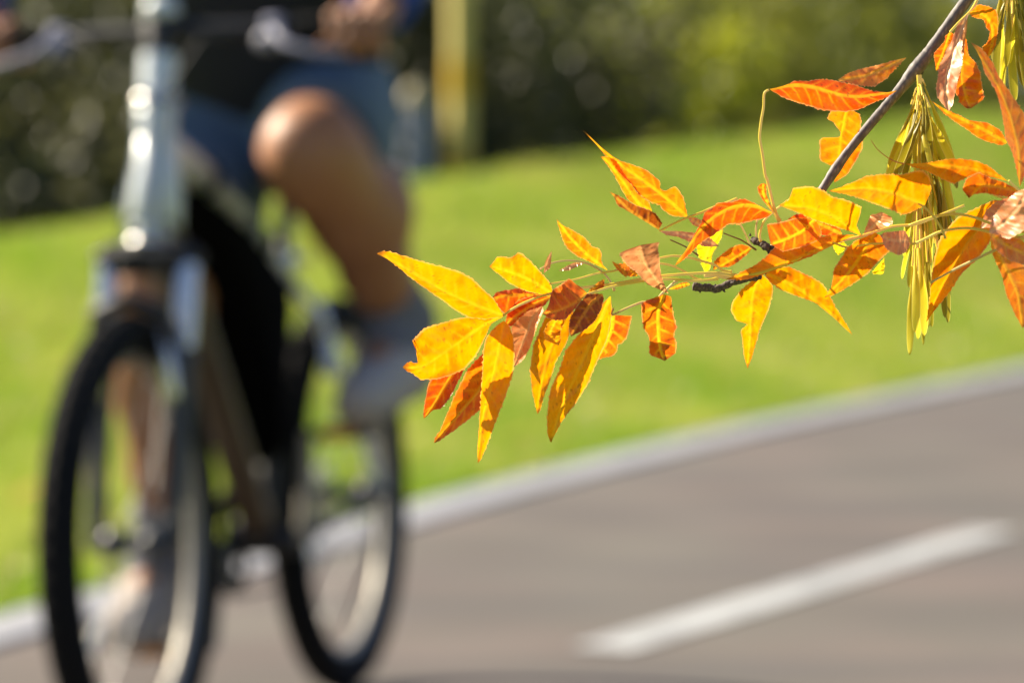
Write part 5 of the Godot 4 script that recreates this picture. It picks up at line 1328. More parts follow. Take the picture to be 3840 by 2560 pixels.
	leaflet(s16, "RO", 24, -12, 8, 0.2, 26, 1.0, [-37.9,-79.5,32.8,-38.8,-79.1,32.7,-39.7,-78.7,32.6,-40.7,-78.2,32.6,-41.6,-77.8,32.5,-42.5,-77.4,32.4,-43.5,-76.9,32.3,-44.4,-76.5,32.2,-45.3,-76.1,32.1,-46.3,-75.6,32,-47.2,-75.2,32,-48.2,-74.8,31.9,-49.1,-74.5,31.8,-50.1,-74.1,31.7,-51.1,-73.9,31.6,-52.1,-73.6,31.5,-53.1,-73.3,31.5,-54.1,-73.1,31.4,-55.1,-72.9,31.3,-56.1,-72.7,31.2,-57.1,-72.5,31.1,-58.1,-72.4,31.1,-59.1,-72.5,31,-60.1,-72.6,30.9,-61.1,-72.7,30.9,-62.2,-72.8,30.8,-63.2,-73,30.7,-64.2,-73.1,30.7,-65.2,-73.3,30.6], [0.1,0.9,1.8,2,2,1.9,1.9,1.8,1.8,1.8,1.8,1.8,1.8,1.9,2,2.1,2.3,2.4,2.6,2.8,2.9,2.8,2.7,2.8,2.4,1.9,1.5,0.8,0], [0.1,0.7,1.5,2.2,2.9,3.2,3.6,4,4.4,4.8,5.1,5.3,5.4,5.4,5.4,5.5,5.5,5.5,5.4,5.4,5.3,5.1,4.8,4.3,3.7,3,2.3,1.1,0])
	leaflet(s16, "RO2", 22, 8, 12, 0.2, 27, 1.0, [-51.9,-72.1,46.6,-52.5,-72.7,46.8,-53.2,-73.4,47,-53.8,-74,47.3,-54.5,-74.6,47.5,-55.1,-75.3,47.8,-55.8,-75.9,48,-56.4,-76.5,48.2,-57.1,-77.1,48.5,-57.8,-77.7,48.7,-58.6,-78.2,48.9,-59.3,-78.6,49.2,-60.1,-79,49.4,-61,-79.4,49.6,-61.8,-79.8,49.8,-62.6,-80.2,50.1,-63.4,-80.6,50.3,-64.3,-80.9,50.5,-65.1,-81.3,50.8,-66,-81.6,51,-66.8,-81.9,51.2,-67.7,-82.2,51.4,-68.6,-82.5,51.7,-69.4,-82.7,51.9,-70.3,-83,52.1,-71.2,-83.3,52.3,-72,-83.5,52.5,-72.9,-83.8,52.8,-73.8,-84.1,53], [0.1,1,2,3,4,4.9,5.9,6.7,7,7.2,7.3,7.5,7.6,7.8,8,8.1,8.3,8.4,8.6,8.7,8.7,8.8,9,9.1,9.3,9.5,9.6,9.8,0], [0.1,3,5.9,7.2,7.5,7.8,8.1,8,7.6,7.2,7,6.8,6.7,6.5,6.3,6.1,5.9,5.7,5.5,5.4,5.3,5.2,5.1,4.9,3.9,2.9,1.9,1,0])
	leaflet(s20, "O", 18, 8, 10, 0.1, 28, 1.0, [-78.2,-86.4,-13,-78.9,-86.8,-13.1,-79.6,-87.2,-13.2,-80.2,-87.6,-13.3,-80.9,-88.1,-13.5,-81.6,-88.5,-13.6,-82.3,-88.9,-13.7,-83,-89.3,-13.9,-83.6,-89.7,-14,-84.3,-90.2,-14.1,-85,-90.6,-14.2,-85.7,-91,-14.4,-86.3,-91.4,-14.5,-87,-91.8,-14.6,-87.7,-92.2,-14.8,-88.4,-92.6,-14.9,-89.1,-93,-15,-89.8,-93.4,-15.1,-90.5,-93.8,-15.3,-91.2,-94.2,-15.4,-91.9,-94.6,-15.5,-92.6,-95,-15.7,-93.3,-95.3,-15.8,-94,-95.7,-15.9,-94.7,-96.1,-16.1,-95.4,-96.4,-16.2,-96.1,-96.8,-16.3,-96.8,-97.2,-16.4,-97.5,-97.5,-16.6], [0.1,0.9,1.8,2.7,3.6,4.5,4.7,4.9,5.1,5.3,5.4,5.6,5.8,5.7,5.6,5.5,5.4,5.3,5.2,5.1,5,4.8,4.5,4.3,4,3.8,2.5,1.3,0], [0.1,0.3,0.5,0.8,1.1,1.2,1.4,1.5,1.6,1.7,1.9,2,2.1,2.3,2.3,2.3,2.3,2.3,2.2,1.9,1.5,1.1,0.8,0.5,0.2,0.1,0.1,0,0])
	leaflet(s26, "L", 20, 5, 5, 0.1, 29, -1.0, [-101.6,-98.4,-14.5,-101.6,-97.5,-14.6,-101.6,-96.7,-14.7,-101.6,-95.9,-14.8,-101.6,-95,-14.9,-101.5,-94.2,-15,-101.5,-93.4,-15.1,-101.3,-92.6,-15.2,-101.1,-91.7,-15.3,-100.9,-90.9,-15.4,-100.7,-90.1,-15.5,-100.4,-89.3,-15.6,-100.2,-88.5,-15.7,-99.9,-87.8,-15.8,-99.6,-87,-15.9,-99.2,-86.2,-16,-98.8,-85.5,-16.1,-98.4,-84.8,-16.2,-97.9,-84.1,-16.3,-97.4,-83.5,-16.4,-96.8,-82.8,-16.5,-96.3,-82.2,-16.6,-95.8,-81.5,-16.7,-95.3,-80.8,-16.8,-94.7,-80.2,-16.9,-94.2,-79.5,-17,-93.7,-78.9,-17.1,-93.2,-78.2,-17.2,-92.6,-77.6,-17.3], [0.1,0.4,0.8,1.3,1.7,2.1,2.5,3.1,3.7,4.3,4.9,5.5,6.1,6.7,6.9,6,5.4,4.9,4.5,4.1,3.8,3.4,3.1,2.8,2.4,1.8,1.2,0.6,0], [0.1,2.1,2.4,2.6,2.7,2.8,2.9,2.9,2.9,2.9,2.8,2.7,2.6,2.7,2.8,2.8,2.8,2.8,2.7,2.6,2.4,2.2,2.1,1.9,1.7,1.5,1,0.5,0])
	leaflet(s5, "PK", -14, -30, 30, 0.2, 30, -1.0, [-124.4,-78.1,0.8,-123.3,-78.3,0.5,-122.2,-78.4,0.2,-121.2,-78.6,-0.1,-120.1,-78.7,-0.4,-119,-78.9,-0.7,-118,-79,-0.9,-116.9,-79.2,-1.2,-115.8,-79.4,-1.5,-114.8,-79.6,-1.8,-113.7,-79.8,-2,-112.7,-80.1,-2.3,-111.6,-80.3,-2.6,-110.6,-80.6,-2.9,-109.5,-80.9,-3.2,-108.5,-81.1,-3.4,-107.4,-81.4,-3.7,-106.4,-81.7,-4,-105.4,-82,-4.3,-104.4,-82.4,-4.5,-103.3,-82.7,-4.8,-102.3,-83.1,-5.1,-101.3,-83.4,-5.3,-100.3,-83.8,-5.6,-99.2,-84.2,-5.9,-98.2,-84.5,-6.2,-97.2,-84.9,-6.4,-96.2,-85.2,-6.7,-95.1,-85.6,-7], [0.1,0.1,0.3,0.4,0.5,0.7,0.8,1,1.1,1.3,1.4,1.6,1.8,2,2.2,2.3,2.3,2.4,2.4,2.5,2.5,2.6,2.7,2.3,1.8,1.4,0.9,0.5,0], [0.1,0.5,0.9,1.4,1.5,1.5,1.5,1.5,1.5,1.5,1.7,1.9,2,2.2,2.3,2.4,2.5,2.5,2.5,2.5,2.5,2.5,2.5,2.1,1.7,1.3,0.8,0.4,0])
	leaflet(s5, "PK", -2, -30, 30, 0.2, 31, -1.0, [-111.2,-71.4,0.5,-110.9,-71.6,0.2,-110.6,-71.7,0,-110.2,-71.9,-0.3,-109.9,-72,-0.6,-109.6,-72.2,-0.9,-109.3,-72.3,-1.2,-109,-72.5,-1.4,-108.7,-72.6,-1.7,-108.4,-72.8,-2,-108.1,-72.9,-2.3,-107.8,-73.1,-2.6,-107.5,-73.3,-2.8,-107.2,-73.4,-3.1,-106.9,-73.6,-3.4,-106.6,-73.8,-3.7,-106.3,-74,-4,-106,-74.2,-4.2,-105.7,-74.4,-4.5,-105.5,-74.6,-4.8,-105.2,-74.8,-5.1,-104.9,-75,-5.4,-104.6,-75.2,-5.6,-104.3,-75.4,-5.9,-104,-75.6,-6.2,-103.7,-75.7,-6.5,-103.5,-75.9,-6.8,-103.2,-76.1,-7,-102.9,-76.3,-7.3], [0.1,0.1,0.3,0.4,0.6,0.7,0.9,1,1.2,1.3,1.5,1.6,1.7,1.8,1.9,1.9,2,2.1,2.2,2.3,2.3,2,1.7,1.4,1.2,0.9,0.6,0.3,0], [0.1,0.2,0.3,0.5,0.7,0.8,1,1.2,1.3,1.5,1.6,1.8,1.9,1.9,1.9,1.8,1.8,1.7,1.7,1.6,1.6,1.5,1.4,1.2,0.9,0.7,0.5,0.2,0])
	leaflet(s10, "RO", 18, -38, 6, 0.2, 32, -1.0, [-73.6,-10.5,34.4,-71.4,-10.1,34.2,-69.2,-9.6,33.9,-67,-9.1,33.7,-64.7,-8.8,33.5,-62.5,-8.6,33.3,-60.2,-8.5,33,-58,-8.6,32.8,-55.7,-8.8,32.6,-53.5,-9.1,32.4,-51.3,-9.5,32.2,-49.1,-10.1,32,-46.9,-10.8,31.8,-44.8,-11.4,31.6,-42.6,-12,31.4,-40.4,-12.6,31.2,-38.2,-13,31,-35.9,-13.3,30.8,-33.7,-13.5,30.6,-31.4,-13.6,30.4,-29.2,-13.6,30.2,-26.9,-13.4,30,-24.6,-13.1,29.8,-22.4,-12.8,29.5,-20.1,-12.4,29.3,-17.9,-12,29.1,-15.6,-11.6,28.9,-13.4,-11.1,28.6,-11.2,-10.6,28.4], [0.1,0.1,0.1,0.2,0.7,1.5,2.2,2.2,2.3,3,3.9,5,5.6,6,6.3,6.3,6.3,6.1,5.9,5.5,4.8,3.9,2.8,1.8,1.2,0.6,0.1,0.1,0], [0.1,2.1,4.1,5.7,6.7,7.5,8.1,8.6,8.9,9.2,9.3,9.3,9.3,9.2,8.7,8.3,8,7.8,7.2,6.7,6.1,5,4.1,3.5,2.9,2.5,1.8,0.9,0])
	leaflet(root, "OP", 20, -35, 30, 0.3, 33, 1.0, [-3.9,6.2,-6.2,-5,5.6,-6.7,-6.1,5.1,-7.2,-7.2,4.5,-7.7,-8.3,3.9,-8.1,-9.4,3.4,-8.6,-10.5,2.8,-9.1,-11.6,2.2,-9.6,-12.8,1.7,-10.1,-13.9,1.2,-10.5,-15.1,0.7,-11,-16.2,0.2,-11.5,-17.4,-0.3,-12,-18.6,-0.7,-12.5,-19.7,-1.2,-13,-20.9,-1.7,-13.4,-22.1,-2.1,-13.9,-23.3,-2.5,-14.4,-24.5,-2.8,-14.9,-25.7,-3,-15.4,-26.9,-3.2,-15.9,-28.2,-3.4,-16.4,-29.4,-3.6,-16.9,-30.7,-3.8,-17.4,-31.9,-3.9,-17.9,-33.2,-4.1,-18.4,-34.4,-4.3,-18.9,-35.7,-4.5,-19.4,-36.9,-4.6,-19.8], [0.1,0.3,0.6,0.9,1.2,1.6,1.8,2,2.2,2.4,2.5,2.7,2.9,3.1,3.3,3.5,3.7,3.8,3.8,3.8,3.6,3.4,3.2,3,2.4,1.8,1.2,0.6,0], [0.1,0.5,0.9,1.4,1.8,2.3,2.8,3.3,3.8,4.5,5,5.3,5.6,5.8,6.1,6.4,6.3,5.6,5,4.6,4.2,3.8,3.3,2.8,2.2,1.7,1.1,0.6,0])
	leaflet(root, "O2", 24, 6, -6, 0.15, 34, 1.0, [-32.4,-18.7,-15.4,-32.6,-20,-15.4,-32.8,-21.2,-15.5,-33.1,-22.5,-15.6,-33.3,-23.8,-15.7,-33.5,-25.1,-15.8,-33.7,-26.3,-15.9,-34,-27.6,-16,-34.2,-28.9,-16.1,-34.4,-30.2,-16.2,-34.7,-31.4,-16.3,-34.9,-32.7,-16.4,-35.1,-34,-16.5,-35.2,-35.3,-16.6,-35.4,-36.6,-16.7,-35.5,-37.9,-16.8,-35.6,-39.1,-16.9,-35.8,-40.4,-17,-35.9,-41.7,-17.1,-36.1,-43,-17.2,-36.2,-44.3,-17.3,-36.4,-45.6,-17.4,-36.6,-46.9,-17.5,-36.8,-48.2,-17.6,-37,-49.4,-17.7,-37.2,-50.7,-17.8,-37.4,-52,-17.9,-37.6,-53.3,-18,-37.8,-54.6,-18.1], [0.1,4.3,7.8,8.3,8.8,9.1,5.4,3.9,2.4,0.9,0.7,0.8,9.5,10.6,10.4,10.2,10,9.9,9.7,9.5,9.3,7.9,2.5,2.1,1.6,1.1,0.8,0.4,0], [0.1,6.5,7.2,7.9,8.2,8.4,8.7,8.9,10.1,11,11.1,11.2,11.2,11.2,11.3,10.9,10.4,9.8,9.3,8.8,8.2,7.6,7,6.5,5.9,4.5,3,1.5,0])
	leaflet(s11, "Y", 22, 0, 8, 0.25, 35, 1.0, [-30.2,-80,52.9,-31.5,-79.1,53.2,-32.9,-78.2,53.5,-34.2,-77.3,53.8,-35.5,-76.4,54.2,-36.8,-75.5,54.5,-38.1,-74.6,54.8,-39.4,-73.7,55.1,-40.7,-72.8,55.5,-42.1,-72,55.8,-43.5,-71.3,56.1,-44.9,-70.6,56.5,-46.4,-70,56.8,-47.8,-69.4,57.1,-49.3,-68.9,57.5,-50.8,-68.3,57.8,-52.3,-67.7,58.1,-53.8,-67.2,58.5,-55.3,-66.8,58.8,-56.8,-66.5,59.2,-58.4,-66.3,59.5,-59.9,-66.2,59.9,-61.5,-66.1,60.2,-63.1,-66,60.6,-64.7,-65.9,60.9,-66.2,-65.8,61.3,-67.8,-65.7,61.6,-69.4,-65.6,62,-71,-65.5,62.3], [0.1,0.9,1.7,2.6,7.8,11.3,10.9,10.5,10.2,9.9,9.5,9.1,8.7,8.4,8.7,9.1,9.6,9.6,9.7,10,9.6,9.2,9,8.7,8.5,3.1,2.1,1,0], [0.1,0.4,0.8,1.1,1.6,2.1,2.6,3.1,3.5,3.9,4.1,4.3,4.5,4.6,4.8,4.9,5,5,4.8,4.5,4,3.4,2.8,2.3,1.9,1.4,0.9,0.5,0])
	leaflet(s14, "YO", 18, 10, 14, 0.25, 36, 1.0, [-1.1,-65.5,62.3,-2.7,-64.9,62.5,-4.3,-64.2,62.7,-5.9,-63.6,62.8,-7.5,-62.9,63,-9.1,-62.3,63.1,-10.7,-61.6,63.3,-12.3,-61,63.4,-13.9,-60.4,63.6,-15.5,-59.9,63.8,-17.2,-59.5,63.9,-18.9,-59.1,64.1,-20.6,-58.8,64.3,-22.3,-58.5,64.4,-24,-58.2,64.6,-25.7,-58,64.8,-27.4,-57.8,64.9,-29.1,-57.6,65.1,-30.8,-57.6,65.3,-32.5,-57.7,65.5,-34.2,-57.8,65.6,-36,-57.9,65.8,-37.7,-58,66,-39.4,-58.1,66.2,-41.1,-58.3,66.4,-42.8,-58.4,66.6,-44.5,-58.5,66.7,-46.3,-58.7,66.9,-48,-58.8,67.1], [7.9,11.5,13.3,14.1,14.7,14.1,13.4,11.9,10.3,9.3,8.7,8.4,8,7.7,7.4,6.8,6.3,5.9,5.3,4.5,3.8,3.2,2.6,2.1,1.5,1,0.7,0.3,0], [0.1,2,4,5.7,7.4,8.4,8.4,8.3,8.2,8,7.8,7.7,7.4,7.2,6.9,6.6,6.3,5.9,5.4,4.8,4.1,3.5,3,2.4,1.8,1.4,0.9,0.5,0])
	leaflet(s24, "YO", 20, 10, -10, 0.25, 37, 1.0, [36.8,-54,71.9,35.2,-53.4,71.2,33.6,-52.7,70.5,32,-52.1,69.7,30.4,-51.4,69,28.8,-50.8,68.3,27.1,-50.2,67.5,25.5,-49.7,66.8,23.8,-49.3,66.1,22.1,-48.9,65.3,20.4,-48.6,64.6,18.7,-48.4,63.9,16.9,-48.1,63.2,15.2,-47.9,62.4,13.5,-47.7,61.7,11.7,-47.5,61,10,-47.3,60.3,8.3,-47.2,59.6,6.5,-47.1,58.8,4.8,-47,58.1,3,-46.9,57.4,1.2,-46.8,56.7,-0.5,-46.7,56,-2.3,-46.6,55.2,-4,-46.5,54.5,-5.8,-46.4,53.8,-7.5,-46.3,53.1,-9.3,-46.2,52.4,-11.1,-46.1,51.7], [0.1,0.5,1,1.4,1.9,2.5,3.1,3.5,3.7,3.9,4.1,4.2,4.2,4.3,4.1,3.9,3.7,3.3,2.9,2.5,2,1.6,1.1,0.9,0.7,0.5,0.4,0.2,0], [0.1,0.3,0.6,0.9,1.2,1.5,1.5,1.4,1.2,1.8,3,4.3,5.5,6.7,7.8,7.7,7.2,6.7,6,5.2,4.4,3.6,2.8,2.4,1.9,1.5,1,0.5,0])
	leaflet(s24, "O", 24, -20, 12, 0.3, 38, 1.0, [41.8,-59.1,77.1,40.9,-58.8,76.6,40,-58.6,76,39.1,-58.4,75.5,38.2,-58.2,75,37.3,-58,74.4,36.4,-57.8,73.9,35.4,-57.6,73.3,34.5,-57.4,72.8,33.6,-57.1,72.2,32.7,-57,71.7,31.8,-56.8,71.2,30.9,-56.7,70.6,29.9,-56.5,70.1,29,-56.4,69.5,28.1,-56.4,69,27.1,-56.3,68.5,26.2,-56.2,67.9,25.3,-56.3,67.4,24.5,-56.4,66.8,23.7,-56.7,66.3,23,-57.2,65.8,22.3,-57.8,65.3,21.7,-58.5,64.8,21.1,-59.3,64.3,20.5,-60,63.8,19.9,-60.8,63.3,19.3,-61.5,62.7,18.7,-62.3,62.2], [0.1,0.3,0.6,0.9,1.2,1.5,1.7,2,2.3,2.5,2.6,2.7,2.9,3.1,3.3,3.5,4,4.5,5.2,6.6,6.5,6.7,7.1,6.9,6.5,6.1,5.8,5.2,0], [0.1,1.1,2.2,3.3,3.7,3.8,3.9,4,4,4.1,4.2,4.2,4.2,4.1,4,3.9,3.8,3.7,3.6,3.5,3.4,3.3,2.9,2.2,1.4,0.5,0.2,0.1,0])
	leaflet(s27, "YO", 22, 10, 50, 0.15, 39, 1.0, [42.2,-63.1,22.2,40.3,-64.8,22.2,38.3,-66.4,22.2,36.4,-68.1,22.2,34.5,-69.7,22.2,32.6,-71.5,22.2,30.9,-73.3,22.2,29.2,-75.2,22.2,27.5,-77.1,22.2,25.9,-79.1,22.2,24.3,-81.1,22.2,22.8,-83.1,22.2,21.4,-85.2,22.2,20.1,-87.4,22.2,18.8,-89.6,22.2,17.6,-91.9,22.2,16.4,-94.1,22.2,15.2,-96.4,22.2,14,-98.6,22.2,12.8,-100.9,22.2,11.6,-103.1,22.2,10.5,-105.4,22.2,9.4,-107.7,22.2,8.3,-110,22.2,7.2,-112.3,22.3,6.2,-114.7,22.3,5.2,-117,22.3,4.2,-119.4,22.3,3.2,-121.7,22.3], [0.1,2.1,4.3,5.3,6.2,7.1,8.3,9.6,10.6,11.7,12.2,12.2,12.4,12.8,12.5,11.7,11,10.1,9.1,8.1,7.1,6.1,5.1,4.1,3.1,2.2,1.5,0.7,0], [0.1,2.3,4.6,5.1,5.6,6,6.2,6.8,7.4,7.9,8.1,8.1,8,7.8,7.3,6.4,5.4,4.6,4.5,4.4,4.2,3.8,3.3,2.7,2.1,1.6,1.1,0.5,0])
	leaflet(s12, "OP", 18, -10, 35, 0.2, 40, 1.0, [27,-81,72.9,27.9,-82.4,72.6,28.8,-83.9,72.3,29.7,-85.3,72,30.5,-86.7,71.7,31.4,-88.1,71.4,32.3,-89.6,71.1,33.2,-91,70.7,34,-92.4,70.4,34.9,-93.9,70.1,35.7,-95.3,69.8,36.5,-96.8,69.5,37.4,-98.2,69.2,38.2,-99.7,68.9,39,-101.2,68.6,39.8,-102.6,68.3,40.6,-104.1,68,41.3,-105.6,67.7,41.9,-107.2,67.4,42.4,-108.7,67.1,42.8,-110.4,66.8,43.1,-112,66.5,43.4,-113.6,66.2,43.7,-115.3,65.9,44,-116.9,65.6,44.3,-118.6,65.3,44.5,-120.2,65,44.8,-121.9,64.7,45.1,-123.5,64.4], [0.1,0.6,1.1,1.7,2.2,2.7,2.8,2.9,3,3.1,3.2,3.5,3.8,4.2,4.6,4.9,5.2,5.3,5.2,5,4.6,4.2,3.7,3.2,2.7,2,1.3,0.7,0], [0.1,0.9,1.8,2.7,3.6,4.5,5.4,6.2,6.5,6.8,7.1,7.5,7.8,8.2,8.5,8.6,7.8,7.2,6.6,6.3,6,5.9,5.8,5.7,5.4,4.1,2.7,1.4,0])
	leaflet(s12, "PK", -7, -40, 40, 0.25, 41, -1.0, [26.3,-78.3,82.8,27.1,-77.7,83.1,28,-77.1,83.5,28.8,-76.5,83.8,29.7,-75.9,84.2,30.5,-75.4,84.5,31.3,-74.8,84.8,32.1,-74.2,85.2,32.9,-73.5,85.5,33.7,-72.9,85.8,34.4,-72.1,86.2,35,-71.4,86.5,35.7,-70.6,86.8,36.3,-69.7,87.2,36.9,-68.9,87.5,37.6,-68.1,87.8,38.2,-67.3,88.1,38.8,-66.5,88.5,39.3,-65.6,88.8,39.9,-64.7,89.1,40.4,-63.8,89.4,40.9,-62.9,89.8,41.3,-62,90.1,41.8,-61.1,90.4,42.3,-60.2,90.7,42.8,-59.3,91.1,43.3,-58.4,91.4,43.7,-57.5,91.7,44.2,-56.6,92.1], [0.1,0.9,1.9,2.8,3.7,4.5,4.9,5.2,5.5,5.6,5.8,5.9,5.9,6,5.9,5.8,5.7,5.5,5.3,5.1,4.9,4.6,4.3,3.7,3,2.2,1.5,0.7,0], [0.1,1.4,2.9,4.3,5.8,7.1,7.2,7.3,7.4,7.7,8,8,7.7,7.4,7.2,7,6.8,6.5,6.4,6.2,5.8,5.1,4.3,3.6,2.9,2.1,1.4,0.7,0])
	leaflet(s12, "OP", 24, -20, 45, 0.25, 42, -1.0, [25.7,-78.3,80.8,26.5,-79,81.3,27.3,-79.6,81.7,28.2,-80.3,82.2,29,-80.9,82.6,29.8,-81.6,83.1,30.7,-82.2,83.5,31.5,-82.8,84,32.4,-83.4,84.4,33.3,-83.9,84.9,34.2,-84.4,85.3,35.1,-84.9,85.8,36.1,-85.3,86.2,37,-85.7,86.6,38,-86.2,87.1,38.9,-86.6,87.5,39.9,-87.1,88,40.8,-87.6,88.4,41.7,-88.1,88.9,42.6,-88.6,89.3,43.5,-89.1,89.8,44.4,-89.7,90.2,45.3,-90.2,90.7,46.2,-90.7,91.1,47.1,-91.2,91.6,48,-91.8,92,48.9,-92.3,92.5,49.8,-92.8,92.9,50.7,-93.3,93.3], [0.1,0.5,1.1,1.6,2.2,2.7,3.2,3.6,3.9,4.2,4.5,4.7,5,5.2,5.5,5.4,5.1,4.8,4.6,4.4,4.2,4,3.6,3,2.4,1.8,1.2,0.6,0], [0.1,0.7,1.5,2.2,2.9,3.7,4.4,4.5,4.6,4.9,5.1,5.4,5.7,5.8,5.6,5.5,5.3,5.1,4.9,4.7,4.5,4.3,3.7,3.1,2.4,1.8,1.2,0.6,0])
	leaflet(s24, "PK", -2, -30, 30, 0.3, 43, 1.0, [43.8,-59.1,72.1,43.1,-59.7,71.8,42.4,-60.2,71.5,41.7,-60.8,71.1,41,-61.4,70.8,40.3,-62,70.4,39.6,-62.6,70.1,38.9,-63.2,69.8,38.2,-63.8,69.4,37.5,-64.4,69.1,36.8,-65,68.8,36.1,-65.6,68.4,35.4,-66.2,68.1,34.7,-66.8,67.8,34.1,-67.4,67.4,33.4,-68,67.1,32.7,-68.6,66.7,32,-69.2,66.4,31.3,-69.8,66.1,30.6,-70.4,65.7,29.9,-71,65.4,29.2,-71.7,65.1,28.6,-72.3,64.7,27.9,-72.9,64.4,27.2,-73.6,64.1,26.5,-74.2,63.7,25.9,-74.8,63.4,25.2,-75.5,63.1,24.5,-76.1,62.7], [0.1,0.3,0.6,0.9,1.3,1.6,1.9,2.2,2.5,2.8,3.2,3.5,3.8,4.1,4.4,4.5,4.4,4.3,4.2,4.1,4.1,3.7,3.2,2.6,2.1,1.6,1.1,0.5,0], [0.1,0.7,1.4,2.1,2.9,3.6,4.3,5,5.1,5.1,5.1,5.1,5.1,5.1,5.1,5.1,5.1,4.9,4.7,4.5,4.3,4,3.8,3.5,3.3,2.6,1.7,0.9,0])
	leaflet(s24, "O2", 18, 8, 10, 0.3, 44, 1.0, [47.1,-56,62,46.9,-56.8,61.9,46.8,-57.6,61.7,46.7,-58.4,61.6,46.5,-59.2,61.4,46.4,-60,61.3,46.2,-60.8,61.1,46.1,-61.6,61,45.9,-62.4,60.8,45.7,-63.2,60.7,45.5,-64,60.5,45.2,-64.7,60.4,45,-65.5,60.2,44.7,-66.3,60.1,44.4,-67,59.9,44.1,-67.8,59.7,43.8,-68.6,59.6,43.5,-69.3,59.4,43.2,-70,59.3,42.8,-70.7,59.1,42.4,-71.4,59,41.9,-72.1,58.8,41.5,-72.8,58.7,41.1,-73.5,58.5,40.6,-74.1,58.4,40.2,-74.8,58.2,39.7,-75.5,58.1,39.3,-76.2,57.9,38.8,-76.8,57.7], [0.1,0.6,1.2,1.9,2.5,3.1,3.7,4.2,4.6,4.7,4.7,4.7,4.7,4.7,4.6,4.6,4.6,4.5,4.5,4.2,3.8,3.4,2.9,2.4,1.9,1.5,1,0.5,0], [0.1,0.4,0.9,1.3,1.7,2.2,2.6,3.1,3.4,3.4,3.5,3.6,3.7,3.8,3.9,4.1,4.2,4.4,3.9,3.4,2.9,2.5,2.1,1.8,1.4,1.1,0.7,0.4,0])
	leaflet(s24, "OP", 20, 50, 10, 0.15, 45, -1.0, [41.9,-56.5,82,41.9,-53.9,80.9,42,-51.3,79.7,42,-48.7,78.6,42,-46.1,77.4,41.9,-43.5,76.2,41.7,-41,75.1,41.3,-38.4,73.9,40.9,-35.8,72.7,40.4,-33.3,71.6,39.9,-30.8,70.4,39.3,-28.2,69.3,38.6,-25.7,68.1,37.9,-23.3,66.9,37,-20.8,65.8,36.2,-18.4,64.6,35.3,-15.9,63.5,34.3,-13.6,62.3,33.2,-11.2,61.1,32,-8.9,60,30.8,-6.6,58.8,29.6,-4.3,57.7,28.3,-2.1,56.5,26.9,0.1,55.4,25.6,2.3,54.2,24.1,4.5,53.1,22.7,6.6,51.9,21.3,8.8,50.8,19.8,11,49.6], [0.1,0.7,1.4,2,2.6,3.3,3.9,4.4,5.1,5.7,5.7,5.3,4.9,4.4,3.9,3.4,3.2,2.9,2.5,2.6,2.7,2.8,2.8,2,0.8,0.4,0,0,0], [0.1,1.2,2.4,3.6,4.3,4.7,5.4,6.1,6.9,6.8,6.6,6.4,6.4,6.4,5.7,5,4.3,3.8,3.4,3,2.7,2.9,3.2,3.5,3.2,2.9,2.6,1.3,0])
	leaflet(s23, "PK", -14, -20, 40, 0.3, 46, 1.0, [24,26.5,11.1,23.4,24.9,11.5,22.7,23.2,11.9,22,21.6,12.3,21.3,20,12.7,20.7,18.3,13.1,20,16.7,13.6,19.3,15,14,18.7,13.4,14.4,18,11.7,14.8,17.3,10.1,15.2,16.7,8.4,15.6,16.1,6.8,16.1,15.4,5.1,16.5,14.9,3.5,16.9,14.3,1.8,17.3,13.9,0.1,17.7,13.5,-1.6,18.1,13.1,-3.4,18.6,12.8,-5.1,19,12.6,-6.8,19.4,12.4,-8.5,19.8,12.4,-10.3,20.2,12.4,-12,20.7,12.5,-13.8,21.1,12.7,-15.5,21.5,12.9,-17.2,21.9,13,-19,22.3,13.2,-20.7,22.7], [0.1,0.7,1.4,2.1,2.7,2.6,2.6,2.6,2.6,2.6,2.8,3,3.2,3.4,3.6,4,4.3,4.3,4.3,4.2,4.3,4.5,4.4,4.4,4,3,2,1,0], [0.1,0.2,0.4,0.6,0.7,0.9,1.1,1.7,2.2,2.8,3.4,3.9,4.5,5,5.4,5.5,5.4,5.3,5.2,5,4.8,4.6,4.3,4,3.5,3,2.4,1.2,0])
	leaflet(s23, "PB", -2, -25, 35, 0.3, 47, 1.0, [24.3,26.3,9.1,24,24.8,9.2,23.8,23.4,9.3,23.6,21.9,9.4,23.4,20.4,9.6,23.1,19,9.7,22.9,17.5,9.8,22.7,16.1,9.9,22.4,14.6,10.1,22.1,13.2,10.2,21.9,11.7,10.3,21.6,10.3,10.4,21.3,8.8,10.6,21,7.4,10.7,20.7,5.9,10.8,20.4,4.5,10.9,20.1,3.1,11,19.7,1.7,11.2,19.2,0.2,11.3,18.8,-1.2,11.4,18.3,-2.6,11.5,17.8,-3.9,11.6,17.3,-5.3,11.8,16.7,-6.7,11.9,16.1,-8,12,15.5,-9.4,12.1,14.8,-10.7,12.2,14.2,-12,12.4,13.5,-13.3,12.5], [0.1,0.4,0.7,1.1,1.4,1.8,2.1,2.2,2.4,2.5,2.7,2.8,3,3.1,3.4,3.5,3.7,3.8,3.9,3.9,3.6,3.3,2.9,2.5,2.1,1.6,1,0.5,0], [0.1,0.1,0.1,0.2,0.3,0.4,0.4,0.4,0.5,0.5,0.6,0.7,0.8,0.8,0.8,0.9,1,1.2,1.4,1.6,1.6,1.6,1.7,1.8,2,2.1,1.4,0.7,0])
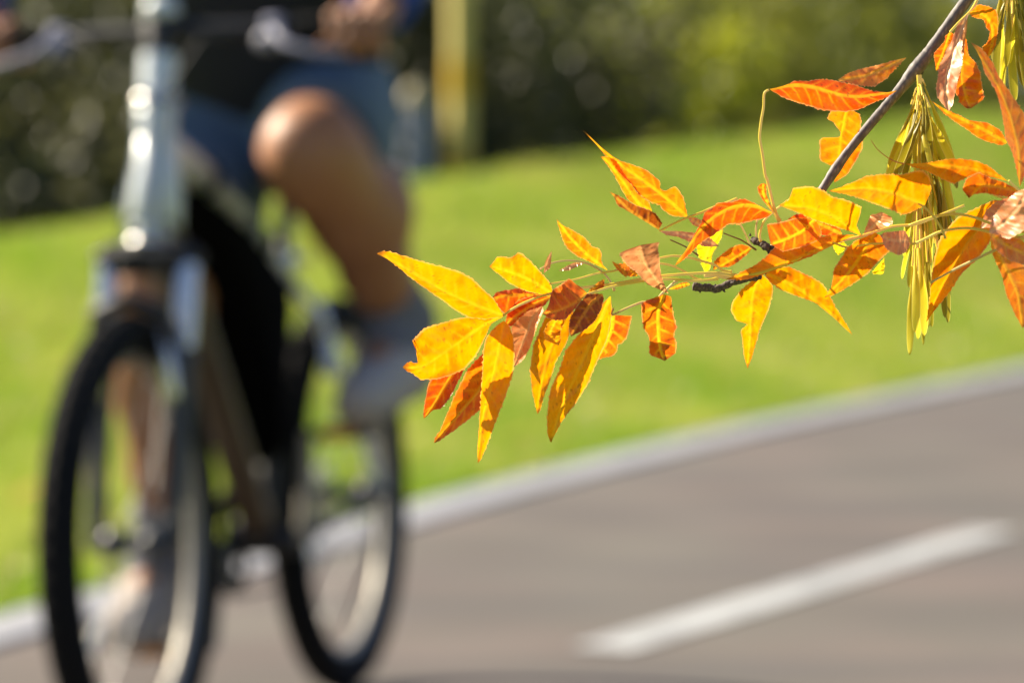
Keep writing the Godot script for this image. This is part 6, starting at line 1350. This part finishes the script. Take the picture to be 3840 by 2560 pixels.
	leaflet(s23, "O", 18, 6, -8, 0.15, 48, 1.0, [22.6,15.6,-0.6,22.5,14.4,-0.4,22.4,13.1,-0.2,22.4,11.8,0,22.3,10.6,0.2,22.3,9.3,0.4,22.2,8,0.6,22.2,6.8,0.8,22.1,5.5,0.9,22.1,4.3,1.1,22.1,3,1.3,22,1.7,1.5,22,0.5,1.7,22,-0.8,1.9,22.1,-2,2.1,22.2,-3.3,2.3,22.3,-4.5,2.4,22.5,-5.8,2.6,22.7,-7,2.8,23,-8.3,3,23.2,-9.5,3.2,23.5,-10.7,3.4,23.8,-11.9,3.6,24.2,-13.1,3.8,24.6,-14.3,3.9,25.1,-15.4,4.1,25.6,-16.6,4.3,26.1,-17.7,4.5,26.7,-18.8,4.7], [0.1,0,0.1,0.1,0.2,0.2,0.3,0.3,0.4,0.7,1,1.3,1.6,2,2.3,2.6,3,3.5,3.9,4.4,4.9,4.6,3.9,3.8,4.4,3.6,2.9,2.2,0], [0.1,1.9,2.1,2.3,2.5,2.7,2.9,3.4,4.8,6.2,7.5,8.1,8.5,8.8,9.1,9.2,9.2,9.2,9.2,9.2,9.2,9.2,9.1,9,8.9,8.7,8.4,7.5,0])
	leaflet(s23, "RO", 20, 10, 10, 0.1, 49, 1.0, [15.9,18,5.4,15.7,17.4,5.3,15.6,16.7,5.3,15.4,16,5.2,15.2,15.3,5.2,15,14.6,5.1,14.8,14,5.1,14.6,13.3,5,14.4,12.6,5,14.2,11.9,4.9,14,11.3,4.9,13.8,10.6,4.8,13.6,9.9,4.8,13.3,9.3,4.7,13.1,8.6,4.7,12.8,7.9,4.7,12.6,7.3,4.6,12.3,6.6,4.6,12.1,6,4.5,11.8,5.3,4.5,11.5,4.7,4.4,11.3,4,4.4,11,3.4,4.3,10.8,2.7,4.3,10.5,2.1,4.2,10.2,1.4,4.2,10,0.7,4.1,9.7,0.1,4.1,9.5,-0.6,4], [0.1,0.5,1,1.5,2,1.8,1.4,1.3,1.7,2,2.3,2.6,2.9,3.1,3.4,3.7,3.9,4.2,4.5,4.1,3.7,3.2,2.8,2.3,1.8,1.4,0.9,0.5,0], [0.1,2,2.1,2.2,2.3,2.4,2.4,2.5,2.5,2.4,2.4,2.4,2.3,2.3,2.3,2.3,2.4,2.4,2.4,2.4,2.4,2.4,2.4,2.4,2.4,2.4,2.4,1.2,0])
	leaflet(s23, "O", 24, 8, -8, 0.2, 50, -1.0, [25.1,27.1,3,26.3,27.1,2.9,27.4,27.1,2.8,28.6,27.1,2.6,29.7,27.1,2.5,30.7,26.9,2.3,31.8,26.6,2.2,32.7,26.1,2.1,33.6,25.5,2,34.4,24.7,1.8,35.2,23.9,1.7,35.8,23,1.6,36.3,22,1.5,36.7,21,1.4,37,19.9,1.3,37.3,18.8,1.2,37.4,17.7,1.1,37.5,16.6,1,37.5,15.5,0.9,37.4,14.4,0.8,37.3,13.2,0.7,37.2,12.1,0.6,36.9,11,0.5,36.7,9.9,0.4,36.4,8.8,0.3,36.1,7.7,0.2,35.8,6.7,0.1,35.5,5.6,-0.1,35.2,4.5,-0.2], [0.1,1.2,2.3,3.7,4.2,4.1,4.3,4.6,5,5.6,5,4.2,3.7,3.3,2.9,2.5,2.2,2,1.9,1.9,1.9,1.7,1.4,1.1,0.9,0.6,0.4,0.2,0], [0.1,1.7,2,2.3,2.4,2.4,2.4,2.2,1.8,2.2,2.5,2.7,2.8,2.7,2.2,1.4,1.7,1.9,2,2.1,2.5,3.3,4,4.5,4.1,3.6,3,1.5,0])
	leaflet(s24, "O", 22, -8, 4, 0.1, 51, 1.0, [39.1,-36,51.3,37.8,-35.3,51.1,36.5,-34.6,50.8,35.2,-33.9,50.6,33.9,-33.1,50.3,32.6,-32.4,50.1,31.3,-31.7,49.9,29.9,-31,49.6,28.6,-30.3,49.4,27.3,-29.6,49.1,25.9,-29,48.9,24.6,-28.3,48.7,23.2,-27.7,48.4,21.9,-27,48.2,20.5,-26.4,48,19.2,-25.8,47.7,17.8,-25.2,47.5,16.4,-24.6,47.3,15,-24,47,13.7,-23.4,46.8,12.3,-22.8,46.5,11,-22.1,46.3,9.7,-21.4,46.1,8.4,-20.6,45.8,7.2,-19.8,45.6,5.9,-18.9,45.3,4.7,-18.1,45.1,3.5,-17.2,44.8,2.3,-16.4,44.6], [0.1,1.1,2.2,3.1,3.4,3.7,3.8,3.7,3.6,3.6,3,2.5,2,1.5,1,0.9,1,1,1.1,1.1,1.1,1,0.8,0.5,0.5,0.3,0.2,0.1,0], [0.1,2.1,2.6,3.1,3.5,4,4.1,4.3,4.4,4.5,4.3,4.1,3.9,3.6,3.4,3.1,2.9,2.6,2.3,2.1,1.8,1.6,1.5,1.3,1,0.7,0.5,0.2,0])
	leaflet(s11, "O2", 18, 10, -14, 0.2, 52, 1.0, [-24,-78.5,52.8,-24.8,-79.7,52.3,-25.5,-80.8,51.7,-26.2,-82,51.2,-26.9,-83.2,50.7,-27.7,-84.4,50.1,-28.4,-85.6,49.6,-29,-86.8,49.1,-29.7,-88,48.6,-30.4,-89.2,48,-31.1,-90.4,47.5,-31.9,-91.6,47,-32.6,-92.7,46.4,-33.4,-93.9,45.9,-34.2,-95,45.4,-35,-96.2,44.8,-35.8,-97.3,44.3,-36.6,-98.4,43.8,-37.5,-99.5,43.2,-38.4,-100.6,42.7,-39.3,-101.6,42.2,-40.2,-102.7,41.6,-41.2,-103.7,41.1,-42.2,-104.7,40.6,-43.1,-105.7,40,-44.1,-106.6,39.5,-45.1,-107.6,39,-46.1,-108.6,38.4,-47,-109.6,37.9], [0.1,1,2.1,3.1,4.2,5.3,6.2,6.7,7.2,7.7,7.8,7.7,7.6,7.4,7.2,7.1,7,6.8,6.7,6.3,5.4,4.4,3.4,2.3,1.4,1,0.7,0.3,0], [7.4,10.1,10.8,10.5,10.2,9.8,9.5,9.2,8.9,8.7,8.5,8.3,8.1,7.7,7.2,6.7,6.2,5.7,5.2,4.8,4.3,3.9,3.5,3.1,2.7,2.3,1.7,0.8,0])
	leaflet(s12, "PK", -7, -40, 35, 0.4, 53, 1.0, [-7.3,-82.8,52.9,-7.9,-82.7,53.3,-8.4,-82.7,53.7,-9,-82.6,54,-9.6,-82.6,54.4,-10.1,-82.5,54.7,-10.7,-82.5,55.1,-11.2,-82.4,55.4,-11.8,-82.4,55.8,-12.4,-82.3,56.1,-12.9,-82.3,56.5,-13.5,-82.2,56.9,-14.1,-82.2,57.2,-14.6,-82.1,57.6,-15.2,-82.1,57.9,-15.7,-82,58.3,-16.3,-82,58.6,-16.9,-81.9,59,-17.4,-81.8,59.3,-17.9,-81.7,59.7,-18.5,-81.5,60.1,-19,-81.3,60.4,-19.5,-81.1,60.8,-20,-80.8,61.1,-20.5,-80.6,61.4,-21,-80.4,61.8,-21.5,-80.1,62.1,-22.1,-79.9,62.5,-22.6,-79.7,62.8], [0.1,0.9,1.8,2.7,3.6,4.4,5.1,5,4.9,4.8,4.7,4.6,4.5,4.4,4.3,4.2,4.1,4,3.9,3.8,3.7,3.5,3.2,2.9,2.6,2.2,1.8,0.9,0], [0.1,1.2,2.5,3.7,4.9,5.2,5.6,5.9,6.2,6.5,6.9,6.8,6.6,6.4,6.2,6,5.8,5.6,5.2,4.9,4.7,4.1,3.4,2.8,2.2,1.7,1.1,0.6,0])
	leaflet(s11, "PK", -14, -30, 45, 0.4, 54, -1.0, [-30,-79,57.8,-29.7,-78.7,58.2,-29.3,-78.4,58.5,-28.9,-78.1,58.9,-28.6,-77.8,59.2,-28.2,-77.5,59.6,-27.8,-77.2,59.9,-27.5,-76.9,60.2,-27.1,-76.6,60.6,-26.7,-76.3,60.9,-26.4,-76,61.3,-26,-75.6,61.6,-25.7,-75.3,62,-25.4,-75,62.3,-25.1,-74.6,62.7,-24.8,-74.2,63,-24.5,-73.9,63.4,-24.2,-73.5,63.7,-23.9,-73.1,64,-23.6,-72.7,64.4,-23.4,-72.3,64.7,-23.1,-71.9,65.1,-23,-71.5,65.4,-22.8,-71,65.8,-22.7,-70.6,66.1,-22.6,-70.1,66.4,-22.6,-69.6,66.8,-22.5,-69.1,67.1,-22.4,-68.7,67.5], [0.1,0.3,0.6,0.9,1.3,1.6,1.9,2.2,2.5,2.8,3.1,3.3,3.4,3.5,3.6,3.8,3.9,4,4.1,4.2,4.2,4.2,4.2,4,3.5,2.7,1.8,0.9,0], [0.1,0.2,0.4,0.5,0.7,0.9,1.1,1.3,1.5,1.7,1.9,2.1,2.4,2.7,3,3.2,3.5,3.7,4,4.4,4.9,5.7,5.7,5,4.6,3.6,2.4,1.2,0])
	leaflet(s11, "L", 22, 0, 0, 0.1, 55, 1.0, [-36.8,-81.1,2.9,-36.8,-81.4,2.9,-36.8,-81.8,2.9,-36.9,-82.1,2.9,-36.9,-82.4,2.9,-36.9,-82.7,2.9,-37,-83,2.9,-37,-83.3,2.9,-37,-83.7,2.9,-37,-84,3,-37.1,-84.3,3,-37.1,-84.6,3,-37.1,-84.9,3,-37.2,-85.2,3,-37.2,-85.6,3,-37.2,-85.9,3,-37.3,-86.2,3,-37.3,-86.5,3,-37.3,-86.8,3.1,-37.4,-87.2,3.1,-37.4,-87.5,3.1,-37.4,-87.8,3.1,-37.5,-88.1,3.1,-37.5,-88.4,3.1,-37.5,-88.7,3.1,-37.5,-89.1,3.1,-37.6,-89.4,3.2,-37.6,-89.7,3.2,-37.6,-90,3.2], [0.1,0.3,0.6,0.9,1.2,1.5,1.8,2.1,2.3,2.6,2.9,3.2,3.5,3.4,3.3,3.1,2.9,2.7,2.6,2.4,2.2,2,1.8,1.5,1.2,0.9,0.6,0.3,0], [0.1,0.3,0.6,0.9,1.2,1.5,1.8,2.1,2.4,2.7,3,3.3,3.4,3.3,3.1,3,2.9,2.8,2.7,2.5,2.4,2.1,1.8,1.5,1.2,0.9,0.6,0.3,0])
	leaflet(s12, "L", 18, 0, 0, 0.1, 56, 1.0, [-17.2,-90.9,23.2,-17.4,-91.2,23.2,-17.5,-91.5,23.2,-17.6,-91.8,23.2,-17.7,-92,23.3,-17.9,-92.3,23.3,-18,-92.6,23.3,-18.1,-92.9,23.3,-18.2,-93.1,23.3,-18.4,-93.4,23.3,-18.5,-93.7,23.3,-18.6,-94,23.3,-18.7,-94.2,23.3,-18.8,-94.5,23.3,-19,-94.8,23.4,-19,-95.1,23.4,-19.1,-95.3,23.4,-19.1,-95.6,23.4,-19,-95.9,23.4,-19,-96.2,23.4,-18.9,-96.5,23.4,-18.8,-96.8,23.4,-18.8,-97.1,23.4,-18.7,-97.4,23.4,-18.6,-97.7,23.5,-18.5,-98,23.5,-18.5,-98.3,23.5,-18.4,-98.6,23.5,-18.3,-98.9,23.5], [0.1,0.1,0.2,0.3,0.4,0.5,0.6,0.7,0.8,0.9,1,1.1,1.2,1.4,1.5,1.7,2.1,2.5,3.1,3.6,4,4.4,4.5,4,3.5,2.9,2,1,0], [0.1,0.1,0.3,0.4,0.6,0.7,0.9,1,1.2,1.3,1.5,1.6,1.8,1.9,1.9,1.9,1.9,1.9,1.9,1.8,1.7,1.6,1.5,1.3,1.2,1.1,1,0.8,0])
	leaflet(s3, "PK", -7, 10, 40, 0.3, 57, -1.0, [-180.7,-98.6,3.5,-180.5,-98.2,3.8,-180.4,-97.8,4.2,-180.2,-97.5,4.5,-180.1,-97.1,4.9,-179.9,-96.7,5.2,-179.8,-96.3,5.5,-179.6,-95.9,5.9,-179.5,-95.5,6.2,-179.3,-95.1,6.6,-179.2,-94.8,6.9,-179,-94.4,7.3,-178.9,-94,7.6,-178.8,-93.6,7.9,-178.6,-93.2,8.3,-178.5,-92.8,8.6,-178.4,-92.4,9,-178.2,-92,9.3,-178.1,-91.6,9.7,-178,-91.2,10,-177.9,-90.9,10.4,-177.7,-90.5,10.7,-177.6,-90.1,11,-177.5,-89.7,11.4,-177.4,-89.3,11.7,-177.3,-88.9,12.1,-177.1,-88.5,12.4,-177,-88.1,12.8,-176.9,-87.7,13.1], [0.1,0.1,0.2,0.4,0.5,0.6,0.7,0.8,0.9,1.1,1.2,1.2,1.2,1.2,1.2,1.2,1.2,1.1,1.1,1.1,1.1,0.9,0.8,0.7,0.5,0.4,0.3,0.1,0], [0.1,0.2,0.4,0.6,0.9,1.1,1.3,1.5,1.7,1.9,1.7,1.6,1.5,1.4,1.3,1.3,1.2,1.1,1,0.9,0.8,0.7,0.6,0.5,0.4,0.3,0.2,0.1,0])
	leaflet(s3, "PK", -14, -30, 30, 0.3, 58, 1.0, [-160.4,-93.6,3.3,-160.9,-93.6,3.4,-161.4,-93.7,3.6,-161.9,-93.8,3.7,-162.4,-93.8,3.9,-162.9,-93.9,4,-163.4,-94,4.2,-163.9,-94,4.3,-164.4,-94.1,4.5,-164.8,-94.2,4.6,-165.3,-94.3,4.8,-165.8,-94.5,4.9,-166.3,-94.6,5.1,-166.7,-94.8,5.2,-167.2,-95,5.4,-167.6,-95.2,5.5,-168.1,-95.4,5.7,-168.5,-95.6,5.8,-169,-95.8,6,-169.5,-96,6.1,-169.9,-96.2,6.2,-170.4,-96.3,6.4,-170.8,-96.5,6.5,-171.3,-96.6,6.7,-171.8,-96.8,6.8,-172.3,-97,7,-172.7,-97.1,7.1,-173.2,-97.3,7.3,-173.7,-97.4,7.4], [0.1,0.1,0.2,0.3,0.4,0.4,0.5,0.6,0.7,0.9,1,1,1,1,1,1,1,1,1,0.9,0.8,0.7,0.6,0.5,0.4,0.3,0.2,0.1,0], [0.1,0.1,0.3,0.4,0.6,0.7,0.8,1,1.1,1.2,1.3,1.3,1.3,1.4,1.4,1.4,1.4,1.4,1.4,1.4,1.2,1,0.9,0.7,0.6,0.4,0.3,0.1,0])
	leaflet(s4, "RB", 8, -20, 30, 0.3, 59, -1.0, [-140.9,-100.6,9.5,-141,-100.2,9.8,-141.2,-99.8,10,-141.3,-99.5,10.2,-141.5,-99.1,10.4,-141.6,-98.7,10.6,-141.8,-98.3,10.8,-141.9,-98,11,-142.1,-97.6,11.2,-142.3,-97.3,11.4,-142.5,-97,11.6,-142.8,-96.7,11.8,-143.1,-96.4,12,-143.4,-96.2,12.2,-143.7,-96,12.4,-144,-95.7,12.6,-144.3,-95.5,12.8,-144.6,-95.2,13,-145,-95,13.2,-145.3,-94.8,13.4,-145.6,-94.5,13.6,-145.9,-94.3,13.8,-146.2,-94,14,-146.5,-93.8,14.2,-146.8,-93.5,14.4,-147.1,-93.3,14.7,-147.4,-93,14.9,-147.7,-92.8,15.1,-148,-92.5,15.3], [0.1,0.2,0.4,0.6,0.9,1.1,1.3,1.5,1.6,1.7,1.7,1.7,1.7,1.6,1.6,1.5,1.4,1.3,1.2,1.1,1,1,0.9,0.7,0.6,0.4,0.3,0.1,0], [0.1,0.4,0.8,1.2,1.6,2,2.4,2.9,3.6,4.6,4.1,3.7,3.5,3.4,3,2.6,2.2,1.9,1.5,1.1,0.8,0.7,0.6,0.5,0.4,0.3,0.2,0.1,0])
	leaflet(s4, "RB", 8, -20, 30, 0.3, 60, -1.0, [-159.7,-108.5,9.8,-159.4,-108.2,10.1,-159.1,-108,10.4,-158.8,-107.7,10.7,-158.5,-107.5,10.9,-158.2,-107.2,11.2,-157.9,-107,11.5,-157.6,-106.8,11.8,-157.3,-106.5,12,-157,-106.3,12.3,-156.6,-106,12.6,-156.4,-105.8,12.9,-156.1,-105.5,13.2,-155.8,-105.2,13.4,-155.5,-104.9,13.7,-155.2,-104.6,14,-155,-104.4,14.3,-154.7,-104.1,14.5,-154.4,-103.8,14.8,-154.1,-103.5,15.1,-153.9,-103.2,15.4,-153.6,-103,15.6,-153.3,-102.7,15.9,-153,-102.4,16.2,-152.7,-102.1,16.5,-152.4,-101.9,16.7,-152.2,-101.6,17,-151.9,-101.3,17.3,-151.6,-101.1,17.6], [0.1,0.2,0.3,0.5,0.6,0.8,1,1,1,1.1,1.1,1.1,1.1,1.1,1.1,1,1,1,1,0.9,0.9,0.8,0.7,0.5,0.4,0.3,0.2,0.1,0], [0.1,0.2,0.4,0.6,0.8,1,1.2,1.4,1.6,1.9,2.1,2.4,2.5,2.5,2.6,2.6,2.6,2.7,2.7,2.7,2.7,2.7,2.6,2.2,1.7,1.3,0.9,0.4,0])
	leaflet(s7, "O", 20, -10, 20, 0.2, 61, -1.0, [-135,-100,3.5,-135.3,-99.8,3.3,-135.6,-99.6,3.1,-135.9,-99.4,2.9,-136.1,-99.2,2.6,-136.4,-99,2.4,-136.7,-98.7,2.2,-137,-98.5,2,-137.3,-98.3,1.7,-137.5,-98.1,1.5,-137.8,-97.8,1.3,-138.1,-97.6,1.1,-138.3,-97.3,0.9,-138.6,-97.1,0.6,-138.8,-96.8,0.4,-139.1,-96.6,0.2,-139.3,-96.3,0,-139.6,-96.1,-0.3,-139.8,-95.8,-0.5,-140.1,-95.5,-0.7,-140.3,-95.3,-0.9,-140.5,-95,-1.2,-140.7,-94.7,-1.4,-140.9,-94.4,-1.6,-141.1,-94.1,-1.8,-141.3,-93.8,-2.1,-141.5,-93.5,-2.3,-141.7,-93.2,-2.5,-141.9,-92.9,-2.7], [0.1,0.3,0.6,0.9,1.2,1.6,1.9,2.2,2.5,2.7,3,3.3,3.6,3.6,3.2,2.9,2.6,2.2,1.9,1.5,1.2,1,0.9,0.7,0.6,0.4,0.3,0.1,0], [0.1,0.3,0.6,0.9,1.2,1.4,1.5,1.6,1.7,1.8,1.9,1.9,2,2.1,2.1,2.2,2.1,1.9,1.8,1.7,1.6,1.4,1.2,1,0.8,0.6,0.4,0.2,0])
	leaflet(s26, "RO", 24, -15, 20, 0.2, 62, 1.0, [-109.5,-104.2,3.7,-109.9,-104.2,3.8,-110.3,-104.3,4,-110.8,-104.3,4.1,-111.2,-104.3,4.3,-111.6,-104.4,4.4,-112,-104.4,4.5,-112.5,-104.4,4.7,-112.9,-104.5,4.8,-113.3,-104.5,5,-113.7,-104.6,5.1,-114.1,-104.6,5.3,-114.5,-104.7,5.4,-115,-104.8,5.6,-115.4,-105,5.7,-115.8,-105.1,5.8,-116.2,-105.2,6,-116.5,-105.4,6.1,-116.9,-105.5,6.3,-117.3,-105.7,6.4,-117.8,-105.8,6.6,-118.2,-105.9,6.7,-118.6,-106,6.9,-119,-106,7,-119.4,-106.1,7.2,-119.8,-106.1,7.3,-120.2,-106.2,7.5,-120.7,-106.3,7.6,-121.1,-106.3,7.8], [0.1,0.4,0.8,1.1,1.5,1.4,1.4,1.4,1.3,1.3,1.3,1.2,1.1,1,1,0.9,0.9,0.9,0.9,0.8,0.8,0.7,0.6,0.6,0.4,0.3,0.2,0.1,0], [0.1,0.1,0.3,0.4,0.5,0.7,0.8,0.9,1,1,1.1,1.1,1.2,1.1,1.1,1.1,1.1,1,0.9,0.7,0.6,0.5,0.4,0.3,0.2,0.2,0.1,0.1,0])
	leaflet(s2, "Y3", 22, 10, 10, 0.4, 63, 1.0, [-172,-118.3,16.2,-172.4,-118.8,16.5,-172.8,-119.3,16.8,-173.2,-119.8,17.1,-173.6,-120.3,17.4,-174,-120.8,17.7,-174.4,-121.2,18,-174.8,-121.7,18.3,-175.2,-122.2,18.6,-175.5,-122.8,18.9,-175.8,-123.3,19.2,-176.1,-123.9,19.5,-176.4,-124.4,19.8,-176.6,-125,20.1,-176.9,-125.6,20.4,-177.1,-126.1,20.7,-177.3,-126.7,21,-177.3,-127.2,21.4,-177.2,-127.8,21.7,-177,-128.3,22,-176.7,-128.8,22.3,-176.3,-129.3,22.6,-176,-129.8,22.9,-175.6,-130.3,23.2,-175.3,-130.8,23.5,-174.9,-131.3,23.8,-174.6,-131.9,24.1,-174.2,-132.4,24.4,-173.8,-132.9,24.7], [0.1,0.3,0.5,0.8,1.1,1.4,1.7,2,2.3,2.8,3.2,3.2,3.2,3.2,3.3,3.3,3.5,3.2,3.2,3.4,3.3,2.8,2.4,2,1.6,1.2,0.8,0.4,0], [0.1,1,2,2.9,3.5,3.7,3.8,3.9,4,4,4,4,4,4.1,4.4,4.5,4.5,4.4,4.5,4.7,4.4,4.2,3.8,3.5,3.1,2.8,2.4,1.4,0])
	key_bunch(root, Vector3(1.5, -2.5, 0.1), [[14, -16, -51.1, -1.9, 5.7, -14.1, 22.2, -11], [12, -19, -48.1, -1.1, 4.4, -12, 20.1, 5], [9, -39, -73.8, 1.1, 9.5, 1.1, 21.1, -8], [9, -57, -90.7, 0, 15.8, -4.2, 20.9, -2], [8, -78.1, -107.6, -2.1, 16.9, -6.1, 20.1, -6], [6, -84.4, -123.4, -1.1, 13.7, -3.6, 18.4, 5], [3, -99.1, -131.8, -2.1, 5.3, -2.7, 5.3, 0]], 5)
	key_bunch(root, Vector3(49, 64, -14.3), [[11, 46.4, 11.6, 45, 51.7, 37.8, 62.3, -16], [10, 33.8, -1.1, 43.7, 53.8, 38.2, 64.4, -8], [7, 21.1, -13.7, 44.5, 51.7, 39.9, 60.2, -13]], 9)


func bark(root: Node3D, p: Array) -> void:
	var pts := []
	for k in range(0, p.size(), 3):
		pts.append(Vector3(p[k], p[k + 1], p[k + 2]) * 0.001)
	var s := Shape.new()
	var verts := PackedVector3Array()
	var cs := PackedColorArray()
	var n := pts.size()
	var rows := 0
	var segs := 20
	for k in n - 1:
		for q in 14:
			var fr := q / 14.0
			var a: Vector3 = pts[k].cubic_interpolate(pts[k + 1], pts[maxi(k - 1, 0)], pts[mini(k + 2, n - 1)], fr)
			var t: Vector3 = (pts[k + 1] - pts[k]).lerp(pts[mini(k + 2, n - 1)] - pts[mini(k + 1, n - 2)], fr * 0.5).normalized()
			var side: Vector3 = t.cross(Vector3.BACK).normalized()
			var other: Vector3 = side.cross(t)
			var along := (k + fr) / (n - 1)
			var r := lerpf(0.0034, 0.00205, smoothstep(0.0, 0.85, along))
			r += 0.0011 * exp(-pow((k + fr - 6.15) / 0.5, 2.0)) + 0.0005 * exp(-pow((k + fr - 9.4) / 0.25, 2.0))
			for g in segs:
				var an := TAU * g / segs
				var dir := side * cos(an) + other * sin(an)
				var w := a + dir * r
				var nz := fine.get_noise_3dv(w * 60000.0) * 0.5 + noise.get_noise_3dv(Vector3(w.x, w.y, w.z) * 9000.0)
				verts.append(a + dir * r * (1.0 + 0.07 * nz))
				var c := Color(0.085, 0.068, 0.058).lerp(Color(0.16, 0.132, 0.112), clampf(0.4 + nz * 0.9, 0.0, 1.0))
				if fine.get_noise_3dv(w * 130000.0) > 0.36:
					c = Color(0.23, 0.19, 0.155)
				cs.append(c)
			rows += 1
	s.grid(rows, segs, verts, cs, true)
	for e in [[2, 0.3, 0.8], [6, 0.05, -0.7]]:
		var at: Vector3 = pts[e[0]].lerp(pts[e[0] + 1], e[1])
		var dir: Vector3 = (pts[e[0] + 1] - pts[e[0]]).normalized()
		var out: Vector3 = dir.cross(Vector3.BACK).normalized() * signf(e[2]) * 0.0021 + Vector3.BACK * 0.0006
		s.tube([at + out * 0.8, at + out * 1.25 + dir * 0.0005, at + out * 1.55 + dir * 0.002, at + out * 1.5 + dir * 0.003], [0.0012, 0.0013, 0.0009, 0.0003], 8, Color(0.05, 0.036, 0.028))
	obj("twig", s, M.bark, root)


func spur(root: Node3D, p: Array, r0: float, r1: float) -> void:   # knobbly dark spurs ringed with old leaf scars
	var s := Shape.new()
	var pts := []
	for k in range(0, p.size(), 3):
		pts.append(Vector3(p[k], p[k + 1], p[k + 2]) * 0.001)
	var verts := PackedVector3Array()
	var cs := PackedColorArray()
	var n := pts.size()
	var rows := 0
	for k in n - 1:
		for q in 12:
			var fr := q / 12.0
			var a: Vector3 = pts[k].lerp(pts[k + 1], fr)
			var t: Vector3 = (pts[k + 1] - pts[k]).normalized()
			var side: Vector3 = t.cross(Vector3.BACK).normalized()
			var other: Vector3 = side.cross(t)
			var r := lerpf(r0, r1, (k + fr) / (n - 1)) * 0.001
			r *= 0.85 + 0.2 * absf(sin((k + fr) * 2.3)) + (0.06 if q % 6 == 0 else 0.0)
			if (k == 0 and q == 0) or (k == n - 2 and q == 11):
				r *= 0.25
			for g in 16:
				var an := TAU * g / 16
				var dir := side * cos(an) + other * sin(an)
				var nz := fine.get_noise_3dv((a + dir * r) * 70000.0)
				verts.append(a + dir * r * (1.0 + 0.2 * nz))
				cs.append(Color(0.05, 0.036, 0.028).lerp(Color(0.15, 0.115, 0.09), clampf(0.4 + nz * 1.5, 0.0, 1.0)))
			rows += 1
	s.grid(rows, 16, verts, cs, true)
	# hairs and bud scales
	rng.seed = int(r0 * 1000.0) + n
	for k in n:
		var a: Vector3 = pts[k % n]
		var d := Vector3(rng.randfn() * 0.5, -0.3 + rng.randfn(), rng.randfn() * 0.6).normalized()
		s.tube([a + d * 0.0018, a + d * rng.randf_range(0.0025, 0.0042) + Vector3(0.0006, 0, 0)], [0.0008, 0.0002], 5, Color(0.07, 0.05, 0.04))
	obj("spur", s, M.spur, root)
